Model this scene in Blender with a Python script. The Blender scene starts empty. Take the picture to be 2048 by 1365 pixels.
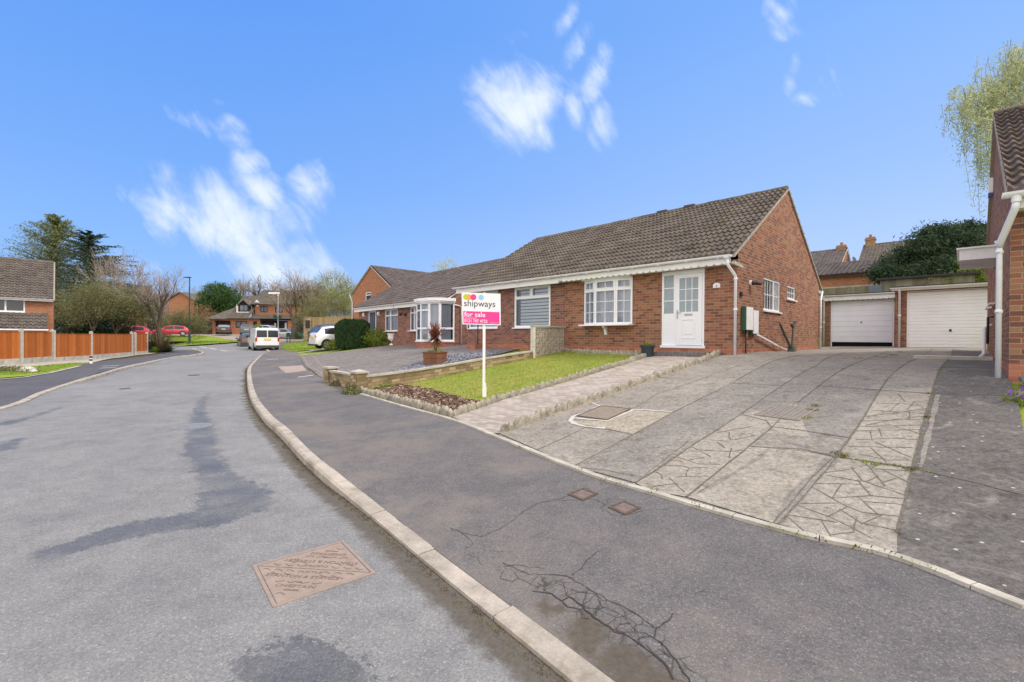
import bpy, bmesh, math, random
import numpy as np
from math import sin, cos, pi, radians as rad, sqrt, atan2, hypot
from mathutils import Vector, Matrix
random.seed(7)
SC = bpy.context.scene
COL = SC.collection
# ---------------------------------------------------------------- camera
FPX = 905.0; EYE = 1.6
_up = np.array([.00608, 1, .00564]); _up /= np.linalg.norm(_up)
_f = np.array([0, 0, -1.0]); _fw = _f - _up*_up.dot(_f); _fw /= np.linalg.norm(_fw)
_rt = np.cross(_fw, _up)
CM = np.array([_rt, _fw, _up])
def ray(x, y): return CM @ np.array([(x-1024)/FPX, (682.5-y)/FPX, -1])
def at(x, y, Y):
    d = ray(x, y); return np.array([0, 0, EYE]) + d*(Y/d[1])
cam = bpy.data.cameras.new('camera'); co = bpy.data.objects.new('camera', cam); COL.objects.link(co)
cam.sensor_width = 36; cam.lens = FPX/2048*36; cam.clip_start = .05; cam.clip_end = 4000
m4 = Matrix.Identity(4)
for i in range(3):
    for j in range(3): m4[i][j] = CM[i][j]
m4[2][3] = EYE
co.matrix_world = m4
SC.camera = co
# ---------------------------------------------------------------- terrain
def lerp(a, b, t): return a+(b-a)*t
RX = [-50, 0, 6, 20, 36, 45, 55, 65, 75, 100, 400]
RZ = [0, 0, 0, .2, .5, .75, 1.15, 1.7, 2.1, 2.4, 3.0]
def R(x, y):
    v = [np.interp(y+o, RX, RZ) for o in (-3, -1.5, 0, 1.5, 3)]
    return float(sum(v)/5)
def solve(px, py, fn, dz=0.):
    d = ray(px, py); p = 1.2; prev = None
    O = np.array([0, 0, EYE])
    while p < 260:
        t = p/d[1]; q = O+d*t
        g = q[2]-fn(q[0], q[1])-dz
        if g < 0:
            if prev is None: return q
            a, b = prev, p
            for _ in range(26):
                c = (a+b)/2; q = O+d*(c/d[1])
                if q[2]-fn(q[0], q[1])-dz < 0: b = c
                else: a = c
            return q
        prev = p; p *= 1.03
    return O+d*(60/d[1])
def gr(px, py, dz=0.): return solve(px, py, R, dz)
# anchors of the plots' surface
KERB_R = [(496,735,.1),(494,755,.1),(500,790,.1),(525,830,.1),(560,862,.1),(600,905,.1),(650,950,.095),(690,985,.06),(760,1045,.03),(850,1120,.03),(980,1225,.03),(1140,1355,.03)]
BACK_R = [(598,712,.14),(612,735,.14),(640,755,.14),(710,785,.15),(800,808,.17),(905,838,.19),(990,872,.19),(1155,940,.18),(1300,985,.17),(1560,1060,.16),(1780,1112,.16),(2048,1215,.16)]
KERB_L = [(0,818,.03),(90,785,.03),(150,765,.03),(178,756,.1),(250,735,.1),(310,722,.1),(330,718,.04),(360,713,.04),(385,710,.1),(408,706,.1)]
A = []
for x, y, k in KERB_R[1:]+BACK_R+KERB_L:
    p = gr(x, y, k); A.append((p[0], p[1], p[2]))
A += [(5.58,11.2,1.22),(8.7,14.3,1.24),(11.9,17.5,1.26),(13.93,16,1.36),(15.5,18.4,1.36),(14,19.9,1.33),(9.3,11.4,1.22),(6.93,6.3,1.07),(9.5,8.9,1.18),(12,11.4,1.3),
      (16,13,1.4),(20,20,1.5),(14,26,1.5),(1.9,15,1.19),(-1.83,18.6,1.17),(-3.1,23.6,1.18),(-5.3,26.1,1.18),(-11,32.5,1.13),(-9.8,37,1.3),(-14.8,42,1.3),(0,33,1.4),(10,40,1.8),
      (4.8,11.0,1.15),(3,12.8,1.13),(-2.4,17.4,1.08),(-13.2,31.2,.76),(-16.5,38,.72),(-20,44,.95),(-24,49,1.12),(-6,50,1.4),
      (.9,1.3,.03),(1.6,.4,.03),(2.4,-.8,.03),(4.5,-5,.03),(3.3,1.2,.16),(4.1,-.8,.16),(6.4,-4,.16),(8.5,1.2,.95),(10,-5,1.0),(11,5,1.25),
      (-22,20.6,.42),(-20.3,18.7,.40),(-24,24,.44),(-18.5,26,.4),(-28,22,.5),(-36,34,.7),(-30,10,.4),(-22,5,.15),(-14,2,.1),(-13,-6,.1),(-28,-6,.3),(-26,40,.68),(-34,40,.8),(-46,46,1.1)]
for x_, y_ in ((-60,55),(-40,55),(-32,45),(-40,65),(-30,66),(-20,62),(-30,75),(-60,75),(0,62),(20,62),(30,40),(45,20),(40,0),(40,-20),(-50,-20),(-50,20),(0,-20),(-50,75),(50,75),(15,75)):
    A.append((x_, y_, R(x_, y_)+(.12 if x_ < 0 else .35 if y_ > 45 else 1.3 if y_ > 10 else .9)))
A = np.array(A)
def _U(r2): return np.where(r2 < 1e-12, 0, .5*r2*np.log(np.maximum(r2, 1e-12)))
n_ = len(A); S_ = 10.
XY = A[:, :2]/S_
K = _U(((XY[:, None]-XY[None])**2).sum(-1)) + np.eye(n_)*1e-3
Q = np.c_[np.ones(n_), XY]
LHS = np.block([[K, Q], [Q.T, np.zeros((3, 3))]])
W_ = np.linalg.solve(LHS, np.r_[A[:, 2], 0, 0, 0])
def P(x, y):
    x = min(max(x, -58), 48)/S_; y = min(max(y, -18), 74)/S_
    r2 = (XY[:, 0]-x)**2+(XY[:, 1]-y)**2
    return float(_U(r2) @ W_[:n_] + W_[n_]+W_[n_+1]*x+W_[n_+2]*y)
def gp(px, py, dz=0.): return solve(px, py, P, dz)
# ---------------------------------------------------------------- mesh builder
class MB:
    def __init__(s): s.v = []; s.f = []; s.m = []; s.t = []; s.uv = {}
    def add(s, vs, fs, m=0, tone=0.):
        o = len(s.v); s.v.extend([tuple(map(float, q)) for q in vs])
        for f in fs: s.f.append(tuple(i+o for i in f)); s.m.append(m); s.t.append(tone)
        return s
    def quad(s, a, b, c, d, m=0): return s.add([a, b, c, d], [(0, 1, 2, 3)], m)
    def box(s, x0, x1, y0, y1, z0, z1, m=0, tone=0.):
        return s.add([(x0,y0,z0),(x1,y0,z0),(x1,y1,z0),(x0,y1,z0),(x0,y0,z1),(x1,y0,z1),(x1,y1,z1),(x0,y1,z1)],
                     [(0,3,2,1),(4,5,6,7),(0,1,5,4),(1,2,6,5),(2,3,7,6),(3,0,4,7)], m, tone)
    def fbox(s, O, D, a0, a1, n0, n1, z0, z1, m=0, zl=0.):
        """box along 2D direction D from O; normal N is D turned clockwise (outward to -y for D=+x)"""
        N = (D[1], -D[0]); q = []
        for z in (0, 1):
            for a, n in ((a0,n0),(a1,n0),(a1,n1),(a0,n1)):
                zz = (z0 if z == 0 else z1)+zl*(a-a0)
                q.append((O[0]+D[0]*a+N[0]*n, O[1]+D[1]*a+N[1]*n, zz))
        return s.add(q, [(0,1,2,3),(7,6,5,4),(0,4,5,1),(1,5,6,2),(2,6,7,3),(3,7,4,0)], m)
    def tube(s, pts, r, n=8, m=0, cap=True, half=False):
        pts = [Vector(p) for p in pts]; rs = r if isinstance(r, (list, tuple)) else [r]*len(pts)
        up = None; rings = []
        for i, p in enumerate(pts):
            d = (pts[min(i+1, len(pts)-1)]-pts[max(i-1, 0)]).normalized()
            if up is None: up = Vector((0, 0, 1)) if abs(d.z) < .9 else Vector((1, 0, 0))
            a = d.cross(up)
            if a.length < 1e-5: a = d.orthogonal()
            a.normalize(); b = a.cross(d).normalized(); up = b
            rings.append([p+a*(rs[i]*cos(2*pi*k/n))+b*(rs[i]*sin(2*pi*k/n)) for k in range(n)])
        o = len(s.v)
        for rg in rings: s.v.extend([tuple(q) for q in rg])
        for i in range(len(pts)-1):
            for k in range(n):
                s.f.append((o+i*n+k, o+i*n+(k+1) % n, o+(i+1)*n+(k+1) % n, o+(i+1)*n+k)); s.m.append(m); s.t.append(0.)
        if cap:
            s.f.append(tuple(o+k for k in range(n))[::-1]); s.m.append(m); s.t.append(0.)
            s.f.append(tuple(o+(len(pts)-1)*n+k for k in range(n))); s.m.append(m); s.t.append(0.)
        return s
    def lathe(s, cx, cy, prof, n=24, m=0, cap=True):
        o = len(s.v)
        for r, z in prof:
            for k in range(n): s.v.append((cx+r*cos(2*pi*k/n), cy+r*sin(2*pi*k/n), z))
        for i in range(len(prof)-1):
            for k in range(n):
                s.f.append((o+i*n+k, o+i*n+(k+1) % n, o+(i+1)*n+(k+1) % n, o+(i+1)*n+k)); s.m.append(m); s.t.append(0.)
        if cap:
            s.f.append(tuple(o+k for k in range(n))[::-1]); s.m.append(m); s.t.append(0.)
            s.f.append(tuple(o+(len(prof)-1)*n+k for k in range(n))); s.m.append(m); s.t.append(0.)
        return s
    def prism(s, poly, O, D, n0, n1, m=0):
        """poly of (a,z) extruded from n0 to n1 along the outward normal of D"""
        N = (D[1], -D[0]); k = len(poly)
        q = [(O[0]+D[0]*a+N[0]*n, O[1]+D[1]*a+N[1]*n, z) for n in (n0, n1) for a, z in poly]
        fs = [tuple(range(k))[::-1], tuple(range(k, 2*k))]+[(i, (i+1) % k, k+(i+1) % k, k+i) for i in range(k)]
        return s.add(q, fs, m)
    def build(s, name, mats, parent=None, loc=None, rz=0., smooth=False, bevel=0.):
        me = bpy.data.meshes.new(name)
        me.from_pydata(s.v, [], s.f)
        if not isinstance(mats, (list, tuple)): mats = [mats]
        for mt in mats: me.materials.append(mt)
        nf = len(s.f)
        if nf:
            me.polygons.foreach_set('material_index', s.m)
            if smooth: me.polygons.foreach_set('use_smooth', [True]*nf)
            nl = len(me.loops)
            # box-projected UVs in metres
            vi = np.empty(nl, np.int32); me.loops.foreach_get('vertex_index', vi)
            nor = np.empty(nf*3, np.float32); me.polygons.foreach_get('normal', nor); nor = np.abs(nor.reshape(-1, 3))
            lt = np.empty(nf, np.int32); me.polygons.foreach_get('loop_total', lt)
            pn = np.repeat(nor, lt, axis=0); V = np.array(s.v, np.float32)[vi]
            top = (pn[:, 2] > .75); sx = (pn[:, 0] > pn[:, 1]) & ~top
            U = np.where(sx, V[:, 1], V[:, 0]); W = np.where(top, V[:, 1], V[:, 2])
            ul = me.uv_layers.new(name='UVMap'); ul.data.foreach_set('uv', np.c_[U, W].astype(np.float32).ravel())
            if any(s.t):
                at_ = me.attributes.new('tone', 'FLOAT', 'FACE'); at_.data.foreach_set('value', np.array(s.t, np.float32))
        me.update()
        o = bpy.data.objects.new(name, me); COL.objects.link(o)
        if parent is not None: o.parent = parent
        if loc is not None: o.location = loc
        o.rotation_euler[2] = rz
        if bevel:
            b = o.modifiers.new('b', 'BEVEL'); b.width = bevel; b.segments = 2; b.limit_method = 'ANGLE'
        return o
def tag(o, label=None, cat=None, group=None, kind=None):
    if label: o['label'] = label
    if cat: o['category'] = cat
    if group: o['group'] = group
    if kind: o['kind'] = kind
    return o
def thing(name, label, cat, loc=(0,0,0), rz=0., group=None):
    o = bpy.data.objects.new(name, None); COL.objects.link(o); o.location = loc; o.rotation_euler[2] = rz
    o.empty_display_size = .3
    return tag(o, label, cat, group)
def copy_tree(o, parent=None):
    c = o.copy(); COL.objects.link(c)
    if parent is not None: c.parent = parent
    for ch in list(o.children): copy_tree(ch, c)
    return c
def drape(mb, poly, fn, step, dz=0., m=0, tone=0.):
    """fill a 2D polygon and cut it on a grid so that it follows the ground function"""
    bm = bmesh.new()
    vs = [bm.verts.new((p[0], p[1], 0)) for p in poly]
    bm.faces.new(vs)
    bmesh.ops.triangulate(bm, faces=bm.faces[:])
    xs = [p[0] for p in poly]; ys = [p[1] for p in poly]
    for ax, lo, hi in ((0, min(xs), max(xs)), (1, min(ys), max(ys))):
        k = math.floor(lo/step)+1
        while k*step < hi:
            c = [0, 0, 0]; c[ax] = k*step; nn = [0, 0, 0]; nn[ax] = 1
            bmesh.ops.bisect_plane(bm, geom=bm.verts[:]+bm.edges[:]+bm.faces[:], plane_co=c, plane_no=nn, dist=1e-5)
            k += 1
    o = len(mb.v); bm.verts.index_update()
    for v in bm.verts: mb.v.append((v.co.x, v.co.y, fn(v.co.x, v.co.y)+dz))
    for f in bm.faces:
        f.normal_update(); ids = [o+v.index for v in f.verts]
        if f.normal.z < 0: ids = ids[::-1]
        mb.f.append(tuple(ids)); mb.m.append(m); mb.t.append(tone)
    bm.free(); return mb
def resample(pts, step):
    pts = [np.array(p[:2], float) for p in pts]; out = [pts[0]]
    for a, b in zip(pts, pts[1:]):
        L = np.linalg.norm(b-a); n = max(1, int(round(L/step)))
        for i in range(1, n+1): out.append(a+(b-a)*i/n)
    return out
def smooth_line(pts, n=8):
    """Catmull-Rom through 2D points"""
    p = [np.array(q, float) for q in pts]; p = [2*p[0]-p[1]]+p+[2*p[-1]-p[-2]]; out = []
    for i in range(1, len(p)-2):
        for k in range(n):
            t = k/n
            out.append(.5*((2*p[i])+(-p[i-1]+p[i+1])*t+(2*p[i-1]-5*p[i]+4*p[i+1]-p[i+2])*t*t+(-p[i-1]+3*p[i]-3*p[i+1]+p[i+2])*t**3))
    out.append(p[-2]); return out
def offset_line(pts, d):
    """offset to the right of travel by d (list or number)"""
    out = []
    for i, p in enumerate(pts):
        a = pts[max(i-1, 0)]; b = pts[min(i+1, len(pts)-1)]; t = (b-a)[:2]; t = t/np.linalg.norm(t)
        dd = d[i] if isinstance(d, (list, tuple)) else d
        out.append(np.array([p[0]+t[1]*dd, p[1]-t[0]*dd]))
    return out
def ribbon(mb, pts, w, fn, dz, m=0, step=.12, jag=0., tone=0., seed=0):
    rn = random.Random(seed+len(pts)); pts = resample(pts, step)
    c = [np.array([p[0]+rn.uniform(-jag, jag), p[1]+rn.uniform(-jag, jag)]) for p in pts]
    ws = [w/2*rn.uniform(.5, 1.5) if jag else w/2 for _ in c]
    L = offset_line(c, [-k for k in ws]); Rr = offset_line(c, ws); o = len(mb.v)
    for a, b in zip(L, Rr):
        mb.v.append((a[0], a[1], fn(a[0], a[1])+dz)); mb.v.append((b[0], b[1], fn(b[0], b[1])+dz))
    for i in range(len(c)-1):
        mb.f.append((o+2*i, o+2*i+1, o+2*i+3, o+2*i+2)); mb.m.append(m); mb.t.append(tone)
def text_mesh(txt, size, name='lettering', extrude=.001, bold=0., shear=0., sx=1.):
    cu = bpy.data.curves.new(name, 'FONT'); cu.body = txt; cu.size = size; cu.extrude = extrude; cu.offset = bold; cu.shear = shear
    cu.resolution_u = 3
    t = bpy.data.objects.new(name, cu); COL.objects.link(t)
    dg = bpy.context.evaluated_depsgraph_get(); me = bpy.data.meshes.new_from_object(t.evaluated_get(dg))
    vs = [(v.co.x*sx, v.co.y, v.co.z) for v in me.vertices]; fs = [tuple(p.vertices) for p in me.polygons]
    bpy.data.objects.remove(t); bpy.data.curves.remove(cu); bpy.data.meshes.remove(me)
    return vs, fs
# ---------------------------------------------------------------- materials
MATS = {}
class NT:
    def __init__(s, name):
        s.m = bpy.data.materials.new(name); s.m.use_nodes = True; s.t = s.m.node_tree; s.t.nodes.clear()
        s.o = s.n('ShaderNodeOutputMaterial'); s.b = s.n('ShaderNodeBsdfPrincipled')
        s.t.links.new(s.b.outputs[0], s.o.inputs[0])
    def n(s, ty, **k):
        x = s.t.nodes.new(ty)
        for a, v in k.items(): setattr(x, a, v)
        return x
    def L(s, a, b): s.t.links.new(a, b)
    def setin(s, node, key, v):
        i = node.inputs[key]
        if hasattr(v, 'links') or hasattr(v, 'is_linked'): s.L(v, i)
        else: i.default_value = v
    def math(s, op, a, b=0., c=0., clamp=False):
        x = s.n('ShaderNodeMath', operation=op, use_clamp=clamp)
        for i, v in enumerate((a, b, c)): s.setin(x, i, v)
        return x.outputs[0]
    def vmath(s, op, a, b=(0, 0, 0)):
        x = s.n('ShaderNodeVectorMath', operation=op); s.setin(x, 0, a)
        if op == 'SCALE': s.setin(x, 3, b)
        else: s.setin(x, 1, b)
        return x.outputs[0]
    def coord(s, kind='Object'): return s.n('ShaderNodeTexCoord').outputs[kind]
    def sep(s, v):
        x = s.n('ShaderNodeSeparateXYZ'); s.L(v, x.inputs[0]); return x.outputs
    def comb(s, a, b, c=0.):
        x = s.n('ShaderNodeCombineXYZ')
        for i, v in enumerate((a, b, c)): s.setin(x, i, v)
        return x.outputs[0]
    def noise(s, v, scale, detail=3., rough=.55, dist=0.):
        x = s.n('ShaderNodeTexNoise'); s.L(v, x.inputs['Vector']); x.inputs['Scale'].default_value = scale
        x.inputs['Detail'].default_value = detail; x.inputs['Roughness'].default_value = rough; x.inputs['Distortion'].default_value = dist
        return x.outputs['Fac']
    def vor(s, v, scale, feat='F1', rnd=1.):
        x = s.n('ShaderNodeTexVoronoi', feature=feat); s.L(v, x.inputs['Vector']); x.inputs['Scale'].default_value = scale
        x.inputs['Randomness'].default_value = rnd; return x.outputs
    def white(s, v):
        x = s.n('ShaderNodeTexWhiteNoise', noise_dimensions='3D'); s.L(v, x.inputs['Vector']); return x.outputs
    def ramp(s, f, stops, interp='LINEAR'):
        x = s.n('ShaderNodeValToRGB'); s.setin(x, 0, f); r = x.color_ramp; r.interpolation = interp
        while len(r.elements) > 1: r.elements.remove(r.elements[0])
        for i, (p, c) in enumerate(stops):
            e = r.elements[0] if i == 0 else r.elements.new(p)
            e.position = p; e.color = (c if isinstance(c, (tuple, list)) else (c, c, c))[:3]+(1,) if isinstance(c, tuple) else (c, c, c, 1)
        return x.outputs[0]
    def mix(s, f, a, b, mode='MIX'):
        x = s.n('ShaderNodeMix', data_type='RGBA', blend_type=mode); s.setin(x, 0, f)
        for i, v in ((6, a), (7, b)):
            if isinstance(v, tuple): x.inputs[i].default_value = v[:3]+(1,)
            else: s.L(v, x.inputs[i])
        return x.outputs[2]
    def mr(s, v, a, b, c=0., d=1.):
        x = s.n('ShaderNodeMapRange', interpolation_type='SMOOTHSTEP'); s.setin(x, 0, v)
        for i, q in enumerate((a, b, c, d)): x.inputs[i+1].default_value = q
        return x.outputs[0]
    def bump(s, h, st=.5, dist=.01):
        x = s.n('ShaderNodeBump'); x.inputs['Strength'].default_value = st; x.inputs['Distance'].default_value = dist
        s.L(h, x.inputs['Height']); s.L(x.outputs[0], s.b.inputs['Normal'])
    def attr(s, name):
        x = s.n('ShaderNodeAttribute'); x.attribute_name = name; return x.outputs['Fac']
    def fin(s, col, rough=.8, spec=.3, metal=0.):
        s.setin(s.b, 'Base Color', col+(1,) if isinstance(col, tuple) and len(col) == 3 else col)
        s.setin(s.b, 'Roughness', rough); s.setin(s.b, 'Specular IOR Level', spec); s.setin(s.b, 'Metallic', metal)
        MATS[s.m.name] = s.m; return s.m
def plain(name, c, rough=.5, spec=.4, metal=0., var=.12, scale=6., grime=None):
    k = NT(name); v = k.coord(); n1 = k.noise(v, scale, 4); n2 = k.noise(v, scale*12, 2)
    f = k.math('ADD', k.math('MULTIPLY', n1, .7), k.math('MULTIPLY', n2, .3))
    lo = tuple(x*(1-var) for x in c); hi = tuple(min(1, x*(1+var)) for x in c)
    col = k.ramp(f, [(.3, lo), (.7, hi)])
    if grime: col = k.mix(k.mr(k.noise(v, scale*.6, 5, .65), .5, .75, 0, grime[1]), col, grime[0])
    return k.fin(col, rough, spec, metal)
def brick(name, cols, mortar, var=.2, stain=None, bl=.225, bh=.075, mw=.009):
    k = NT(name); uv = k.coord('UV'); X, Y, _ = k.sep(uv)
    row = k.math('FLOOR', k.math('DIVIDE', Y, bh))
    xs = k.math('ADD', k.math('DIVIDE', X, bl), k.math('MULTIPLY', k.math('MODULO', k.math('ABSOLUTE', row), 2.), .5))
    colm = k.math('FLOOR', xs); fx = k.math('FRACT', xs); fy = k.math('FRACT', k.math('DIVIDE', Y, bh))
    dx = k.math('MULTIPLY', k.math('MINIMUM', fx, k.math('SUBTRACT', 1., fx)), bl)
    dy = k.math('MULTIPLY', k.math('MINIMUM', fy, k.math('SUBTRACT', 1., fy)), bh)
    wob = k.math('MULTIPLY', k.math('SUBTRACT', k.noise(uv, 60, 2), .5), .004)
    d = k.math('ADD', k.math('MINIMUM', dx, dy), wob)
    mort = k.mr(d, mw*.35, mw*.8, 1., 0.)
    wn = k.white(k.comb(colm, row, 3.))[0]
    n = len(cols); bc = k.ramp(wn, [(i/n, c) for i, c in enumerate(cols)], 'CONSTANT')
    wn2 = k.white(k.comb(row, colm, 9.))[0]
    big = k.noise(uv, .7, 3); fine = k.noise(uv, 35, 4, .7)
    val = k.math('ADD', k.math('MULTIPLY', wn2, var*.6), k.math('ADD', k.math('MULTIPLY', fine, var*1.3), k.math('MULTIPLY', big, var)))
    val = k.math('ADD', val, 1-var*1.4)
    bc = k.mix(1., bc, k.comb(val, val, val), 'MULTIPLY')
    col = k.mix(k.math('MULTIPLY', mort, .88), bc, mortar)
    if stain: col = k.mix(k.mr(k.noise(uv, 1.1, 5, .65), .5, .72, 0, stain[1]), col, stain[0])
    k.bump(k.math('ADD', k.math('SUBTRACT', 1., mort), k.math('MULTIPLY', fine, .3)), .5, .006)
    return k.fin(col, .88, .2)
mBrick = brick('brick', [(.26,.105,.065),(.31,.135,.08),(.18,.085,.062),(.33,.155,.09),(.17,.08,.062),(.28,.12,.072),(.24,.1,.065),(.3,.165,.095)], (.41,.3,.21), stain=((.3,.22,.14), .35))
mBrickB = brick('brick_wall_purple', [(.27,.12,.085),(.2,.09,.075),(.3,.135,.095),(.14,.075,.07),(.24,.105,.08)], (.4,.3,.23))
mPlinth = brick('brick_plinth', [(.38,.15,.095),(.43,.175,.11),(.33,.13,.085)], (.46,.26,.17))
mBrickO = brick('brick_orange', [(.38,.165,.09),(.43,.19,.1),(.33,.14,.085),(.36,.17,.1)], (.46,.25,.15))
mStoneBrick = brick('brick_sandstone', [(.36,.27,.15),(.42,.32,.19),(.3,.22,.13),(.24,.2,.14)], (.3,.24,.17), bl=.3, bh=.1, stain=((.1,.11,.05), .6))
mScreen = plain('concrete_screen', (.47,.43,.35), .9, .15, var=.25, scale=5, grime=((.12,.13,.08), .5))
def tile_mat(name, c1, c2, moss=.3, mosscol=(.2,.19,.06)):
    k = NT(name); uv = k.coord('UV'); v = k.coord()
    X, Y, Z = k.sep(v)
    cell = k.comb(k.math('FLOOR', k.math('DIVIDE', X, .3)), k.math('FLOOR', k.math('DIVIDE', Y, .27)), 1.)
    wn = k.white(cell)[0]; n1 = k.noise(v, 1.3, 4, .6); n2 = k.noise(v, 22, 4, .7)
    f = k.math('ADD', k.math('MULTIPLY', wn, .2), k.math('ADD', k.math('MULTIPLY', n1, .45), k.math('MULTIPLY', n2, .35)))
    col = k.ramp(f, [(.3, c1), (.75, c2)])
    ms = k.math('ADD', k.noise(v, 2.4, 5, .7), k.math('MULTIPLY', k.noise(v, 18, 2), .25))
    col = k.mix(k.mr(ms, .66, .82, 0, moss), col, mosscol)
    lic = k.vor(v, 9.)[0]
    col = k.mix(k.mr(lic, .05, .09, .5, 0), col, (.42,.42,.38))
    k.bump(n2, .35, .01); return k.fin(col, .95, .15)
mTile = tile_mat('roof_tile_brown', (.07,.059,.053), (.19,.163,.143), .35)
mTileR = tile_mat('roof_tile_dark', (.075,.06,.055), (.2,.155,.14), .5, (.16,.15,.05))
mTileL = tile_mat('roof_tile_left', (.085,.07,.064), (.2,.17,.15), .35)
mTileFar = tile_mat('roof_tile_far', (.09,.08,.072), (.19,.165,.145), .5, (.2,.18,.06))
mTileSlate = tile_mat('roof_tile_grey', (.085,.072,.072), (.19,.165,.165), .2)
mMortar = plain('verge_mortar', (.4,.36,.3), .9, .15, var=.25)
mUPVC = plain('white_upvc', (.86,.87,.89), .32, .45, var=.04, scale=2.)
mWhite = plain('white_paint', (.85,.84,.83), .5, .35, var=.06, scale=3, grime=((.55,.5,.42), .4))
mPipe = plain('white_plastic_pipe', (.82,.82,.85), .35, .45, var=.06, scale=5, grime=((.55,.52,.46), .35))
mBlack = plain('black_plastic', (.025,.025,.028), .5, .4)
mDark = plain('dark_void', (.012,.012,.014), .8, .1)
mGreenP = plain('green_plastic', (.03,.1,.06), .55, .35)
mKerb = plain('kerb_concrete', (.4,.355,.3), .9, .2, var=.35, scale=4.5, grime=((.17,.14,.1), .7))
mConc = plain('pale_concrete', (.45,.42,.36), .92, .18, var=.28, scale=4., grime=((.2,.19,.13), .5))
mEdge = plain('rope_edging_stone', (.34,.31,.25), .95, .15, var=.42, scale=9., grime=((.09,.085,.06), .75))
mSteel = plain('galvanised_steel', (.42,.43,.44), .45, .5, .6, var=.15)
mRust = plain('rusted_iron', (.2,.15,.13), .75, .3, .25, var=.3, scale=14)
mCover = plain('cast_iron_cover', (.33,.255,.21), .72, .3, .1, var=.16, scale=10, grime=((.26,.2,.17), .5))
mGold = plain('brass', (.5,.35,.12), .3, .5, 1.)
mCurtain = plain('net_curtain', (.62,.64,.7), .9, .1, var=.05)
mBlind = plain('blind_grey', (.55,.6,.64), .7, .2, var=.05)
mFrost = plain('frosted_glass', (.3,.36,.4), .25, .5, var=.1)
def glass(name, tint=(.9,.95,1.), ior=1.5, mixf=None):
    k = NT(name); t = k.t; t.nodes.remove(k.b)
    tr = k.n('ShaderNodeBsdfTransparent'); tr.inputs[0].default_value = tint+(1,)
    gl = k.n('ShaderNodeBsdfGlossy'); gl.inputs['Roughness'].default_value = .02; gl.inputs[0].default_value = (1,1,1,1)
    fr = k.n('ShaderNodeFresnel'); fr.inputs[0].default_value = 1.55
    f = k.math('MULTIPLY_ADD', fr.outputs[0], 1.1, .02, clamp=True)
    mx = k.n('ShaderNodeMixShader'); k.L(f, mx.inputs[0]); k.L(tr.outputs[0], mx.inputs[1]); k.L(gl.outputs[0], mx.inputs[2])
    k.L(mx.outputs[0], k.o.inputs[0]); MATS[name] = k.m; return k.m
mGlass = glass('window_glass')
mGlassD = plain('dark_window_glass', (.035,.04,.045), .06, .8, var=.3, scale=1.5)
mGlassB = plain('pale_window_glass', (.16,.2,.24), .08, .8, var=.3, scale=1.5)
def wood(name, c1, c2, bw=.1, rough=.75):
    k = NT(name); uv = k.coord('UV'); X, Y, _ = k.sep(uv)
    q = k.math('DIVIDE', X, bw); b = k.math('FLOOR', q); fr = k.math('FRACT', q)
    wn = k.white(k.comb(b, 2., 5.))[0]
    g = k.noise(k.comb(k.math('MULTIPLY', X, 40.), k.math('MULTIPLY', Y, 3.), b), 1., 4, .6)
    f = k.math('ADD', k.math('MULTIPLY', wn, .35), k.math('MULTIPLY', g, .65))
    col = k.ramp(f, [(.25, c1), (.75, c2)])
    kn = k.vor(k.comb(k.math('MULTIPLY', X, 3.), k.math('MULTIPLY', Y, 2.2), 1.), 1.)[0]
    col = k.mix(k.mr(kn, .03, .09, .5, 0), col, (c1[0]*.4, c1[1]*.4, c1[2]*.4))
    return k.fin(col, rough, .2)
mFence = wood('orange_fence_wood', (.3,.08,.018), (.52,.165,.04))
mFenceOld = wood('old_fence_wood', (.3,.2,.1), (.5,.36,.2), .12)
mFenceGrey = wood('grey_fence_wood', (.13,.12,.08), (.27,.25,.18), .15)
mFenceBlk = wood('black_stained_wood', (.018,.016,.018), (.05,.045,.045), .12)
mPlanter = wood('planter_wood', (.17,.075,.04), (.27,.12,.07), .2, .6)
mPurple = plain('plum_door_paint', (.12,.03,.07), .4, .4)
mFlowerP = plain('purple_petals', (.3,.08,.6), .7, .2, var=.3, scale=30)
mBark = plain('tree_bark', (.115,.09,.07), .95, .1, var=.4, scale=7)
mBarkPale = plain('pale_tree_bark', (.27,.23,.19), .95, .1, var=.35, scale=7)
mTwig = plain('pale_twigs', (.34,.28,.22), .9, .1, var=.2)
mTwigP = plain('pinkish_twigs', (.33,.27,.23), .9, .1, var=.2)
mTwigG = plain('olive_twigs', (.2,.18,.09), .9, .1, var=.35)

def leaf(name, c1, c2, scale=3., trans=.25):
    k = NT(name); v = k.coord(); n1 = k.noise(v, scale, 3); w = k.n('ShaderNodeNewGeometry').outputs['Random Per Island']
    f = k.math('ADD', k.math('MULTIPLY', n1, .5), k.math('MULTIPLY', w, .5))
    col = k.ramp(f, [(.25, c1), (.75, c2)])
    k.fin(col, .6, .25)
    tl = k.n('ShaderNodeBsdfTranslucent'); k.L(col, tl.inputs[0])
    mx = k.n('ShaderNodeMixShader'); mx.inputs[0].default_value = trans
    k.L(k.b.outputs[0], mx.inputs[1]); k.L(tl.outputs[0], mx.inputs[2]); k.L(mx.outputs[0], k.o.inputs[0]); return k.m
mLfDark = leaf('dark_evergreen_leaf', (.022,.045,.02), (.075,.12,.055))
mLfLarch = leaf('larch_needle', (.1,.13,.05), (.27,.3,.13))
mLfCedar = leaf('cedar_needle', (.025,.05,.03), (.08,.12,.07))
mLfThuja = leaf('thuja_leaf', (.03,.08,.018), (.09,.17,.045))
mLfWillow = leaf('spring_willow_leaf', (.26,.3,.06), (.55,.55,.17), trans=.4)
mLfBirch = leaf('birch_leaf', (.34,.38,.17), (.7,.72,.44), trans=.45)
mLfHedge = leaf('hedge_leaf', (.018,.045,.016), (.05,.1,.035), 6)
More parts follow.
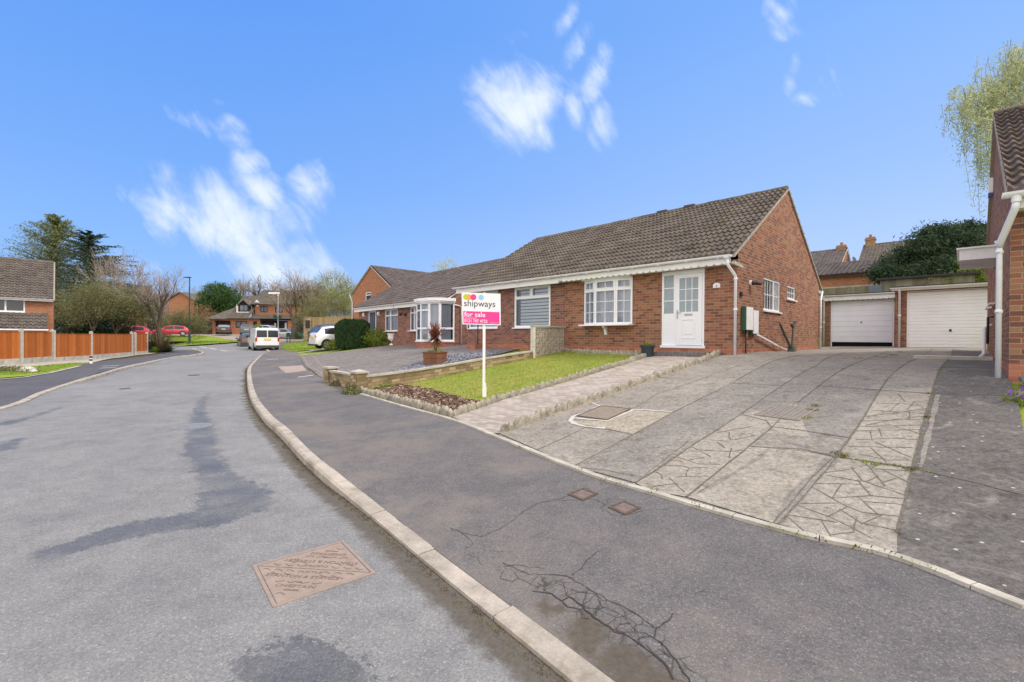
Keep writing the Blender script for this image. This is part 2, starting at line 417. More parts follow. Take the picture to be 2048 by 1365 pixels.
mLfShrub = leaf('yellow_green_leaf', (.13,.2,.03), (.3,.36,.06), 6)
mLfFresh = leaf('fresh_green_leaf', (.16,.27,.04), (.36,.5,.1), 8)
mLfOlive = leaf('olive_scrub_leaf', (.12,.13,.05), (.26,.27,.12), 3)
mLfIvy = leaf('ivy_leaf', (.09,.11,.03), (.2,.2,.07), 5)
mLfBrown = leaf('russet_leaf', (.24,.13,.07), (.42,.26,.15), 5)
mCordy = leaf('cordyline_leaf', (.16,.05,.035), (.34,.13,.08), 9, .15)
mPhorm = leaf('phormium_leaf', (.06,.05,.03), (.22,.17,.1), 9, .15)
def asphalt(name, c, sp=.5, wet=True, warm=(.3,.25,.19), wamt=.0):
    k = NT(name); v = k.coord()
    n0 = k.noise(v, .5, 6, .7, .4); n1 = k.noise(v, 3.2, 6, .75); g = k.noise(v, 170, 2, .8)
    ag = k.vor(v, 140.)
    agc = k.white(ag[2] if False else v)[0] if False else ag[1]
    cb = k.mix(1., (c[0], c[1], c[2]), k.ramp(k.math('ADD', k.math('MULTIPLY', n0, .5), k.math('MULTIPLY', n1, .5)), [(.36, (.74,.74,.76)), (.52, (1.,1.,1.)), (.66, (1.2,1.19,1.17))]), 'MULTIPLY')
    sx, sy, sz = k.sep(agc)
    br = k.ramp(sx, [(0., (.62,.62,.62)), (.3, (.88,.88,.89)), (.8, (1.08,1.07,1.06)), (.95, (1.5,1.48,1.44)), (.99, (2.3,2.2,2.1))])
    cb = k.mix(sp, cb, k.mix(1., cb, br, 'MULTIPLY'))
    cb = k.mix(.5, cb, k.mix(1., cb, k.ramp(g, [(.3, (.6,.6,.62)), (.7, (1.4,1.38,1.35))]), 'MULTIPLY'))
    mg = k.noise(v, 50, 4, .8); cb = k.mix(1., cb, k.ramp(mg, [(.32, (.74,.74,.75)), (.5, (1.,1.,1.)), (.7, (1.28,1.27,1.25))]), 'MULTIPLY')
    if wamt: cb = k.mix(k.mr(k.math('ADD', n0, k.math('MULTIPLY', n1, .3)), .6, .8, 0, wamt), cb, warm)
    rough = .85
    if wet:
        sd = k.attr('wet')
        w = k.mr(k.math('ADD', sd, k.math('MULTIPLY', k.math('SUBTRACT', k.math('ADD', k.math('MULTIPLY', k.noise(v, 5, 6, .8), .65), k.math('MULTIPLY', k.noise(v, 28, 4, .8), .35)), .5), .95)), -.015, .035, 0, 1); w = k.math('MULTIPLY', w, k.mr(k.noise(v, 1.7, 5, .7), .36, .56, .5, 1))
        dk = k.mix(1., cb, (.55,.555,.575), 'MULTIPLY'); cb = k.mix(w, cb, dk)
        m2 = k.attr('dirt')
        if wet == 2:
            ck = k.attr('crk'); wv = k.n('ShaderNodeTexNoise'); k.L(v, wv.inputs['Vector']); wv.inputs['Scale'].default_value = 9.; vv = k.vmath('ADD', v, k.vmath('SCALE', wv.outputs['Color'], .05))
            e1 = k.vor(vv, 9., 'DISTANCE_TO_EDGE')[0]; e2 = k.vor(vv, 19., 'DISTANCE_TO_EDGE')[0]
            l1 = k.mr(e1, .02, .055, 1, 0); l2 = k.math('MULTIPLY', k.mr(e2, .02, .06, 1, 0), k.mr(ck, .04, .14))
            cb = k.mix(k.math('MULTIPLY', k.math('MAXIMUM', l1, l2), k.mr(ck, -.03, .06, 0, .62)), cb, (.028,.024,.02))
        dm = k.mr(k.math('ADD', m2, k.math('MULTIPLY', k.math('SUBTRACT', k.noise(v, 9, 5, .7), .5), .22)), -.03, .07, 0, .85)
        cb = k.mix(dm, cb, k.mix(k.noise(v, 30, 3), (.045,.038,.028), (.14,.115,.085)))
        rough = k.math('MULTIPLY_ADD', w, -.4, .85)
    k.bump(k.math('ADD', ag[0], g), .2, .004)
    return k.fin(cb, rough, .3)
# ---------------------------------------------------------------- setting: road, pavements, drives, lawn
mRoad = asphalt('asphalt_road', (.225,.226,.224), .45)
mPave = asphalt('asphalt_pavement', (.145,.138,.137), .6, wet=2, warm=(.215,.18,.15), wamt=.5)
mPaveL = asphalt('asphalt_pavement_left', (.1,.1,.112), .5)
mCrack = plain('asphalt_crack', (.055,.05,.044), .95, .1)
def ground_mat(name, c1, c2, c3, scale=6., fine=60.):
    k = NT(name); v = k.coord(); a = k.noise(v, scale, 5, .65); b = k.noise(v, fine, 3, .7); c = k.noise(v, .8, 3)
    f = k.math('ADD', k.math('MULTIPLY', a, .45), k.math('MULTIPLY', b, .55))
    col = k.mix(k.mr(c, .35, .68), k.ramp(f, [(.3, c1), (.7, c2)]), k.ramp(f, [(.3, c1), (.7, c3)]))
    k.bump(b, .5, .02); return k.fin(col, .95, .1)
mGrass = ground_mat('lawn_grass', (.15,.18,.035), (.44,.42,.11), (.3,.38,.07))
mVerge = ground_mat('verge_grass', (.15,.2,.03), (.36,.42,.07), (.27,.36,.05), 3., 30.)
mSoil = ground_mat('soil', (.07,.055,.035), (.16,.13,.08), (.12,.13,.06), 8.)
mField = ground_mat('field_ground', (.07,.1,.03), (.14,.18,.06), (.16,.15,.08), 1.)
def drive_mat():
    k = NT('concrete_drive'); v = k.coord(); t = k.attr('tone')
    a = k.noise(v, 1.4, 5, .65); b = k.noise(v, 14, 5, .7); g = k.noise(v, 80, 3, .8); ag = k.vor(v, 60.)
    f = k.math('ADD', k.math('MULTIPLY', a, .3), k.math('ADD', k.math('MULTIPLY', b, .3), k.math('MULTIPLY', g, .45)))
    base = k.ramp(t, [(0., (.12,.113,.108)), (.25, (.205,.19,.178)), (.5, (.265,.245,.22)), (.75, (.335,.305,.262)), (1., (.42,.37,.29))])
    col = k.mix(1., base, k.ramp(f, [(.33, (.55,.55,.55)), (.55, (1.,1.,1.)), (.72, (1.45,1.43,1.4))]), 'MULTIPLY')
    col = k.mix(k.mr(k.noise(v, 3.1, 6, .75), .52, .7, 0, .45), col, k.mix(1., col, (.55,.5,.46), 'MULTIPLY'))
    mg = k.noise(v, 26, 5, .8); col = k.mix(1., col, k.ramp(mg, [(.3, (.55,.54,.53)), (.5, (1.,1.,1.)), (.7, (1.4,1.38,1.36))]), 'MULTIPLY')
    dk = k.noise(v, 5.5, 6, .78, .6); col = k.mix(k.mr(dk, .5, .66, 0, .6), col, k.mix(1., col, (.5,.46,.42), 'MULTIPLY'))
    pw = k.noise(v, 1.9, 6, .72, .8); col = k.mix(k.mr(pw, .54, .72, 0, .45), col, (.43,.4,.345))
    # pale lichen spots on the darker slabs
    w = k.vor(v, 7.5); sp = k.mr(k.math('ADD', w[0], k.math('MULTIPLY', b, .12)), .13, .17, 1, 0)
    col = k.mix(k.math('MULTIPLY', sp, k.mr(t, .1, .45, .75, 0)), col, (.55,.55,.5))
    k.bump(k.math('ADD', b, g), .3, .008); return k.fin(col, .92, .18)
mDrive = drive_mat()
def block_mat(name, c1, c2, joint, ang, bl=.2, bw=.1):
    k = NT(name); v = k.coord(); m = k.n('ShaderNodeMapping'); k.L(v, m.inputs[0]); m.inputs['Rotation'].default_value = (0, 0, rad(ang))
    X, Y, _ = k.sep(m.outputs[0]); row = k.math('FLOOR', k.math('DIVIDE', Y, bw))
    xs = k.math('ADD', k.math('DIVIDE', X, bl), k.math('MULTIPLY', k.math('MODULO', k.math('ABSOLUTE', row), 2.), .5))
    fx = k.math('FRACT', xs); fy = k.math('FRACT', k.math('DIVIDE', Y, bw))
    dx = k.math('MULTIPLY', k.math('MINIMUM', fx, k.math('SUBTRACT', 1., fx)), bl); dy = k.math('MULTIPLY', k.math('MINIMUM', fy, k.math('SUBTRACT', 1., fy)), bw)
    j = k.mr(k.math('MINIMUM', dx, dy), .003, .009, 1, 0)
    wn = k.white(k.comb(k.math('FLOOR', xs), row, 2.))[0]; n1 = k.noise(v, 2., 5, .65); n2 = k.noise(v, 50, 3, .7)
    f = k.math('ADD', k.math('MULTIPLY', wn, .3), k.math('ADD', k.math('MULTIPLY', n1, .4), k.math('MULTIPLY', n2, .3)))
    col = k.mix(k.math('MULTIPLY', j, .75), k.ramp(f, [(.3, c1), (.7, c2)]), joint)
    k.bump(k.math('ADD', k.math('SUBTRACT', 1., j), n2), .4, .006); return k.fin(col, .92, .18)
mPath = block_mat('path_blocks', (.3,.26,.225), (.49,.43,.385), (.2,.17,.14), 45)
mDriveN = block_mat('neighbour_block_paving', (.155,.14,.135), (.28,.255,.24), (.1,.09,.08), 20)
mPinkStrip = plain('pink_paving_strip', (.3,.22,.18), .9, .15, var=.2)
mPatch = plain('pale_asphalt_patch', (.36,.29,.25), .92, .15, var=.15, scale=4)
mLine = plain('worn_white_marking', (.6,.6,.6), .8, .2, var=.2, scale=9)
def g2(f, pts, dz=0.): return [np.array(f(x, y, dz)[:2]) for x, y in pts]
KR = [gr(x, y, k) for x, y, k in KERB_R]; kk = [k for _, _, k in KERB_R]
kr = [p[:2] for p in KR]
far = [gr(537,703,.1)[:2], gr(520,711,.1)[:2], gr(507,722,.1)[:2]]
kr = [np.array(q) for q in ((14., 54.), (0, 53.4), (-12, 52.6), (-22., 50.6), (-25, 46.5), (-22.4, 40.5))]+far+kr+[np.array(q) for q in ((.9,1.3),(1.6,.4),(2.4,-.8),(3.3,-2.5),(4.5,-5.))]
kk = [.1]*6+[.08,.09,.1]+kk+[.03]*5
NS = 8
KRL = smooth_line(kr, NS)
def kint(i): a = i/NS; j = min(int(a), len(kk)-2); return lerp(kk[j], kk[j+1], a-j)
KRH = [kint(i) for i in range(len(KRL))]
kl = [gr(x, y, k)[:2] for x, y, k in KERB_L]; hk = [k for _, _, k in KERB_L]
kl = [np.array((-9.2, -8.)), np.array((-8.8, -1.)), np.array((-9.4, 5.))]+kl+[gr(398,701.5,.1)[:2], gr(365,699.5,.1)[:2], np.array((-40., gr(345,699,.1)[1]+.5)), np.array((-58., 42.))]
hk = [.03]*3+hk+[.1]*4
KLL = smooth_line(kl, NS)
def kint2(i): a = i/NS; j = min(int(a), len(hk)-2); return lerp(hk[j], hk[j+1], a-j)
KLH = [kint2(i) for i in range(len(KLL))]
back = [np.array(gr(x, y, k)[:2]) for x, y, k in BACK_R]
backfar = [np.array(q) for q in ((16., 51.6), (0, 51.2), (-12, 50.3), (-21, 48.6))]
BK = smooth_line([np.array((-22.9, 45.6)), np.array((-20.4, 40.)), np.array((-17.3, 34.8)), gr(592,703,.14)[:2]]+back+[np.array(q) for q in ((3.3,1.2),(4.1,-.8),(5.2,-2.6),(6.6,-4.4))], 5)
def surfR_edge(pts, hs, w, side, name, label_kind=None):
    """kerb stones: face up from the road, top following the pavement, joints between units"""
    mb = MB(); pts = [np.array(p) for p in pts]
    inn = offset_line(pts, side*w); ds = [0]
    for a, b in zip(pts, pts[1:]): ds.append(ds[-1]+np.linalg.norm(b-a))
    n = int(ds[-1]/.915); px = [p[0] for p in pts]; py = [p[1] for p in pts]
    ix = [p[0] for p in inn]; iy = [p[1] for p in inn]
    for q in range(n):
        sub = 3; prof = []
        jz = random.uniform(-.004, .004)
        for r_ in range(sub+1):
            s_ = q*.915+.006+(.915-.012)*r_/sub
            ox, oy = np.interp(s_, ds, px), np.interp(s_, ds, py); qx, qy = np.interp(s_, ds, ix), np.interp(s_, ds, iy); h = np.interp(s_, ds, hs)
            dx, dy = qx-ox, qy-oy; z0 = R(ox, oy)
            prof.append([(ox-dx*.04, oy-dy*.04, z0-.15), (ox, oy, z0+h*.75), (ox+dx*.16, oy+dy*.16, z0+h+jz), (qx, qy, z0+h+.004+jz), (qx, qy, z0-.15)])
        vs = [v for pr in prof for v in pr]; fs = []
        for a in range(sub):
            for b in range(4): fs.append((a*5+b, (a+1)*5+b, (a+1)*5+b+1, a*5+b+1))
        fs += [(4,3,2,1,0), tuple(sub*5+i for i in range(5))]
        mb.add(vs, fs, 0, random.random())
    o = mb.build(name, mKerb); tag(o, kind='structure'); return o
surfR_edge(KRL, KRH, .135, -1, 'kerb')
surfR_edge(KLL, KLH, .135, -1 if False else -1, 'kerb')
KRI = offset_line(KRL, -.13); KLI = offset_line(KLL, -.13)
# which side is the pavement: the right kerb runs towards us, its pavement is on the left of travel
roadR = offset_line(KRL, -.06); roadL = offset_line(KLL, -.06)
fe = g2(gr, [(490,685),(440,689),(400,692),(340,694.5)])
road = [tuple(p) for p in roadR[::-1]]   # near -> far
farpoly = [(14, 54), (30, 54.5), (30, 60.5), (0, 60), (-18, 58)]+[tuple(p) for p in fe]+[(-58, 46.)]
Yc = 12.
def clipline(pts, lo, hi):
    out = []
    for a, b in zip(pts, pts[1:]):
        if lo <= a[1] <= hi: out.append((a[0], a[1]))
        for c in (lo, hi):
            if (a[1]-c)*(b[1]-c) < 0:
                t = (c-a[1])/(b[1]-a[1]); out.append((a[0]+(b[0]-a[0])*t, c))
    if lo <= pts[-1][1] <= hi: out.append((pts[-1][0], pts[-1][1]))
    return out
mb = MB()
nearR = clipline([p for p in roadR], -4., Yc)     # far->near
nearL = clipline([p for p in roadL], -4., Yc)     # near->far
drape(mb, nearR+nearL, R, .16)
farR = clipline(roadR, Yc, 60.)
farL = clipline(roadL, Yc, 60.)
drape(mb, farR[::-1]+farpoly[1:]+farL[::-1], R, .9)
def field(o, name, fn, default=-1.):
    me = o.data; a = me.attributes.new(name, 'FLOAT', 'POINT')
    a.data.foreach_set('value', np.array([fn(v.co.x, v.co.y) for v in me.vertices], np.float32))
def seg_field(segs):
    """segs: list of (x0,y0,r0,x1,y1,r1): signed inside distance"""
    S = np.array(segs)
    def f(x, y):
        ax, ay, r0, bx, by, r1 = S.T; dx, dy = bx-ax, by-ay; L2 = np.maximum(dx*dx+dy*dy, 1e-9)
        t = np.clip(((x-ax)*dx+(y-ay)*dy)/L2, 0, 1); d = np.hypot(x-ax-dx*t, y-ay-dy*t)
        return float(np.max(r0+(r1-r0)*t-d))
    return f
def chain(pts, fn=gr):
    q = [(*fn(x, y)[:2], r) for x, y, r in pts]; return [a+b for a, b in zip(q, q[1:])] if len(q) > 1 else [q[0]+q[0]]
wetR = seg_field(chain([(440,745,.02),(430,770,.1),(405,800,.06),(398,825,.12),(400,860,.2),(405,910,.2),(430,950,.17),(465,985,.3),(470,1015,.34),(420,1035,.26),(350,1045,.2),(270,1060,.2),(180,1082,.19),(110,1102,.16)])
                 + chain([(560,1325,.2),(600,1345,.24)])+chain([(500,1000,.2),(520,1010,.1)])+chain([(0,900,.18),(30,880,.1)])+chain([(0,850,.2),(60,835,.1),(120,815,.05)])+chain([(600,1400,.3),(700,1500,.3)])
                 + chain([(120,765,.1),(40,800,.15)])+chain([(300,940,-.05),(380,925,0.),(350,955,-.05)])+chain([(830,1100,-.02),(845,1112,.0)]))
rd = mb.build('road', mRoad); tag(rd, kind='structure')
field(rd, 'wet', wetR)
ks = np.array([p for p in KRL])
def dirtR(x, y):
    d = float(np.min(np.hypot(ks[:, 0]-x, ks[:, 1]-y))); return .21-d if y < 26 else -1.
field(rd, 'dirt', dirtR)
# pavement, right
bkn = [tuple(p) for p in BK]
pv = [tuple(p) for p in KRI[NS*4+2:] if p[1] > -4.5]
bk2 = [p for p in bkn if -4.5 < p[1] < 46]
mb = MB()
yc = 9.
n1 = clipline([np.array(p) for p in pv], -4.4, yc); n2 = clipline([np.array(p) for p in bk2], -4.4, yc)
drape(mb, n1+n2[::-1], P, .2)
f1 = clipline([np.array(p) for p in pv], yc, 60); f2 = clipline([np.array(p) for p in bk2], yc, 60)
drape(mb, f1+f2[::-1], P, .2 if False else .6)
farpv = [tuple(p) for p in KRI[:NS*4+3]]
drape(mb, farpv+[(-22.9, 45.6)]+[tuple(q) for q in backfar[::-1]], P, 1., .004)
def C_(pts): return [(900+x/3.21, 940+y/3.21) for x, y in pts]
cracks = [([(0,375),(110,415),(200,430),(300,390),(400,330),(470,270),(560,215),(700,190),(780,160),(900,120)], .014), ([(0,390),(60,400),(120,440),(150,480),(90,510)], .01),
 ([(340,600),(500,670),(700,680),(790,700),(860,750),(1010,830),(1200,930),(1320,1020)], .016), ([(350,620),(420,610),(520,625),(610,635)], .01),
 ([(780,690),(850,620),(900,570),(960,520)], .012), ([(530,780),(660,800),(720,840),(760,815),(850,880),(930,950),(1060,1040),(1200,1100),(1300,1180),(1380,1260),(1430,1350)], .03),
 ([(970,880),(1100,930),(1150,980),(1200,1040),(1300,1080)], .014), ([(1320,1020),(1370,990),(1440,930)], .02), ([(1310,1080),(1320,1020)], .02), ([(1300,1080),(1400,1150),(1500,1300),(1560,1400)], .016),
 ([(700,200),(930,190),(1000,230),(970,250),(1060,300),(1180,280),(1260,260),(1400,255)], .01), ([(930,200),(1060,190),(1250,190),(1350,150)], .008), ([(960,130),(1060,110),(1180,80)], .007), ([(1010,180),(1000,230)], .007),
 ([(550,690),(520,740),(600,770),(650,760),(700,740),(720,700)], .009), ([(420,660),(440,700),(520,730)], .009), ([(600,770),(660,800)], .008), ([(700,740),(760,770),(740,810)], .009),
 ([(760,770),(870,790),(930,800),(970,880)], .011), ([(870,790),(850,870),(930,900),(970,880)], .012), ([(930,800),(1000,860),(1010,830)], .009), ([(930,950),(960,900),(1000,890)], .012),
 ([(340,650),(330,700),(400,720),(440,700)], .01), ([(1060,1040),(1100,1000),(1150,980)], .01), ([(1200,1100),(1230,1070),(1300,1080)], .012), ([(720,840),(760,880),(830,900),(850,950),(900,960)], .016),
 ([(100,540),(180,570),(210,620)], .008), ([(250,520),(350,530)], .008), ([(1570,800),(1640,775)], .006), ([(1260,1130),(1300,1180),(1340,1160),(1400,1200)], .012)]
for i, (c, w) in enumerate(cracks):
    ribbon(mb, g2(gp, C_(c)), w*.3, P, .004, 1, .04, .009, seed=i)
for i, c in enumerate([[(1290,952),(1330,972),(1375,1000)]]): pass
for x, y, w in ((290,130,.1),):
    pass
pa = mb.build('pavement', [mPave, mCrack]); tag(pa, kind='structure')
dP = seg_field(chain([(1030,1170,.0),(1085,1205,.08),(1140,1245,.13),(1200,1290,.15),(1260,1340,.17),(1320,1400,.2)], gp)+chain([(1100,1160,.0),(1060,1140,-.02)], gp)+chain([(690,778,.0),(760,798,.05)], gp)+chain([(915,1030,-.08),(1000,1130,.03)], gp))
wP = seg_field(chain([(640,800,-.1),(600,850,.0)], gp)+chain([(1300,1230,-.12),(1360,1290,-.05)], gp))
field(pa, 'crk', seg_field(chain([(1010,1130,.0),(1060,1160,.07),(1130,1180,.13),(1190,1220,.15),(1260,1262,.15),(1320,1310,.13),(1390,1370,.12),(1450,1440,.1)], gp)+chain([(1100,1010,-.03),(1165,985,.03),(1250,1010,.04),(1290,1015,-.04)], gp)))
field(pa, 'wet', wP); field(pa, 'dirt', dP)
# pavement, left
lb = [gr(x, y, k)[:2] for x, y, k in [(0,757,.14),(50,753,.14),(100,745,.15),(160,731,.16),(220,718,.16),(270,711.5,.16),(300,708.5,.16),(335,704.5,.15),(352,701.5,.13)]]
LB = smooth_line([np.array((-14.6, -8.)), np.array((-14.4, 0.)), np.array((-15., 8.))]+lb+[np.array((-40., 37.4)), np.array((-58., 39.5))], 5)
KLp = [tuple(p) for p in KLI]
mb = MB(); drape(mb, KLp+[tuple(p) for p in LB[::-1]], lambda x, y: P(x, y), .7)
for q in ([(198,737),(233,735)], [(205,733),(238,731.5)]): ribbon(mb, g2(gp, q), .1, P, .004, 1, .5)
pl = mb.build('pavement', [mPaveL, mLine]); tag(pl, kind='structure')
field(pl, 'wet', lambda x, y: -1.); field(pl, 'dirt', lambda x, y: -1.)
# markings on the road
mb = MB()
for q in ([(384,697.3),(394,699.3)], [(399.5,693.6),(413.5,696.6)], [(419,696.2),(433.5,699.6)], [(440.5,700.4),(455,702.8)], [(392,716.5),(404,716.2)]):
    ribbon(mb, g2(gr, q), .13, R, .004, 0, .5)
o = mb.build('road_marking', mLine); tag(o, kind='structure')
# ground under everything
mb = MB()
def G(x, y):
    r_ = hypot(x, y)
    base = min(R(x, y), P(x, y))-.22
    if r_ > 70: base = lerp(base, 1.2+.01*r_, min(1, (r_-70)/80))
    return base
rs = [0, 3, 6, 9, 12, 16, 20, 25, 30, 36, 43, 50, 58, 66, 75, 90, 120, 180, 300, 600, 1200, 2500]; na = 72
for r_ in rs:
    for k in range(na):
        x, y = r_*sin(2*pi*k/na), r_*cos(2*pi*k/na); mb.v.append((x, y, G(x, y) if r_ < 300 else 3+.004*r_))
for i in range(len(rs)-1):
    for k in range(na):
        mb.f.append((i*na+k, (i+1)*na+k, (i+1)*na+(k+1) % na, i*na+(k+1) % na)); mb.m.append(0); mb.t.append(0.)
o = mb.build('ground', mField); tag(o, kind='structure')
# gardens behind and beyond: plain ground sheets that follow the plots
mb = MB()
drape(mb, [tuple(p) for p in BK[8:]]+[(12, -6), (34, -6), (44, 20), (40, 51), (16, 51.5), (0, 51.), (-12, 50.2), (-21, 48.5), (-22.9, 45.6), (-20.4, 40.)], P, .8, -.03)
o = mb.build('plot_ground', mVerge); tag(o, kind='structure')
mb = MB(); drape(mb, [tuple(p) for p in LB]+[(-58, 20), (-40, -8)], P, 1.2, -.03)
o = mb.build('plot_ground', mSoil); tag(o, kind='structure')
# ---------------------------------------------------------------- drive, path, lawn, beds
def c3(pts): return [(960+x/3.413, 680+y/3.413) for x, y in pts]
def c4(pts): return [(1460+x/3.413, 680+y/3.413) for x, y in pts]
# the lines between the concrete strips, from the pavement edge up to the garages (photo points on the ground)
LA = [(1000,869),(1100,832),(1230,788),(1330,752),(1400,728),(1462,707.5)]
LC = c3([(640,870),(1040,655),(1310,505),(1730,295),(2000,150)])+[(1600,712)]
LD = c3([(1065,985),(1440,735),(1780,515),(2045,330)])+[(1632.9,732.7),(1690,706)]
LEn = c3([(1410,1080)])+c4([(0,840),(290,600)])+[(1591,808)]
LE2 = c4([(470,430),(620,310),(780,200),(900,150)])+[(1775,703.5)]
LF = c4([(330,1270),(720,820),(900,560),(1080,270),(1200,170),(1370,80)])+[(1866,699)]
LG = c4([(1140,1330),(1240,900),(1310,600),(1380,370),(1430,210),(1510,110)])+[(1906,700)]
RE = [(2048,1215),(2080,1000),(2050,880),(2034,796),(2015,757),(2000,735),(1990,712)]
def w(pts, f=gp, dz=0.): return g2(f, pts, dz)
def pick(line, lo, hi):
    """part of a photo-space line between two heights"""
    out = []
    for a, b in zip(line, line[1:]):
        for q in (a, b):
            if lo <= q[1] <= hi and (not out or out[-1] != q): out.append(q)
        for c in (lo, hi):
            if (a[1]-c)*(b[1]-c) < 0: t = (c-a[1])/(b[1]-a[1]); out.append((a[0]+(b[0]-a[0])*t, c))
    out = sorted(set(out), key=lambda q: -q[1]); return out
EDGE = [(990,872),(1155,940),(1300,985),(1560,1060),(1780,1112),(2048,1215)]
def epick(x0, x1): return [q for q in EDGE if x0 < q[0] < x1]
mb = MB(); DZ = .012
def slab(px, tone, m=0): drape(mb, w(px), P, .35, DZ, m, tone)
drape(mb, w(LA+[(1475,706),(1560,700),(1642,695),(1790,692.5),(1990,698)]+RE[::-1]+EDGE[::-1]), P, .35, DZ-.008, 0, .2)
slab(LA+[(1600,700.5),(1600,712)]+LC[::-1][1:]+epick(1000,1147)[::-1], .62)
slab(LC+[(1690,706)]+LD[::-1][1:]+[(1272,968)], .48)
slab(LD[:3]+[(1591,808)]+LEn[::-1][1:]+[(1300,984)], .74)
slab([LD[2],LD[3],LD[4],(1690,706),(1775,703.5)]+LE2[::-1][1:]+[(1591,808)], .4)
slab(LEn[:3]+[(1591,808),(1610,858),(1640,912),(1671,920),(1620,980),(1556.7,1052)], .76)
slab([(1591,808)]+LE2+[(1866,699)]+pick(LF, 699.5, 919)[::-1]+[(1671,920),(1640,912),(1610,858)], .36)
slab(pick(LF, 779, 1053)+pick(LG, 779, 1071)[::-1]+[(1780,1112),(1556.7,1052)][:0]+[(1794,1108),(1700,1090)], .7)
slab(pick(LF, 699, 779)+[(1906,700)]+pick(LG, 700, 779)[::-1][1:], .45)
slab(LG+[(1935,702),(1960,704),(1990,712)]+RE[::-1][1:]+[(1794,1108)], .06)
slab([(1462,707.5),(1475,706),(1560,700),(1642,695),(1700,692.5),(1790,692.5),(1815,694),(1990,698),(1990,712),(1960,704),(1906,700),(1866,699),(1775,703.5),(1690,706),(1600,712),(1600,700.5)], .66)
J = 1; K_ = 2; Ms = 3; Wm = 4
for L_, s_ in ((LC, 1), (LD, 2), (LEn, 3), (LE2, 4), (LF, 5), (LG, 6)):
    ribbon(mb, w(L_), .017, P, DZ+.004, J, .12, .004, seed=s_)
for q, t in ((c4([(0,300),(340,318)]), .022), (c4([(610,320),(1030,350),(1380,375)]), .025), (c4([(1380,375),(1700,380),(1960,395)]), .02), (c4([(280,600),(480,625),(830,680)]), .022),
             (c4([(120,735),(480,755),(720,805),(1240,885)]), .035), (c4([(1240,885),(1350,910),(1650,980),(2000,1070)]), .028), (c3([(375,765),(720,605)]), .018), (c3([(720,605),(880,620),(1040,655)]), .018),
             (c3([(1070,465),(1200,380),(1480,285),(1800,170)]), .015), (c3([(1220,262),(1480,282)]), .014), (c4([(220,425),(490,430)]), .02), (c4([(580,190),(860,205)]), .014), (c4([(1080,172),(1480,178)]), .015),
             (c4([(80,515),(250,560),(280,600)]), .02), (c3([(1070,985),(1160,905),(1420,700)]), .012), (c3([(640,875),(860,900),(1060,940)]), .014), (c4([(300,1270),(330,1220),(560,950),(720,800)]), .018)):
    ribbon(mb, w(q), t*.62, P, DZ+.0045, J, .12, .004, seed=len(q))
# smoothed trowel margins beside the joints
for q, t in ((c3([(700,850),(1060,640),(1750,290)]), .05), (c3([(1100,945),(1180,890),(1450,700)]), .05), (c4([(330,1225),(560,960),(700,820)]), .1), (c4([(1300,880),(1370,600),(1420,380)]), .04), (c3([(1500,1050),(1850,850),(2040,700)]), .04)):
    ribbon(mb, w(q), t, P, DZ+.002, 0, .2, .004, tone=.5, seed=3)
# crazy paving grooves pressed into two of the strips
C1 = [([(700,1085),(760,1000)],1), ([(570,1020),(700,1095),(800,1150),(900,1190),(1130,1215)],1), ([(590,990),(880,995)],1), ([(880,975),(960,1075),(1190,1095)],1), ([(710,1090),(960,1075)],1), ([(840,890),(900,970),(1190,1070)],1),
 ([(670,935),(880,975)],1), ([(660,915),(840,890)],1), ([(910,840),(960,890),(1050,1000)],1), ([(960,890),(1010,860)],1), ([(940,975),(1000,945)],1), ([(1040,985),(1120,960)],1), ([(1010,890),(1230,905)],1), ([(1050,900),(1230,990)],1), ([(880,1090),(1000,1195)],1),
 ([(490,1130),(720,1125)],1), ([(470,1145),(670,1215),(840,1300),(960,1365)],1), ([(670,1215),(790,1155)],1), ([(760,1175),(900,1265),(1120,1310)],1), ([(910,1265),(1030,1210)],1), ([(860,1245),(840,1325),(690,1345)],1), ([(630,1250),(690,1360)],1), ([(410,1210),(720,1255)],1), ([(405,1230),(530,1340)],1), ([(920,1115),(1180,1135)],1),
 ([(810,735),(1230,745)],1), ([(970,755),(1060,835)],1), ([(1000,710),(1230,810)],1), ([(870,690),(1100,680),(1270,690)],1), ([(1020,625),(1030,655)],1), ([(960,640),(970,685)],1), ([(860,630),(1300,620)],1), ([(880,600),(1290,590)],1), ([(920,560),(1310,550)],1), ([(940,590),(1120,550),(1310,530)],1), ([(1100,490),(1140,450)],1), ([(1220,475),(1255,435)],1), ([(1160,390),(1185,420)],1), ([(1010,440),(1200,445),(1330,460)],1), ([(980,490),(1330,510)],1), ([(1225,510),(1225,540)],1), ([(890,790),(1080,830),(1220,830)],1), ([(1130,600),(1300,650)],1), ([(930,530),(1180,500),(1320,480)],1)]
def ext(q, e=9):
    q = [np.array(p, float) for p in q]; a = q[0]-q[1]; b = q[-1]-q[-2]; q[0] = q[0]+a/np.linalg.norm(a)*e; q[-1] = q[-1]+b/np.linalg.norm(b)*e; return [tuple(p) for p in q]
for q, _ in C1: ribbon(mb, w(c4(ext(q, 14))), .0095, P, DZ+.003, J, .1, .003, seed=len(q)+int(q[0][0]))
C2 = [[(1200,910),(1235,930),(1245,960)], [(1290,950),(1395,1050)], [(1250,870),(1380,870),(1430,885)], [(1430,885),(1410,910),(1410,940)], [(1430,885),(1560,880)], [(1180,1010),(1340,990)], [(1340,945),(1560,940)], [(1450,740),(1575,805)], [(1350,810),(1500,860)], [(1420,830),(1530,810)], [(1700,635),(1705,680),(1730,690)], [(1620,705),(1670,745)], [(1715,745),(1700,815)], [(1560,690),(1700,700)], [(1740,690),(1880,660)], [(1500,760),(1700,770),(1790,760)], [(1620,640),(1850,600)], [(1480,855),(1640,860)], [(1560,1010),(1480,1060)]]
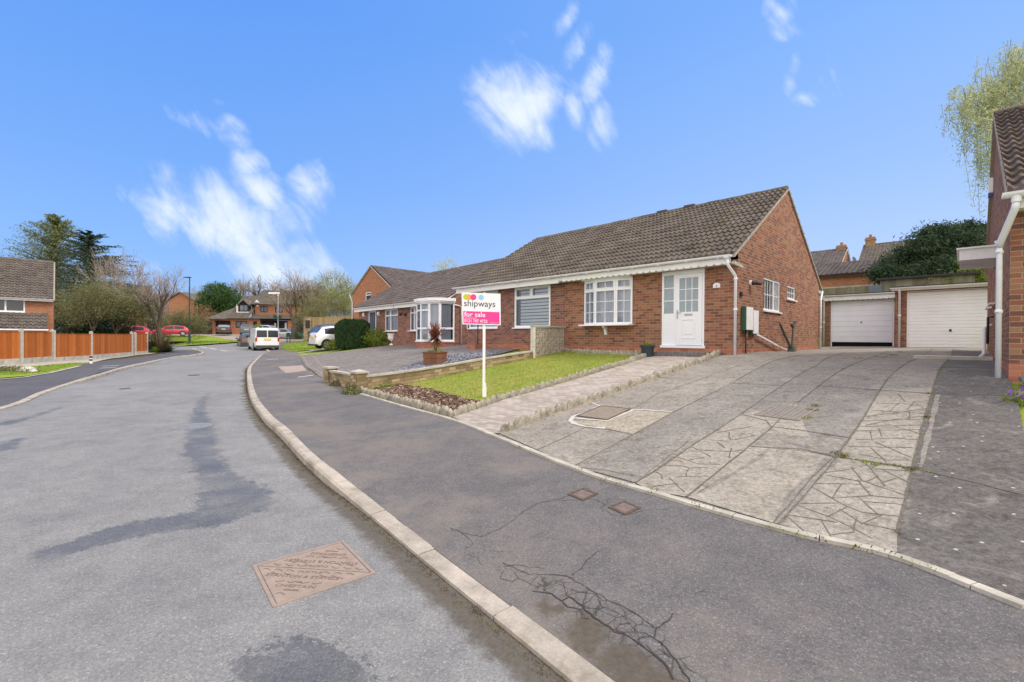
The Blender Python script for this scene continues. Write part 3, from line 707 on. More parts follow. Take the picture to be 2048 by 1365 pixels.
for q in C2: ribbon(mb, w(smooth_line(c3(q), 4) if len(q) > 2 else c3(q)), .012, P, DZ+.003, J, .08, .003, seed=int(q[0][0]))
# fresh cement round the manhole
for q, t in (([(770,437),(830,460),(1040,485),(1120,485)], .09), ([(830,460),(640,530),(620,560),(650,580)], .11), ([(640,540),(850,560)], .08), ([(850,565),(1040,490)], .1), ([(650,580),(720,600),(860,610)], .08), ([(1120,485),(1310,500)], .06)):
    ribbon(mb, w(c3(q)), t*.6, P, DZ+.006, Wm, .12, .012, seed=4)
drape(mb, w(c3([(1110,490),(1310,505),(1045,650),(860,610),(660,580),(650,560),(850,560),(1045,492)])), P, .3, DZ+.003, 0, .9)
drape(mb, w(c4([(215,640),(790,690),(720,790),(140,735)])), P, .3, DZ+.0025, 0, .55)
mCement = plain('fresh_cement', (.52,.49,.445), .85, .2, var=.1)
mGroove = plain('joint_dark', (.15,.135,.11), .95, .1, var=.4, scale=20)
o = mb.build('driveway', [mDrive, mGroove, mGroove, mKerb, mCement, mConc]); tag(o, kind='structure')
# concrete edging along the back of the pavement
mb = MB()
el = resample(smooth_line(w([(722,789),(800,812),(905,841),(990,874),(1155,941),(1300,986),(1560,1061),(1780,1113),(2048,1216)]), 6), .25)
for i, (a, b) in enumerate(zip(el, el[1:])):
    d = (b-a)/np.linalg.norm(b-a); z = P(*a)+random.uniform(-.002, .002)
    mb.fbox(a, d, .003 if i % 4 == 0 else 0, np.linalg.norm(b-a)+.002*(i % 4 != 3)-(.004 if i % 4 == 3 else 0), -.045, .03, z-.1, z+.022+.0004*(i % 3))
o = mb.build('edging_kerb', mConc); tag(o, kind='structure')
# block path to the front door
PL = [(905,836),(1010,800),(1150,760),(1250,731),(1310,711),(1312,700),(1330,697.5)]; 
mb = MB(); drape(mb, w(PL+[(1420,702),(1455,706.5),(1400,730),(1330,754),(1230,790),(1100,834),(1000,869),(985,868),(945,853)]), P, .35, .014)
o = mb.build('garden_path', mPath); tag(o, kind='structure')
# lawn
LW = [(735,778),(880,742),(990,719),(1072,699),(1135,700),(1160,707),(1300,712)]
mb = MB(); drape(mb, w(LW+[(1250,730),(1150,759),(1010,799),(960,815),(905,835),(800,805),(725,784)]), P, .35, .01)
o = mb.build('lawn', mGrass); tag(o, kind='structure')
def inside(poly, x, y):
    c = False; n = len(poly); j = n-1
    for i in range(n):
        if (poly[i][1] > y) != (poly[j][1] > y) and x < (poly[j][0]-poly[i][0])*(y-poly[i][1])/(poly[j][1]-poly[i][1])+poly[i][0]: c = not c
        j = i
    return c
def scatter(poly, n, rn):
    xs = [p[0] for p in poly]; ys = [p[1] for p in poly]; out = []; g = 0
    while len(out) < n and g < n*40:
        g += 1; x, y = rn.uniform(min(xs), max(xs)), rn.uniform(min(ys), max(ys))
        if inside(poly, x, y): out.append((x, y))
    return out
def blades(name, mat, poly, n, h, wd, fn, seed, lean=.5, label=None, dens=None):
    rn = random.Random(seed); mb = MB()
    for x, y in scatter(poly, n, rn):
        if dens and rn.random() > dens(x, y): continue
        z = fn(x, y); a = rn.uniform(0, 2*pi); hh = h*rn.uniform(.5, 1.2); l = rn.uniform(0, lean)*hh; b = rn.uniform(0, 2*pi)
        mb.add([(x-cos(a)*wd, y-sin(a)*wd, z), (x+cos(a)*wd, y+sin(a)*wd, z), (x+cos(b)*l, y+sin(b)*l, z+hh)], [(0, 1, 2)])
    o = mb.build(name, mat); tag(o, kind='stuff'); return o
mBlade = leaf('grass_blade', (.2,.26,.04), (.46,.5,.12), 2., .3)
mBladeV = leaf('verge_blade', (.15,.24,.03), (.36,.46,.08), 2., .3)
lawnW = w([(745,777),(880,743),(990,720),(1072,700),(1135,703),(1160,709),(1300,713),(1250,730),(1150,757),(1010,796),(960,812),(860,782),(800,770)])
blades('lawn_grass', mBlade, lawnW, 26000, .035, .006, lambda x, y: P(x, y)+.008, 3)
blades('wall_foot_grass', mBladeV, w([(735,779),(880,744),(990,720.5),(1072,700),(1090,704),(990,727),(880,752),(780,775)]), 3500, .11, .007, P, 4)
# bark chippings
mChip = plain('bark_chip', (.16,.1,.07), .9, .1, var=.5, scale=25)
mChip2 = plain('pale_bark_chip', (.33,.25,.2), .9, .1, var=.4, scale=25)
barkW = w([(748,779),(790,768),(860,781),(925,800),(962,807),(905,834),(800,804)])
mb = MB(); drape(mb, barkW, P, .4, .014); o = mb.build('bark_bed', plain('bark_bed_base', (.075,.05,.038), .95, .1, var=.4, scale=20)); tag(o, kind='structure')
rn = random.Random(5); mb = MB()
for x, y in scatter(barkW, 3000, rn):
    L_ = rn.uniform(.02, .06); b_ = L_*rn.uniform(.25, .5); a = rn.uniform(0, pi); t = rn.uniform(-.5, .5); z = P(x, y)+rn.uniform(.014, .045)
    c, s_ = cos(a), sin(a); mb.add([(x+c*u*L_-s_*v*b_, y+s_*u*L_+c*v*b_, z+u*t*L_+v*.3*b_+e) for e in (0, .007) for u, v in ((-1,-1),(1,-1),(1,1),(-1,1))], [(4,5,6,7),(0,1,5,4),(1,2,6,5),(2,3,7,6),(3,0,4,7)], int(rn.random() < .32))
o = mb.build('bark_chippings', [mChip, mChip2]); tag(o, kind='stuff')
# slate chippings bed of the neighbour
slW = w([(736,760),(850,722),(862,716),(960,706),(1000,704),(990,710),(870,735),(760,764)])
neiW = w([(598,712),(612,735),(640,755),(660,762),(716,776),(738,764),(880,736),(990,711),(1066,695),(1066,686),(940,690),(905,689),(840,690),(790,689),(742,696),(700,702),(650,707)])
mb = MB(); drape(mb, neiW, P, .6, .012); o = mb.build('neighbour_drive', mDriveN); tag(o, kind='structure')
mb = MB()
ribbon(mb, w([(662,739),(800,716),(860,706),(930,696)]), .07, P, .02, 0, .4); ribbon(mb, w([(604,712),(618,735),(648,752)]), .06, P, .02, 0, .4)
ribbon(mb, w([(655,741),(640,728),(618,706)]), .07, P, .019, 0, .4)
o = mb.build('paving_strip', mPinkStrip); tag(o, kind='structure')
mb = MB(); drape(mb, w([(556,734),(605,731),(614,742),(572,747)]), P, .6, .006); ribbon(mb, w([(534,720),(556,719)]), .18, P, .006, 1, .3); ribbon(mb, w([(596,755),(627,751)]), .12, P, .006, 1, .3)
o = mb.build('pavement_patch', [mPatch, mLine]); tag(o, kind='structure')
mb = MB(); drape(mb, slW, P, .5, .02); rn = random.Random(8)
for x, y in scatter(slW, 3200, rn):
    r_ = rn.uniform(.015, .035); z = P(x, y)+.02; a = rn.uniform(0, 6)
    mb.add([(x+r_*cos(a+i*1.6), y+r_*sin(a+i*1.6), z+rn.uniform(0, .03)) for i in range(4)]+[(x, y, z+.035)], [(0,1,4),(1,2,4),(2,3,4),(3,0,4)], rn.randint(0, 2))
mSl = [plain('slate_chip_blue', (.2,.21,.27), .7, .3, var=.3), plain('slate_chip_dark', (.1,.1,.13), .7, .3, var=.3), plain('slate_chip_pale', (.36,.37,.42), .7, .3, var=.3)]
o = mb.build('slate_chippings', mSl); tag(o, kind='stuff')
# white car's drive, verges
mb = MB(); drape(mb, w([(592,707),(640,702),(720,692),(775,686),(700,674),(640,679),(625,690),(620,702)]), P, .8, .005); o = mb.build('neighbour_drive', mConc); tag(o, kind='structure')
mb = MB(); ribbon(mb, w([(594,714),(650,706),(720,696),(742,692)]), .12, P, .06, 0, .5); o = mb.build('edging_kerb', mKerb); tag(o, kind='structure')
vg = w([(560,700),(585,705),(622,701),(628,690),(640,678),(610,672),(560,684)])
vg = [(-15.2, 31.2), (-17.3, 34.9), (-20.4, 40.05), (-22.9, 45.65), (-21, 48.55), (-12, 50.25), (-12, 46.5), (-15, 44.), (-14.6, 36.), (-13.2, 31.3)]
mb = MB(); drape(mb, vg, P, 1., .012); o = mb.build('grass_verge', mVerge); tag(o, kind='structure')
blades('verge_grass', mBladeV, vg, 9000, .1, .02, P, 14)
fv = [tuple(p) for p in fe]+[tuple(gr(455,680)[:2]), tuple(gr(420,674.5)[:2])]+[(-30., 66.), (-62, 66.), (-62, 47.)]
def Rv(x, y): return R(x, y)+.12
mb = MB(); drape(mb, [tuple(p) for p in fe[::-1]]+[(-58, 46.3), (-62, 66), tuple(gr(345,673.5)[:2]), tuple(gr(420,674)[:2]), tuple(gr(465,682)[:2])], Rv, 1.2); o = mb.build('grass_verge', mVerge); tag(o, kind='structure')
blades('verge_grass', mBladeV, [tuple(p) for p in fe[::-1]]+[(-58, 46.3), (-50, 62), tuple(gr(345,674)[:2]), tuple(gr(420,675)[:2])], 9000, .14, .025, Rv, 15)
mb = MB(); drape(mb, [tuple(gr(465,682)[:2]), tuple(gr(420,674)[:2]), tuple(gr(345,673.5)[:2]), (-62, 66), (-62, 75), (30, 75), (30, 60.6), (0, 60.1), (-18, 58.1), tuple(fe[0])], R, 1.2, .01); o = mb.build('far_drive', plain('far_drive_paving', (.36,.3,.26), .9, .15, var=.15, scale=2)); tag(o, kind='structure')
# left verge: pale paving under the fence and a strip of grass
mb = MB(); drape(mb, w([(0,757),(50,753),(100,745),(160,731),(185,726),(140,727),(60,734),(0,741)]), P, .6, .01); o = mb.build('grass_verge', mVerge); tag(o, kind='structure')
blades('verge_grass', mBladeV, w([(0,752),(50,750),(100,744),(160,730),(180,727),(140,728),(60,735),(0,742)]), 2500, .07, .012, P, 16)
mb = MB(); drape(mb, w([(0,741),(60,734),(140,727),(185,726),(220,718),(270,711.5),(300,708.5),(330,704.5),(345,702),(300,703),(262,708),(182,718),(104,722),(42,728),(0,730)]), P, .8, .012); o = mb.build('pale_paving', mConc); tag(o, kind='structure')
mb = MB(); ribbon(mb, w([(0,760),(50,755.5),(100,747),(160,733)]), .13, P, .02, 0, .5); o = mb.build('edging_kerb', mConc); tag(o, kind='structure')
# moss and weeds along kerb and joints
mMoss = leaf('moss', (.085,.075,.02), (.24,.19,.045), 9, .1)
rn = random.Random(11); mb = MB()
def tuft(x, y, z, r, h, n, m=0):
    for i in range(n):
        a = rn.uniform(0, 2*pi); q = r*sqrt(rn.random()); hx, hy = x+q*cos(a), y+q*sin(a); b = rn.uniform(0, 2*pi); s_ = rn.uniform(.5, 1.)*h
        mb.add([(hx-s_*.3*sin(b), hy+s_*.3*cos(b), z), (hx+s_*.3*sin(b), hy-s_*.3*cos(b), z), (hx+cos(b)*s_*.7, hy+sin(b)*s_*.7, z+s_)], [(0,1,2)], m)
kl_ = resample([p for p in offset_line(KRL, .035) if -1 < p[1] < 24], .03)
for p in kl_:
    if rn.random() < .8: tuft(p[0]+rn.uniform(-.03, .02), p[1]+rn.uniform(-.03, .02), R(*p)+.002, .035, .011, 16, 0 if rn.random() < .6 else 2)
for q in BK[8:]:
    if rn.random() < .5: z = P(*q); tuft(q[0]+rn.uniform(-.06, .02), q[1]+rn.uniform(-.06, .02), z+.015, .08, .03, 12, rn.randint(0, 1))
for L_, n in ((LG, 40), (LF, 10), (c4([(720,805),(1240,885),(1350,910)]), 40), (LE2, 6), (LA, 30), (c4([(480,625),(830,680)]), 3)):
    pts = resample(w(L_), .05)
    for i in range(n):
        p = pts[rn.randrange(len(pts))]
        if hypot(*p) > 14: continue
        z = P(*p)+DZ; tuft(p[0], p[1], z, .04, rn.uniform(.01, .024), 9, rn.randint(0, 1))
for x, y, r_, n in [(1612,838,.09,60),(1625,822,.1,80),(1634,814,.08,50),(1715,718,.12,60),(1762,716,.22,140),(1785,712,.15,90),(1800,706,.14,70),(1897,708,.12,50),(1822,942,.08,50),(1682,912,.12,90),(1745,930,.1,60),(1852,837,.05,30),(1857,790,.05,20)]:
    p = gp(x, y); tuft(p[0], p[1], p[2]+DZ, r_*.8, .032, int(n*.7), 1 if rn.random() < .6 else 0)
mWeed = leaf('weed_leaf', (.14,.2,.03), (.34,.4,.09), 6, .2)
mMossD = plain('moss_dark', (.08,.06,.03), .95, .1, var=.4, scale=30)
o = mb.build('moss_and_weeds', [mMoss, mWeed, mMossD]); tag(o, kind='stuff')
# ---------------------------------------------------------------- covers
def cover_frame(pts, f):
    q = [f(x, y) for x, y in pts]; c = sum(q)/4; ux = (q[1]-q[0]+q[2]-q[3])/2; L_ = np.linalg.norm(ux[:2]); a = atan2(ux[1], ux[0])
    W2 = np.linalg.norm(((q[3]-q[0]+q[2]-q[1])/2)[:2]); return c, a, L_, W2
q4 = [gr(505,1131), gr(540,1221), gr(751,1147), gr(691,1081)]
c = sum(q4)/4; ux = (q4[2]-q4[1]+q4[3]-q4[0])/2; a = atan2(ux[1], ux[0]); S = .315
t = thing('manhole_cover', 'large square cast iron manhole cover of two triangles in the road, lettered and wavy patterned', 'manhole cover', (c[0], c[1], R(c[0], c[1])), a)
mb = MB(); e = .022
for x0, x1, y0, y1 in ((-S,S,-S,-S+e),(-S,S,S-e,S),(-S,-S+e,-S+e,S-e),(S-e,S,-S+e,S-e)): mb.box(x0, x1, y0, y1, -.03, .006)
mb.build('frame', mCover, t)
g = .004; s2 = S-e-.006
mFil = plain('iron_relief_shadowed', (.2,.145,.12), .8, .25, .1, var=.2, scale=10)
for sgn in (1, -1):
    mb = MB(); poly = [(-s2+g*2, -s2), (s2, -s2), (s2, s2-g*2)] if sgn == 1 else [(-s2, -s2+g*2), (s2-g*2, s2), (-s2, s2)]
    poly = [(-s2, s2-g*2), (-s2, -s2), (s2-g*2, -s2)] if sgn == 1 else [(s2, -s2+g*2), (s2, s2), (-s2+g*2, s2)]
    mb.add([(x, y, z) for z in (-.02, .004) for x, y in poly], [(3,4,5),(0,1,4,3),(1,2,5,4),(2,0,3,5)])
    lid = mb.build('lid', mCover, t)
    mb = MB(); ca, sa = cos(rad(-45)), sin(rad(-45))
    def put(vs, fs, ox, oy, z=.0):
        # text baseline runs along the lid's diagonal edge
        o_ = []
        for v in vs:
            x, y = v[0]+ox, v[1]+oy
            X_, Y_ = x*ca-y*sa, x*sa+y*ca
            o_.append((X_*sgn, Y_*sgn, .0045+v[2]+z))
        mb.add(o_, fs)
    for txt, sz, oy, sx in (('DUCTILE', .034, -.052, 1.25), ('STANTON & STAVELEY', .046, -.118, 1.15), ('CHIEFTAIN', .046, -.232, 1.2), ('600x600', .026, -.27, 1.1)):
        vs, fs = text_mesh(txt, sz, extrude=.0015, sx=sx); xs = [v[0] for v in vs]; put(vs, fs, -(min(xs)+max(xs))/2, oy)
    rn = random.Random(2)
    for row in range(9):
        oy = -.035-row*.045; half = -(-s2*1.414-oy)-.03
        if half < .03: continue
        x = -half+ (row % 2)*.04
        while x < half-.06:
            txtw = {0: .1, 1: .1, 2: .27, 3: .0, 4: .14, 5: .14}.get(row, .0)
            if abs(x+.03) > txtw*1.0:
                pts = [(x+i*.012, oy+.009*sin(i*.95+row), .0) for i in range(6)]
                o_ = []
                for i in range(5):
                    (xa, ya, _), (xb, yb, _) = pts[i], pts[i+1]
                    put([(xa, ya-.0035, 0), (xb, yb-.0035, 0), (xb, yb+.0035, 0), (xa, ya+.0035, 0), (xa, ya-.0035, .0015), (xb, yb-.0035, .0015), (xb, yb+.0035, .0015), (xa, ya+.0035, .0015)], [(4,5,6,7),(0,1,5,4),(2,3,7,6)], 0, 0)
            x += .085
    put([(-.012,-.158,0),(.012,-.158,0),(.02,-.168,0),(.012,-.178,0),(-.012,-.178,0),(-.02,-.168,0)], [(0,5,4,3,2,1)], 0, 0, .0008)
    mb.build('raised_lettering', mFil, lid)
mDarkFrame = plain('cover_frame_dark', (.11,.085,.07), .9, .15, var=.4, scale=30)  # dark border colour standing in for a recess round the lid
def flat_cover(name, label, px, f, mat, grid=False, z=.014):
    q = [f(x, y) for x, y in px]; c = sum(q)/4
    ux = (q[1]-q[0]+q[2]-q[3])/2; uy = (q[3]-q[0]+q[2]-q[1])/2; a = atan2(ux[1], ux[0]); lx = np.linalg.norm(ux[:2])/2; ly = np.linalg.norm(uy[:2])/2
    zz = P(c[0], c[1]); e = .6
    gx = (P(c[0]+cos(a)*e, c[1]+sin(a)*e)-P(c[0]-cos(a)*e, c[1]-sin(a)*e))/(2*e); gy = (P(c[0]-sin(a)*e, c[1]+cos(a)*e)-P(c[0]+sin(a)*e, c[1]-cos(a)*e))/(2*e)
    t = thing(name, label, 'manhole cover' if lx > .15 else 'access cover', (c[0], c[1], zz+z), 0); t.rotation_euler = (atan2(gy, 1), -atan2(gx, 1), a); t.rotation_mode = 'XYZ'
    mb = MB(); mb.box(-lx, lx, -ly, ly, -.03, .004)
    if grid:
        n = int(lx*2/.05); m_ = int(ly*2/.05)
        for i in range(n):
            for j in range(m_):
                x, y = -lx+(i+.5)*2*lx/n, -ly+(j+.5)*2*ly/m_; mb.box(x-.014, x+.014, y-.014, y+.014, .004, .009)
    mb.build('lid', mat, t)
    fr = MB()
    for x0, x1, y0, y1 in ((-lx-.03,lx+.03,-ly-.03,-ly-.004),(-lx-.03,lx+.03,ly+.004,ly+.03),(-lx-.03,-lx-.004,-ly-.004,ly+.004),(lx+.004,lx+.03,-ly-.004,ly+.004)): fr.box(x0, x1, y0, y1, -.03, .006)
    fr.build('frame', mDarkFrame if not grid else mat, t); return t
mCovBr = plain('brown_cover_plate', (.25,.205,.16), .8, .2, var=.2, scale=12)
mCovGr = plain('chequer_cover_plate', (.27,.24,.21), .7, .3, .2, var=.2, scale=12)
flat_cover('drive_manhole_cover', 'brown inspection cover set in fresh white cement on the drive by the block path', c3([(665,525),(860,552),(1025,482),(840,462)]), gp, mCovBr, False, .02)
flat_cover('drive_manhole_cover', 'chequer plate inspection cover in the middle of the drive with weeds at its corner', c4([(205,520),(470,560),(560,478),(290,452)]), gp, mCovGr, True, .02)
flat_cover('stopcock_cover', 'small rusty pavement cover with a broken edge, nearer the bungalow of the two', [(1144,990),(1166,999),(1187,989),(1166,981)], gp, mRust, z=.003)
flat_cover('stopcock_cover', 'small rusty pavement cover beside loose pale rubble, nearer the camera of the two', [(1226,1016),(1249,1027),(1273,1017),(1248,1007)], gp, mRust, z=.003)
mLidGrey = plain('worn_iron_lid', (.24,.25,.27), .7, .3, .2, var=.2, scale=14)
for px_, py_, r_, lb in ((385,853,.3,'round iron manhole cover at the top of the wet streak in the road'), (250,778,.13,'small round iron cover in the road on the fence side'), (388,751,.2,'round iron cover far up the road in line with the wet streak')):
    q = gr(px_, py_); mb = MB(); mb.lathe(0, 0, [(r_, -.02), (r_, .004), (r_*.93, .006), (r_*.9, .002), (r_*.2, .003)], 28)
    for i in range(-3, 4):
        hw = sqrt(max(0, (r_*.8)**2-(i*r_*.24)**2)); mb.box(-hw, hw, i*r_*.24-.012, i*r_*.24+.012, .002, .006)
    o = mb.build('round_cover', mLidGrey if r_ > .25 else mPaveL, loc=(q[0], q[1], R(q[0], q[1])+.002)); tag(o, lb, 'round cover')
# ---------------------------------------------------------------- rope-top edging
def rope(name, label, px, h=.15, step=.13, fn=P, half=.04, pts=None):
    mb = MB(); pts = pts if pts is not None else w(px); pts = resample(pts, step); rn = random.Random(int(len(pts)*7))
    for i, (a, b) in enumerate(zip(pts, pts[1:])):
        d = (b-a); L_ = np.linalg.norm(d); d /= L_; z = fn(*((a+b)/2)); sl = fn(*b)-fn(*a)
        hh = h*rn.uniform(.85, 1.15); hw = half*rn.uniform(.8, 1.15); th = rn.uniform(-.012, .012); prof = []
        for q in range(9):
            u = q/8; prof.append((u*L_, z-.05+.0, 0)); 
        n = 7; vs = []
        for q in range(n):
            u = q/(n-1); top = z+sl*(u-.5)+hh*(.55+.45*sin(pi*min(max(u, .02), .98)))
            wv = hw*(.75+.3*sin(pi*u))
            for nn, zz in ((-wv+th, z-.08), (-wv+th, top-.03), (-wv*.5+th, top), (wv*.5+th, top), (wv+th, top-.03), (wv+th, z-.08)):
                vs.append((a[0]+d[0]*u*L_+d[1]*nn, a[1]+d[1]*u*L_-d[0]*nn, zz))
        fs = [(q*6+j, q*6+j+1, (q+1)*6+j+1, (q+1)*6+j) for q in range(n-1) for j in range(5)]+[(5,4,3,2,1,0), tuple((n-1)*6+j for j in range(6))]
        mb.add(vs, fs)
    o = mb.build(name, mEdge, smooth=False); return tag(o, label, 'garden edging')
rope('garden_edging', 'scalloped stone edging between the pavement and the bark bed', [(722,785),(800,806),(905,834)], .15)
rope('garden_edging', 'scalloped stone edging between the lawn and the block path', [(907,834),(960,814),(1010,798),(1150,757.5),(1250,729.5),(1310,710.5)], .13)
rope('garden_edging', 'broken scalloped stone edging between the block path and the concrete drive', [(1003,867),(1100,831),(1230,787),(1330,751.5),(1400,727.5),(1458,706)], .14)
rope('garden_edging', 'double row of scalloped stones at the top of the lawn under the bow window', [(1112,701.5),(1160,706),(1230,709),(1300,711.5)], .12)
rope('garden_edging', 'short upper row of scalloped stones in front of the bungalow plinth', [(1140,697),(1190,699),(1240,702),(1296,705)], .1)
# ---------------------------------------------------------------- building kit
class Frame:
    def __init__(s, ox, oy, rz): s.o = np.array([ox, oy]); s.rz = rz; s.ex = np.array([cos(rz), sin(rz)]); s.ey = np.array([-sin(rz), cos(rz)])
    def loc(s, p): d = np.array(p[:2])-s.o; return np.array([d@s.ex, d@s.ey, p[2]])
    def wld(s, x, y): return s.o+s.ex*x+s.ey*y
    def hy(s, px, py, yp=0.):
        """local (x, z) where the photo ray meets the plane y = yp"""
        d = ray(px, py); t = (yp+s.o@s.ey)/(d[:2]@s.ey); q = s.loc(np.array([0, 0, EYE])+d*t); return q[0], q[2]
    def hx(s, px, py, xp=0.):
        d = ray(px, py); t = (xp+s.o@s.ex)/(d[:2]@s.ex); q = s.loc(np.array([0, 0, EYE])+d*t); return q[1], q[2]
def wall(mb, O, D, a0, a1, z0, z1, holes=(), dep=.09, m=0):
    N = (D[1], -D[0])
    def pt(a, z, n=0.): return (O[0]+D[0]*a+N[0]*n, O[1]+D[1]*a+N[1]*n, z)
    xs = sorted({a0, a1, *[h[0] for h in holes], *[h[1] for h in holes]}); zs = sorted({z0, z1, *[h[2] for h in holes], *[h[3] for h in holes]})
    for xa, xb in zip(xs, xs[1:]):
        for za, zb in zip(zs, zs[1:]):
            cx, cz = (xa+xb)/2, (za+zb)/2
            if any(h[0] < cx < h[1] and h[2] < cz < h[3] for h in holes): continue
            mb.quad(pt(xa, za), pt(xb, za), pt(xb, zb), pt(xa, zb), m)
    for xa, xb, za, zb in holes:
        mb.quad(pt(xa, za), pt(xb, za), pt(xb, za, -dep), pt(xa, za, -dep), m); mb.quad(pt(xa, zb, -dep), pt(xb, zb, -dep), pt(xb, zb), pt(xa, zb), m)
        mb.quad(pt(xa, za, -dep), pt(xa, zb, -dep), pt(xa, zb), pt(xa, za), m); mb.quad(pt(xb, za), pt(xb, zb), pt(xb, zb, -dep), pt(xb, za, -dep), m)
def tiles(mb, x0, x1, ye, ze, yr, zr, period=.15, gauge=.33, amp=.026, lap=.045, nr=6, th=.03, m=0, seed=1):
    """one slope: eave (ye,ze) to ridge (yr,zr); x from x0 to x1"""
    rn = random.Random(seed); run = hypot(yr-ye, zr-ze); n = max(2, int(round(run/gauge))); g = run/n
    dy, dz = (yr-ye)/run, (zr-ze)/run; ny, nz = -dz*(1 if yr > ye else 1), abs(dy)
    if yr < ye: ny, nz = -dz, abs(dy); ny = dz
    ny = -dz if yr > ye else dz
    nx_ = int((x1-x0)/period*nr)+1; o0 = len(mb.v)
    xs = [x0+(x1-x0)*i/nx_ for i in range(nx_+1)]
    prof = [amp*(1+cos(2*pi*(x-x0)/period))*(1 if cos(2*pi*(x-x0)/period) > 0 else .8) for x in xs]
    for c in range(n):
        s0, s1 = c*g, (c+1)*g+.02
        jit = {}
        for row, (s_, up, q) in enumerate(((s0, 0., 1), (s0, lap+.012, 1), (s1, .012, 1))):
            for i, x in enumerate(xs):
                tile = int((x-x0)/.3)
                if (tile, c) not in jit: jit[(tile, c)] = (rn.uniform(-.006, .006), rn.uniform(-.004, .005))
                j = jit[(tile, c)]; ss = s_+(j[0] if row < 2 else 0); h = up+(prof[i] if row else prof[i]-.005)+j[1]*(row == 1)
                if row == 0: h = -.006+prof[i]*.5
                mb.v.append((x, ye+dy*ss+ny*h, ze+dz*ss+nz*h))
        b = o0+c*3*(nx_+1)
        for r_ in range(2):
            for i in range(nx_):
                a = b+r_*(nx_+1)+i; f = (a, a+1, a+nx_+2, a+nx_+1)
                mb.f.append(f if yr > ye else f[::-1]); mb.m.append(m); mb.t.append(0.)
def ridge(mb, x0, x1, y, z, r=.12, seg=.42, m=0, seed=3):
    rn = random.Random(seed); x = x0
    while x < x1-.05:
        L = min(seg, x1-x)-.012; dz = rn.uniform(-.006, .008); q = []
        for xx in (x, x+L):
            for k in range(7): a = pi*k/6; q.append((xx, y+r*1.05*cos(a), z-.05+dz+r*.9*sin(a)))
        mb.add(q, [(k, k+1, 8+k, 7+k) for k in range(6)]+[(6,5,4,3,2,1,0), (7,8,9,10,11,12,13)], m); x += seg
def gutter(mb, x0, x1, y, z, r=.06, m=0):
    n = 8; q = []
    for xx in (x0, x1):
        for k in range(n+1): a = pi+pi*k/n; q.append((xx, y+r*cos(a), z+r*sin(a)))
        for k in range(n+1): a = pi+pi*(n-k)/n; q.append((xx, y+(r-.006)*cos(a), z+(r-.006)*sin(a)+.002))
    k2 = 2*(n+1); mb.add(q, [(k, (k+1) % k2, k2+(k+1) % k2, k2+k) for k in range(k2)]+[tuple(range(k2))[::-1], tuple(range(k2, 2*k2))], m)
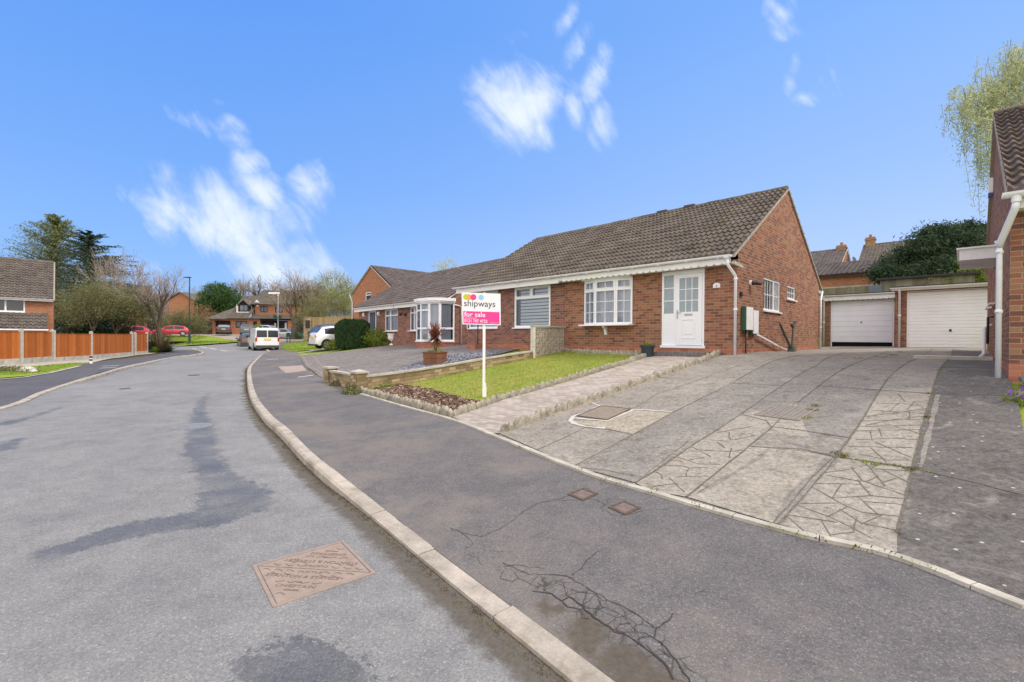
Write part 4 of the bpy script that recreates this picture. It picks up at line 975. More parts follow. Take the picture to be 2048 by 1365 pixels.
def window(root, P0, P1, z0, z1, cols=(0, 1), tz=None, bars=(0, 0), topbars=(0, 0), fw=.05, n0=-.085, n1=-.02, name='window', sill=True, cur=None, mat=None, gmat=None, sillw=.06, lab=None, out=None):
    mat = mat or mUPVC; O = (float(P0[0]), float(P0[1])); v = (P1[0]-P0[0], P1[1]-P0[1]); L = hypot(*v); D = (v[0]/L, v[1]/L)
    f = MB(); g = MB(); e = .0
    f.fbox(O, D, 0, fw, n0, n1, z0, z1); f.fbox(O, D, L-fw, L, n0, n1, z0, z1)
    f.fbox(O, D, fw, L-fw, n0, n1, z0, z0+fw*1.2); f.fbox(O, D, fw, L-fw, n0, n1, z1-fw, z1)
    cx = [fw+(L-2*fw)*c for c in cols]; zz0, zz1 = z0+fw*1.2, z1-fw
    tzs = tz if isinstance(tz, (list, tuple)) else [tz]*(len(cols)-1)
    for c in cx[1:-1]: f.fbox(O, D, c-fw*.6, c+fw*.6, n0, n1, zz0, zz1)
    for i in range(len(cx)-1):
        a, b = cx[i]+(fw*.6 if i else 0), cx[i+1]-(fw*.6 if i < len(cx)-2 else 0)
        parts = [(zz0, zz1, bars)] if tzs[i] is None else [(zz0, tzs[i]-fw*.5, bars), (tzs[i]+fw*.5, zz1, topbars)]
        if tzs[i] is not None: f.fbox(O, D, a, b, n0, n1, tzs[i]-fw*.5, tzs[i]+fw*.5)
        for q, (za, zb, br) in enumerate(parts):
            w2 = fw*.55
            if q == 1:   # opening sash stands a little proud
                f.fbox(O, D, a, a+w2, n0, n1+.012, za, zb); f.fbox(O, D, b-w2, b, n0, n1+.012, za, zb); f.fbox(O, D, a+w2, b-w2, n0, n1+.012, za, za+w2); f.fbox(O, D, a+w2, b-w2, n0, n1+.012, zb-w2, zb)
            for k in range(br[0]): x = a+(b-a)*(k+1)/(br[0]+1); f.fbox(O, D, x-.009, x+.009, (n0+n1)/2-.004, (n0+n1)/2+.014, za, zb)
            for k in range(br[1]): z = za+(zb-za)*(k+1)/(br[1]+1); f.fbox(O, D, a, b, (n0+n1)/2-.006, (n0+n1)/2+.012, z-.009, z+.009)
            nn = (n0+n1)/2; N = (D[1], -D[0])
            g.quad(*[(O[0]+D[0]*aa+N[0]*nn, O[1]+D[1]*aa+N[1]*nn, z) for aa, z in ((a, za), (b, za), (b, zb), (a, zb))])
    w_ = f.build(name, mat, root); g.build('pane', gmat or mGlass, w_)
    if lab: w_['label'] = lab
    if sill:
        s = MB(); s.fbox(O, D, -.05, L+.05, n1+.001, sillw, z0-.035, z0+.004); s.build('sill', mat, w_)
    if cur:
        c = MB(); nn = n0-.08; N = (D[1], -D[0])
        if cur == 'blind':
            z = z0+.06
            while z < z1-.04:
                c.quad(*[(O[0]+D[0]*a+N[0]*nn, O[1]+D[1]*a+N[1]*nn, zq) for a, zq in ((.0, z), (L, z), (L, z+.075), (.0, z+.075))]); z += .105
            c.build('blind', mBlind, w_)
        else:
            n = int(L/.02); o = 0
            for i in range(n+1):
                a = L*i/n; b_ = nn+.018*sin(a*62+sin(a*9)*2)
                for z in (z0+.02, z1-.02): c.v.append((O[0]+D[0]*a+N[0]*b_, O[1]+D[1]*a+N[1]*b_, z))
            for i in range(n): c.f.append((2*i, 2*i+2, 2*i+3, 2*i+1)); c.m.append(0); c.t.append(0.)
            c.build('curtain', mCurtain, w_)
    return w_
def scallop(mb, O, D, a0, a1, z0, z1, n0, n1, per=.195, dep=.05, m=0):
    n = max(1, round((a1-a0)/per)); p = (a1-a0)/n
    for i in range(n):
        a = a0+i*p; poly = [(a, z1), (a+p, z1), (a+p, z0+.004)]+[(a+p*(.5+.5*cos(pi*k/6)), z0-dep*sin(pi*k/6)) for k in range(1, 6)]+[(a, z0+.004)]
        mb.prism(poly[::-1], O, D, n0, n1, m)
def pipe(root, pts, r=.034, name='downpipe', brackets=(), out=(0, -1), mat=None):
    mb = MB(); mb.tube(pts, r, 12)
    for z in brackets:
        p = min(pts, key=lambda q: abs(q[2]-z)); x, y = pts[-1][0], pts[-1][1]
        mb.lathe(x, y, [(r+.006, z-.025), (r+.009, z-.02), (r+.009, z+.02), (r+.006, z+.025)], 12); mb.box(x-.05, x+.05, y+.0, y+.035, z-.012, z+.012) if out == (0, -1) else mb.box(x-.035, x, y-.05, y+.05, z-.012, z+.012)
    return mb.build(name, mat or mPipe, root, smooth=True)
# ---------------------------------------------------------------- the bungalow for sale (right half of the pair)
FB = Frame(5.58, 11.2, rad(-45)); XP = -5.42; XE = -10.48; DEP = 8.8
YR, ZR, YE, ZE = 4.3, 6.36, -.36, 3.66; YE2, ZE2 = 9.16, 3.58
def roof_z(y): return ZE+(ZR-ZE)*(y-YE)/(YR-YE) if y < YR else ZR+(ZE2-ZR)*(y-YR)/(YE2-YR)
t = thing('bungalow', 'brick bungalow with white glazed front door, bow window and scalloped white fascia, behind the lawn', 'house', (5.58, 11.2, 0), rad(-45))
main = t
mb = MB()
hf = [(-2.0, -.82, 1.39, 3.46), (-4.62, -2.9, 2.05, 3.42)]
wall(mb, (0, 0), (1, 0), XP, 0, 1.39, 3.6, hf)
hg = [(2.02, 3.62, 2.43, 3.36), (4.4, 5.35, 2.9, 3.34)]
wall(mb, (0, 0), (0, 1), 0, DEP, 1.39, 3.5, hg)
pt = [(0, 3.5)]+[(DEP, 3.5)]+[(y, roof_z(y)-.07) for y in (DEP, 6.5, YR, 2., 0.)]
mb.add([(0, y, z) for y, z in pt], [tuple(range(len(pt)))])
wall(mb, (0, DEP), (-1, 0), 0, -XP, 1.0, 3.6)
mb.build('wall', mBrick, t)
mb = MB(); wall(mb, (0, 0), (1, 0), XP, 0, .8, 1.388); wall(mb, (0, 0), (0, 1), 0, DEP, .8, 1.388); mb.build('plinth', mPlinth, t)
mb = MB(); tiles(mb, XP, .04, YE, ZE, YR, ZR, seed=2); tiles(mb, XP, .04, YE2, ZE2, YR, ZR, seed=3, nr=3); ridge(mb, XP, .02, YR, ZR+.03)
rf = mb.build('roof', mTile, t, smooth=False)
mb = MB()
for ya, za, yb, zb in ((YE, ZE, YR, ZR), (YE2, ZE2, YR, ZR)):
    mb.add([(x, y, z+dz) for x in (-.02, .05) for y, z in ((ya, za), (yb, zb)) for dz in (-.06, .005)], [(0,1,3,2),(4,6,7,5),(0,4,5,1),(2,3,7,6),(0,2,6,4),(1,5,7,3)])
mb.build('verge', mMortar, rf)
for xq in (-3.1, -4.15):
    q = MB(); q.box(xq-.2, xq+.2, YR-.12, YR+.1, ZR+.02, ZR+.115); q.build('ridge_vent', mTileR, rf, bevel=.02)
mb = MB(); gutter(mb, XP-.02, -.02, YE-.06, ZE-.0); mb.tube([(-.11, YE-.06, ZE-.05), (-.11, YE-.06, ZE-.11)], .042, 12); mb.box(-.17, -.05, YE-.13, YE+.01, ZE-.075, ZE-.055)
for i in range(7): mb.box(XP+.4+i*.78, XP+.425+i*.78, YE-.125, YE-.0, ZE-.07, ZE-.055)
mb.build('gutter', mPipe, t, smooth=False)
mb = MB(); mb.box(XP, -.06, YE+.02, YE+.04, ZE-.17, ZE-.02); scallop(mb, (0, YE+.02), (1, 0), XP+.15, -.06, ZE-.17, ZE-.06, .001, .018)
mb.build('fascia', mWhite, t)
mb = MB(); mb.box(XP, -.02, YE+.045, -.003, 3.475, 3.49); mb.build('soffit', mWhite, t)
mb = MB(); mb.prism([(-.3, 3.44), (.32, 3.4), (.32, 3.48), (-.28, 3.53)], (0, 0), (0, 1), -.04, .012); mb.build('kneeler_stone', mConc, t)
mb = MB(); mb.prism([(DEP-.2, 3.4), (DEP+.3, 3.4), (DEP+.3, 3.52), (DEP-.2, 3.52)], (0, 0), (0, 1), -.05, .03); mb.build('kneeler_stone', mConc, t)
pipe(t, [(-.11, YE-.06, ZE-.1), (-.105, YE-.05, 3.43), (-.045, -.1, 3.2), (-.035, -.065, 3.14), (-.035, -.065, 1.22)], .035, brackets=(3.1, 2.35))
pipe(t, [(.03, DEP+.42, 3.5), (.03, DEP+.3, 3.36), (.05, DEP+.05, 3.2), (.06, DEP+.0, 3.1), (.06, DEP+.0, 1.26)], .035, brackets=(2.9, 2.1), out=(1, 0))
mb = MB(); gutter(mb, XP, .04, YE2+.06, ZE2-.02); mb.build('gutter', mPipe, t)
# bow window of three facets
zb0, zb1 = 2.05, 3.42; bp = [(-4.62, -.02), (-4.12, -.17), (-3.38, -.17), (-2.9, -.02)]
bw = MB(); bw.box(-4.66, -2.86, -.27, -.002, zb0-.045, zb0-.004); bow = bw.build('bow_window', mUPVC, t)
bh = MB(); bh.box(-4.62, -2.9, -.19, -.003, zb1+.0, zb1+.05); bh.build('window_head', mUPVC, bow)
for (a, b), cl in zip(zip(bp, bp[1:]), (0, 1, 2)):
    f = MB(); g = MB(); L = hypot(b[0]-a[0], b[1]-a[1]); D = ((b[0]-a[0])/L, (b[1]-a[1])/L); n0, n1 = -.06, 0.; fw = .055; N = (D[1], -D[0]); tzz = 3.1
    for q0, q1 in ((0.002, fw), (L-fw, L-.002)): f.fbox(a, D, q0, q1, n0, n1, zb0, zb1)
    for q0, q1 in ((zb0, zb0+fw), (zb1-fw, zb1), (tzz-.04, tzz+.04)): f.fbox(a, D, fw, L-fw, n0, n1, q0, q1)
    for q0, q1 in ((fw, fw+.025), (L-fw-.025, L-fw)): f.fbox(a, D, q0, q1, n0, n1+.014, tzz+.04, zb1-fw)
    f.fbox(a, D, fw+.025, L-fw-.025, n0, n1+.014, tzz+.04, tzz+.06); f.fbox(a, D, fw+.025, L-fw-.025, n0, n1+.014, zb1-fw-.025, zb1-fw)
    x = L/2; f.fbox(a, D, x-.009, x+.009, -.035, -.013, zb0+fw, tzz-.04); f.fbox(a, D, x-.009, x+.009, -.035, -.013, tzz+.06, zb1-fw-.025)
    for k_ in (1, 2): z = zb0+fw+(tzz-.04-zb0-fw)*k_/3; f.fbox(a, D, fw, L-fw, -.037, -.015, z-.009, z+.009)
    fo = f.build('window_frame', mUPVC, bow)
    for za, zb in ((zb0+fw, tzz-.04), (tzz+.06, zb1-fw-.025)): g.quad(*[(a[0]+D[0]*q+N[0]*-.03, a[1]+D[1]*q+N[1]*-.03, z) for q, z in ((fw, za), (L-fw, za), (L-fw, zb), (fw, zb))])
    g.build('pane', mGlass, bow)
c = MB()
n = 110
for i in range(n+1):
    x = -4.58+1.64*i/n
    for z in (zb0+.01, zb1-.02): c.v.append((x, .02+.02*sin(x*60+2*sin(x*7)), z))
for i in range(n): c.f.append((2*i, 2*i+2, 2*i+3, 2*i+1)); c.m.append(0); c.t.append(0.)
c.build('net_curtain', mCurtain, bow)
mb = MB(); mb.prism([(0, 0), (.0, -.0), (.04, 0.)], (0, 0), (1, 0), 0, .0) if False else None
mb = MB()
xb = FB.hy(1213, 660)[0]
poly = [(-.002, zb0-.05), (-.22, zb0-.05), (-.2, zb0-.09), (-.1, zb0-.16), (-.06, zb0-.32), (-.002, zb0-.34)]
mb.add([(x, y, z) for x in (xb-.035, xb+.035) for y, z in poly], [tuple(range(6)), tuple(range(6, 12))[::-1]]+[(i, 6+i, 6+(i+1) % 6, (i+1) % 6) for i in range(6)])
mb.build('sill_bracket', mWhite, bow)
# front door with sidelight
d = MB(); dz0, dz1 = 1.39, 3.46; X0, X1 = -2.0, -.82; fw = .06
for a, b in ((X0, X0+fw), (X1-fw, X1), (-1.66, -1.6)): d.box(a, b, .01, .08, dz0+.05, dz1)
d.box(X0+fw, X1-fw, .012, .08, dz1-.1, dz1); d.box(X0-.03, X1+.03, -.03, .09, dz0-.02, dz0+.05)
d.box(X0+fw, -1.66, .02, .07, dz0+.05, dz0+.85)
d.box(X0+fw, -1.66, .02, .07, dz0+.85, dz0+.92)
for zz in (1.33+dz0-.0,): pass
for k_ in (1, 2): z = 2.31+(3.36-2.31)*k_/3; d.box(X0+fw, -1.66, .03, .06, z-.012, z+.012)
door = d.build('front_door', mUPVC, t)
l = MB(); lx0, lx1 = -1.595, X1-fw-.005; l.box(lx0, lx0+.1, .0, .055, dz0+.06, 3.355); l.box(lx1-.1, lx1, .0, .055, dz0+.06, 3.355); l.box(lx0+.1, lx1-.1, .0, .055, 3.25, 3.355); l.box(lx0+.1, lx1-.1, .0, .055, dz0+.06, 2.34)
l.box(lx0+.16, lx1-.16, -.012, .0, 1.62, 1.66); l.box(lx0+.16, lx1-.16, -.012, .0, 2.12, 2.16); l.box(lx0+.16, lx0+.2, -.012, 0, 1.66, 2.12); l.box(lx1-.2, lx1-.16, -.012, 0, 1.66, 2.12); l.box(lx0+.25, lx1-.25, -.009, 0, 1.74, 2.04)
for k_ in (1, 2): z = 2.34+.91*k_/3; l.box(lx0+.1, lx1-.1, .012, .04, z-.011, z+.011); x = lx0+.1+(lx1-lx0-.2)*k_/3; l.box(x-.011, x+.011, .01, .042, 2.34, 3.25)
l.build('door_leaf', mUPVC, door, bevel=.004)
g = MB(); g.box(lx0+.1, lx1-.1, .022, .03, 2.34, 3.25); g.box(X0+fw, -1.66, .042, .048, 2.31, 3.36); g.build('frosted_pane', mFrost, door)
h = MB(); h.box(lx0+.035, lx0+.065, -.012, 0, 2.16, 2.4); h.tube([(lx0+.05, -.012, 2.32), (lx0+.05, -.05, 2.32), (lx0+.17, -.05, 2.32)], .009, 8); h.build('handle', mSteel, door)
h = MB(); h.box(lx0+.25, lx1-.25, -.012, -.001, 2.24, 2.29); h.build('letterbox', mSteel, door)
mb = MB(); xs0, xs1 = -2.3, -.62
for i in range(17): x = xs0+(xs1-xs0)*i/17; mb.box(x+.003, x+(xs1-xs0)/17-.003, -.62, -.52, 1.1, 1.27)
mb.box(xs0, xs1, -.518, -.003, 1.1, 1.268)
mb.build('doorstep', plain('grey_step_block', (.17,.155,.15), .9, .2, var=.35, scale=12), t)
# number plate, boxes, lamp, pipes
mb = MB(); xn, zn = FB.hy(1433.5, 572); mb.prism([(-.09, -.05), (.09, -.05), (.09, .02)]+[(.09*cos(a*pi/6), .02+.055*sin(a*pi/6)) for a in range(1, 6)]+[(-.09, .02)], (xn, 0), (1, 0), .002, .015)
mb.v = [(v[0], v[1], v[2]+zn) for v in mb.v]; np_ = mb.build('number_plate', mWhite, t)
vs, fs = text_mesh('4', .085); mb = MB(); mb.add([(xn+v[0]-.025, -.016-v[2], zn+v[1]-.035) for v in vs], fs); mb.build('house_number', mBlack, np_)
y0, z0 = FB.hx(1478, 664, .0)
def mbox(ya, yb, za, zb, dpt, nm):
    m_ = MB(); m_.box(.002, dpt, ya, yb, za, zb); o = m_.build(nm, mGreenP, t, bevel=.012); m_ = MB(); m_.box(dpt+.002, dpt+.03, ya+.015, yb-.01, za+.02, zb-.015); m_.build('cover_door', mWhite, o, bevel=.01); return o
mbox(.22, .7, 1.83, 2.44, .12, 'meter_box'); mbox(.78, 1.2, 1.74, 2.38, .1, 'meter_box')
pipe(t, [(.05, .45, 1.84), (.05, .45, 1.22)], .016, 'cable_duct', mat=mBlack)
y, z = FB.hx(1508, 566, .1); m_ = MB(); m_.tube([(.002, y, z), (.05, y, z)], .07, 14); o = m_.build('wall_lamp', mWhite, t)
m_ = MB(); m_.tube([(.05, y, z), (.12, y+.05, z), (.22, y+.18, z-.03)], [.06, .055, .03], 12); m_.build('lamp_head', mBlack, o)
y, z = FB.hx(1475, 597, .0); m_ = MB(); m_.box(.002, .06, .1, .2, 2.68, 2.8); m_.build('doorbell_box', mBlack, t, bevel=.02)
pipe(t, [(.0, 1.24, 1.74), (.09, 1.3, 1.72), (.1, 3.6, 1.33), (.12, 4.35, 1.27)], .028, 'waste_pipe')
window(t, (0, 2.02), (0, 3.62), 2.43, 3.36, cols=(0, .64, 1), bars=(3, 1), cur='net', name='side_window')
window(t, (0, 4.4), (0, 5.35), 2.9, 3.34, cols=(0, 1), bars=(3, 1), name='side_window', gmat=mGlassD)
# ---------------------------------------------------------------- the attached bungalow
t = thing('bungalow', 'brick bungalow attached to the one for sale, with a large blind-covered window beside the sign', 'house', (5.58, 11.2, 0), rad(-45))
XP2 = XP-.004
mb = MB(); (wx0, wz0), (wx1, wz1) = FB.hy(1029, 655), FB.hy(1101, 569)
px0, px1 = FB.hy(938, 640)[0], FB.hy(995, 640)[0]
wall(mb, (0, 0), (1, 0), XE, XP2, 1.39, 3.6, [(wx0, wx1, 2.0, 3.45), (px0, px1, 2.0, 3.3)])
wall(mb, (XE, DEP), (0, -1), 0, DEP, 1.39, 3.5)
mb.add([(XE, y, z) for y, z in pt], [tuple(range(len(pt)))[::-1]]); wall(mb, (XP2, DEP), (-1, 0), 0, XP-XE, 1., 3.6)
mb.build('wall', mBrickB, t)
mb = MB(); wall(mb, (0, 0), (1, 0), XE, XP2, .7, 1.388); wall(mb, (XE, DEP), (0, -1), 0, DEP, .7, 1.388); mb.build('plinth', mPlinth, t)
mb = MB(); tiles(mb, XE-.06, XP2, YE, ZE-.015, YR, ZR-.015, seed=5); tiles(mb, XE-.06, XP2, YE2, ZE2, YR, ZR-.02, seed=6, nr=3); ridge(mb, XE-.06, XP2, YR, ZR+.01); rf = mb.build('roof', mTile, t)
mb = MB()
for ya, za, yb, zb in ((YE, ZE, YR, ZR), (YE2, ZE2, YR, ZR)):
    mb.add([(x, y, z+dz) for x in (XE-.07, XE) for y, z in ((ya, za), (yb, zb)) for dz in (-.06, -.005)], [(0,1,3,2),(4,6,7,5),(0,4,5,1),(2,3,7,6),(0,2,6,4),(1,5,7,3)])
mb.build('verge', mMortar, rf)
mb = MB(); gutter(mb, XE-.45, XP2-.02, YE-.06, ZE-.0)
for i in range(7): mb.box(XE+.4+i*.72, XE+.425+i*.72, YE-.125, YE-.0, ZE-.07, ZE-.055)
mb.build('gutter', mPipe, t)
mb = MB(); mb.box(XE-.35, XP2, YE+.02, YE+.04, ZE-.24, ZE-.02); mb.build('fascia', mWhite, t)
mb = MB(); mb.box(XE-.35, XP2, YE+.045, -.003, 3.475, 3.49); mb.build('soffit', mWhite, t)
window(t, (wx0, 0), (wx1, 0), 2.0, 3.45, cols=(0, 1), tz=None, cur='blind', name='front_window') if False else None
f = MB(); a, b, z0, z1, tzz = wx0, wx1, 2.0, 3.45, 3.06
for q0, q1 in ((a, a+.06), (b-.06, b)): f.box(q0, q1, .0, .07, z0, z1)
for q0, q1 in ((z0, z0+.07), (z1-.05, z1), (tzz-.035, tzz+.035)): f.box(a+.06, b-.06, .0, .07, q0, q1)
mx = (a+b)/2-.03; f.box(mx-.04, mx+.04, .001, .07, tzz+.035, z1-.05)
for q0, q1 in ((a+.06, mx-.04), (mx+.04, b-.06)):
    f.box(q0, q0+.03, -.012, .05, tzz+.035, z1-.05); f.box(q1-.03, q1, -.012, .05, tzz+.035, z1-.05); f.box(q0+.03, q1-.03, -.012, .05, tzz+.035, tzz+.065); f.box(q0+.03, q1-.03, -.012, .05, z1-.08, z1-.05)
fo = f.build('front_window', mUPVC, t)
g = MB(); g.quad((a+.06, .04, z0+.07), (b-.06, .04, z0+.07), (b-.06, .04, tzz-.035), (a+.06, .04, tzz-.035)); g.quad((a+.06, .04, tzz+.035), (b-.06, .04, tzz+.035), (b-.06, .04, z1-.05), (a+.06, .04, z1-.05)); g.build('pane', mGlass, fo)
g = MB(); g.box(a-.08, b+.06, -.07, -.001, z0-.04, z0-.002); g.build('sill', mUPVC, fo)
g = MB(); z = z0+.09
while z < z1-.1: g.quad((a+.2, .12, z), (b-.05, .12, z), (b-.05, .12, z+.085), (a+.2, .12, z+.085)); z += .115
g.build('blind', plain('slat_blind', (.66,.7,.73), .7, .2, var=.04), fo)
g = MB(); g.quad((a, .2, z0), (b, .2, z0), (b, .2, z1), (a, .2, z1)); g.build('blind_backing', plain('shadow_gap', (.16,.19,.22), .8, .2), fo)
window(t, (px0, 0), (px1, 0), 2.0, 3.3, cols=(0, .5, 1), tz=3.0, cur='net', name='front_window')
(ya, za) = FB.hy(945, 580); mb = MB(); mb.box(px0-.1, px1+.06, -.05, -.004, 3.31, 3.47); mb.build('window_head_board', plain('pale_grey_board', (.55,.57,.55), .7, .2), t)
xm, zm = FB.hy(929, 650, -.1); mb = MB(); mb.box(XE-.18, XE-.003, .1, .4, 2.0, 2.7); mb.build('meter_box', mWhite, t, bevel=.01)
pipe(t, [(XE-.08, .25, 2.0), (XE-.08, .25, 1.16)], .016, 'cable_duct')
pw = FB.wld(FB.hy(935, 690, -.5)[0]+.25, -.35)
q = MB(); q.box(-.28, .28, -.2, .2, -.1, .1); q.box(-.25, .25, -.17, .17, .1, .2)
t = thing('entrance_step', 'small red brick step with a black handrail at the attached bungalow\'s left end', 'step', (pw[0], pw[1], P(*pw)), rad(-45)); q.build('brick_step', mPlinth, t)
q = MB(); q.tube([(.2, 0, .1), (.2, 0, .95), (.2, -.06, 1.03), (.2, -.25, 1.0)], .02, 8); q.build('handrail', mBlack, t)
# ---------------------------------------------------------------- garages
def garage(x0, x1, yf, dx0, dx1, g0, ztop, label, ribs, fas, deep=5.2):
    t = thing('garage', label, 'garage', (5.58, 11.2, 0), rad(-45)); dzt = ztop-(.2 if fas else .13)
    mb = MB(); wall(mb, (0, yf), (1, 0), x0, x1, g0-.4, ztop-.02, [(dx0, dx1, g0-.05, dzt)], .12)
    wall(mb, (x1, yf), (0, 1), 0, deep, g0-.4, ztop-.02); wall(mb, (x0, yf+deep), (0, -1), 0, deep, g0-.4, ztop-.02); wall(mb, (x1, yf+deep), (-1, 0), 0, x1-x0, g0-.4, ztop-.02)
    mb.build('wall', mBrick, t)
    mb = MB(); mb.box(x0-.1, x1+.08, yf-.2, yf+deep+.1, ztop, ztop+.05); mb.build('flat_roof', mBlack, t)
    mb = MB(); gutter(mb, x0-.12, x1+.1, yf-.26, ztop-.0, .045); fh = .16 if fas else .1; mb.box(x0-.08, x1+.06, yf-.2, yf-.18, ztop-fh, ztop-.002); mb.box(x0-.08, x1+.06, yf-.178, yf-.002, ztop-fh+.01, ztop-fh+.025)
    if fas: scallop(mb, (0, yf-.2), (1, 0), x0+.1, x1-.05, ztop-.19, ztop-.1, .001, .016, .17, .045)
    mb.build('fascia', mWhite, t)
    d = MB(); zb = g0+(.0 if ribs > 10 else .19)
    d.box(dx0+.003, dx0+.05, yf+.03, yf+.1, g0-.05, dzt-.03); d.box(dx1-.05, dx1-.003, yf+.03, yf+.1, g0-.05, dzt-.03); d.box(dx0+.003, dx1-.003, yf+.03, yf+.1, dzt-.03, dzt)
    n = ribs; h = (dzt-.04-zb)/n
    for i in range(n):
        z = zb+i*h
        d.add([(x, y, zz) for x in (dx0+.055, dx1-.055) for y, zz in ((yf+.06, z), (yf+.04, z+.01), (yf+.04, z+h-(.012 if n < 10 else .02)), (yf+.06, z+h))], [(0,4,5,1),(1,5,6,2),(2,6,7,3)])
    dd = d.build('garage_door', plain('garage_door_paint_%d' % ribs, (.88,.88,.94) if ribs < 10 else (.89,.89,.92), .45, .4, var=.05, scale=2), t)
    if zb > g0: v = MB(); v.box(dx0+.04, dx1-.04, yf+.065, yf+.09, g0-.03, zb); v.build('gap_under_door', mDark, dd)
    hx = (dx0+dx1)/2; k_ = MB(); z = g0+(1.05 if ribs < 10 else .62)
    k_.box(hx-.03, hx+.03, yf+.03, yf+.044, z-.06, z+.02); k_.tube([(hx, yf+.03, z), (hx, yf+.0, z), (hx, yf+.0, z-.05)], .012, 8); k_.build('handle', mBlack if ribs > 10 else mSteel, dd)
    return t
gl = garage(-.5, 2.18, 12.1, -.2, 1.95, 1.34, 3.55, 'garage with a lilac-white panelled door and scalloped fascia, next to the gable wall', 8, True)
pipe(gl, [(-.42, 11.84, 3.5), (-.42, 12.0, 3.35), (-.42, 12.0, 1.36)], .034, brackets=(2.4,))
g2_ = garage(2.2, 5.3, 9.3, 2.52, 4.75, 1.36, 3.47, 'garage with a finely ribbed white up-and-over door, partly behind the right-hand house', 17, False)
pipe(g2_, [(2.33, 9.04, 3.42), (2.33, 9.22, 3.28), (2.33, 9.22, 1.37)], .034, brackets=(2.5,))
# ---------------------------------------------------------------- right-hand house
FR = Frame(6.92, 6.3, rad(-45)); zo = -.09
t = thing('bungalow', 'brick bungalow cut off by the right edge, with its white downpipe and mossy pantile roof', 'house', (6.92, 6.3, 0), rad(-45)); rh = t
mb = MB(); wall(mb, (0, 0), (1, 0), 0, 9, 1.3, 3.5, [(1.6, 3.2, 1.95, 3.35), (4.6, 5.8, 1.3, 3.38)])
wall(mb, (0, DEP), (0, -1), 0, DEP, 1.3, 3.4, [(DEP-3.72, DEP-2.8, 1.3, 3.2), (DEP-5.05, DEP-4.3, 2.4, 3.2), (DEP-6.7, DEP-5.95, 2.4, 3.2)])
p2 = [(0, 3.4), (DEP, 3.4)]+[(y, roof_z(y)-.07+zo) for y in (DEP, 6.5, YR, 2., 0.)]
mb.add([(0, y, z) for y, z in p2], [tuple(range(len(p2)))[::-1]]); wall(mb, (9, 0), (0, 1), 0, DEP, 1.3, 3.4); mb.add([(9, y, z) for y, z in p2], [tuple(range(len(p2)))]); wall(mb, (9, DEP), (-1, 0), 0, 9, 1., 3.4)
mb.build('wall', mBrick, t)
mb = MB(); wall(mb, (0, 0), (1, 0), 0, 9, .5, 1.298); wall(mb, (0, DEP), (0, -1), 0, DEP, .5, 1.298); mb.build('plinth', mPlinth, t)
mb = MB(); tiles(mb, -.05, 9.05, YE, ZE+zo, YR, ZR+zo, seed=12, nr=8, amp=.03, lap=.05); tiles(mb, -.05, 9.05, YE2, ZE2+zo, YR, ZR+zo, seed=13, nr=3); ridge(mb, -.05, 9.05, YR, ZR+.03+zo); rf = mb.build('roof', mTileR, t)
mb = MB()
for ya, za, yb, zb in ((YE, ZE, YR, ZR), (YE2, ZE2, YR, ZR)):
    mb.add([(x, y, z+dz+zo) for x in (-.06, 0) for y, z in ((ya, za), (yb, zb)) for dz in (-.07, .004)], [(0,1,3,2),(4,6,7,5),(0,4,5,1),(2,3,7,6),(0,2,6,4),(1,5,7,3)])
mb.build('verge', mMortar, rf)
mb = MB(); gutter(mb, -.1, 9.1, YE-.07, ZE+zo, .07); mb.tube([(.03, YE-.07, ZE+zo-.05), (.03, YE-.07, ZE+zo-.13)], .05, 14); mb.build('gutter', mPipe, t)
mb = MB(); mb.box(.0, 9.1, YE+.01, YE+.03, ZE+zo-.2, ZE+zo-.01); mb.build('fascia', mWhite, t); mb = MB(); mb.box(.0, 9.1, YE+.035, -.003, 3.39, 3.405); mb.build('soffit', mWhite, t)
pipe(t, [(.03, YE-.07, ZE+zo-.12), (.02, YE-.06, 3.36), (-.09, -.02, 3.0), (-.1, .02, 2.93)], .04)
pipe(t, [(-.1, .02, 2.98), (-.1, .02, 2.9), (-.1, .02, 1.08)], .033, brackets=(2.86, 2.02), out=(1, 0))
mb = MB(); mb.tube([(-.1, .02, 2.93), (-.1, .02, 3.02)], [.036, .055], 14); mb.build('downpipe_hopper', mPipe, t)
mb = MB(); mb.box(-.52, -.003, 2.5, 4.05, 3.1, 3.3); mb.box(-.56, -.003, 2.46, 4.09, 3.3, 3.33); mb.build('door_canopy', mWhite, t)
dd = MB(); dd.box(.02, .06, 2.8, 3.72, 1.3, 3.2); dd.build('side_door', mPurple, t)
window(t, (0, 5.05), (0, 4.3), 2.4, 3.2, name='side_window', gmat=mGlassD, sillw=.09); window(t, (0, 6.7), (0, 5.95), 2.4, 3.2, name='side_window', gmat=mGlassD, sillw=.09)
y, z = FR.hx(1987, 375); mb = MB(); mb.box(-.08, -.003, y-.12, y+.12, z-.14, z+.2); o = mb.build('alarm_box', mWhite, t, bevel=.01); mb = MB(); mb.box(-.085, -.003, y-.12, y+.12, z-.2, z-.142); mb.build('alarm_light', plain('blue_lens', (.03,.05,.3), .3, .5), o)
pipe(t, [(-.02, 4.6, 1.95), (-.14, 4.6, 1.9), (-.14, 4.6, 1.35), (-.2, 4.65, 1.26)], .03, 'waste_pipe')
pipe(t, [(-.02, 4.2, 2.1), (-.1, 4.2, 2.1), (-.1, 4.2, 1.55)], .02, 'garden_tap', mat=mBlack)
mb = MB(); mb.box(-1.25, -.02, 4.2, 4.9, 1.1, 1.27); mb.build('drain_surround', mConc, t)
window(t, (1.6, 0), (3.2, 0), 1.95, 3.35, cols=(0, .5, 1), tz=3.05, cur='net', name='front_window')
dd = MB(); dd.box(4.6, 5.8, .03, .08, 1.3, 3.38); dd.build('front_door', mUPVC, t)
t = thing('low_wall', 'low sandstone planter wall with dark slab coping at the foot of the right-hand house', 'wall', (6.92, 6.3, 0), rad(-45))
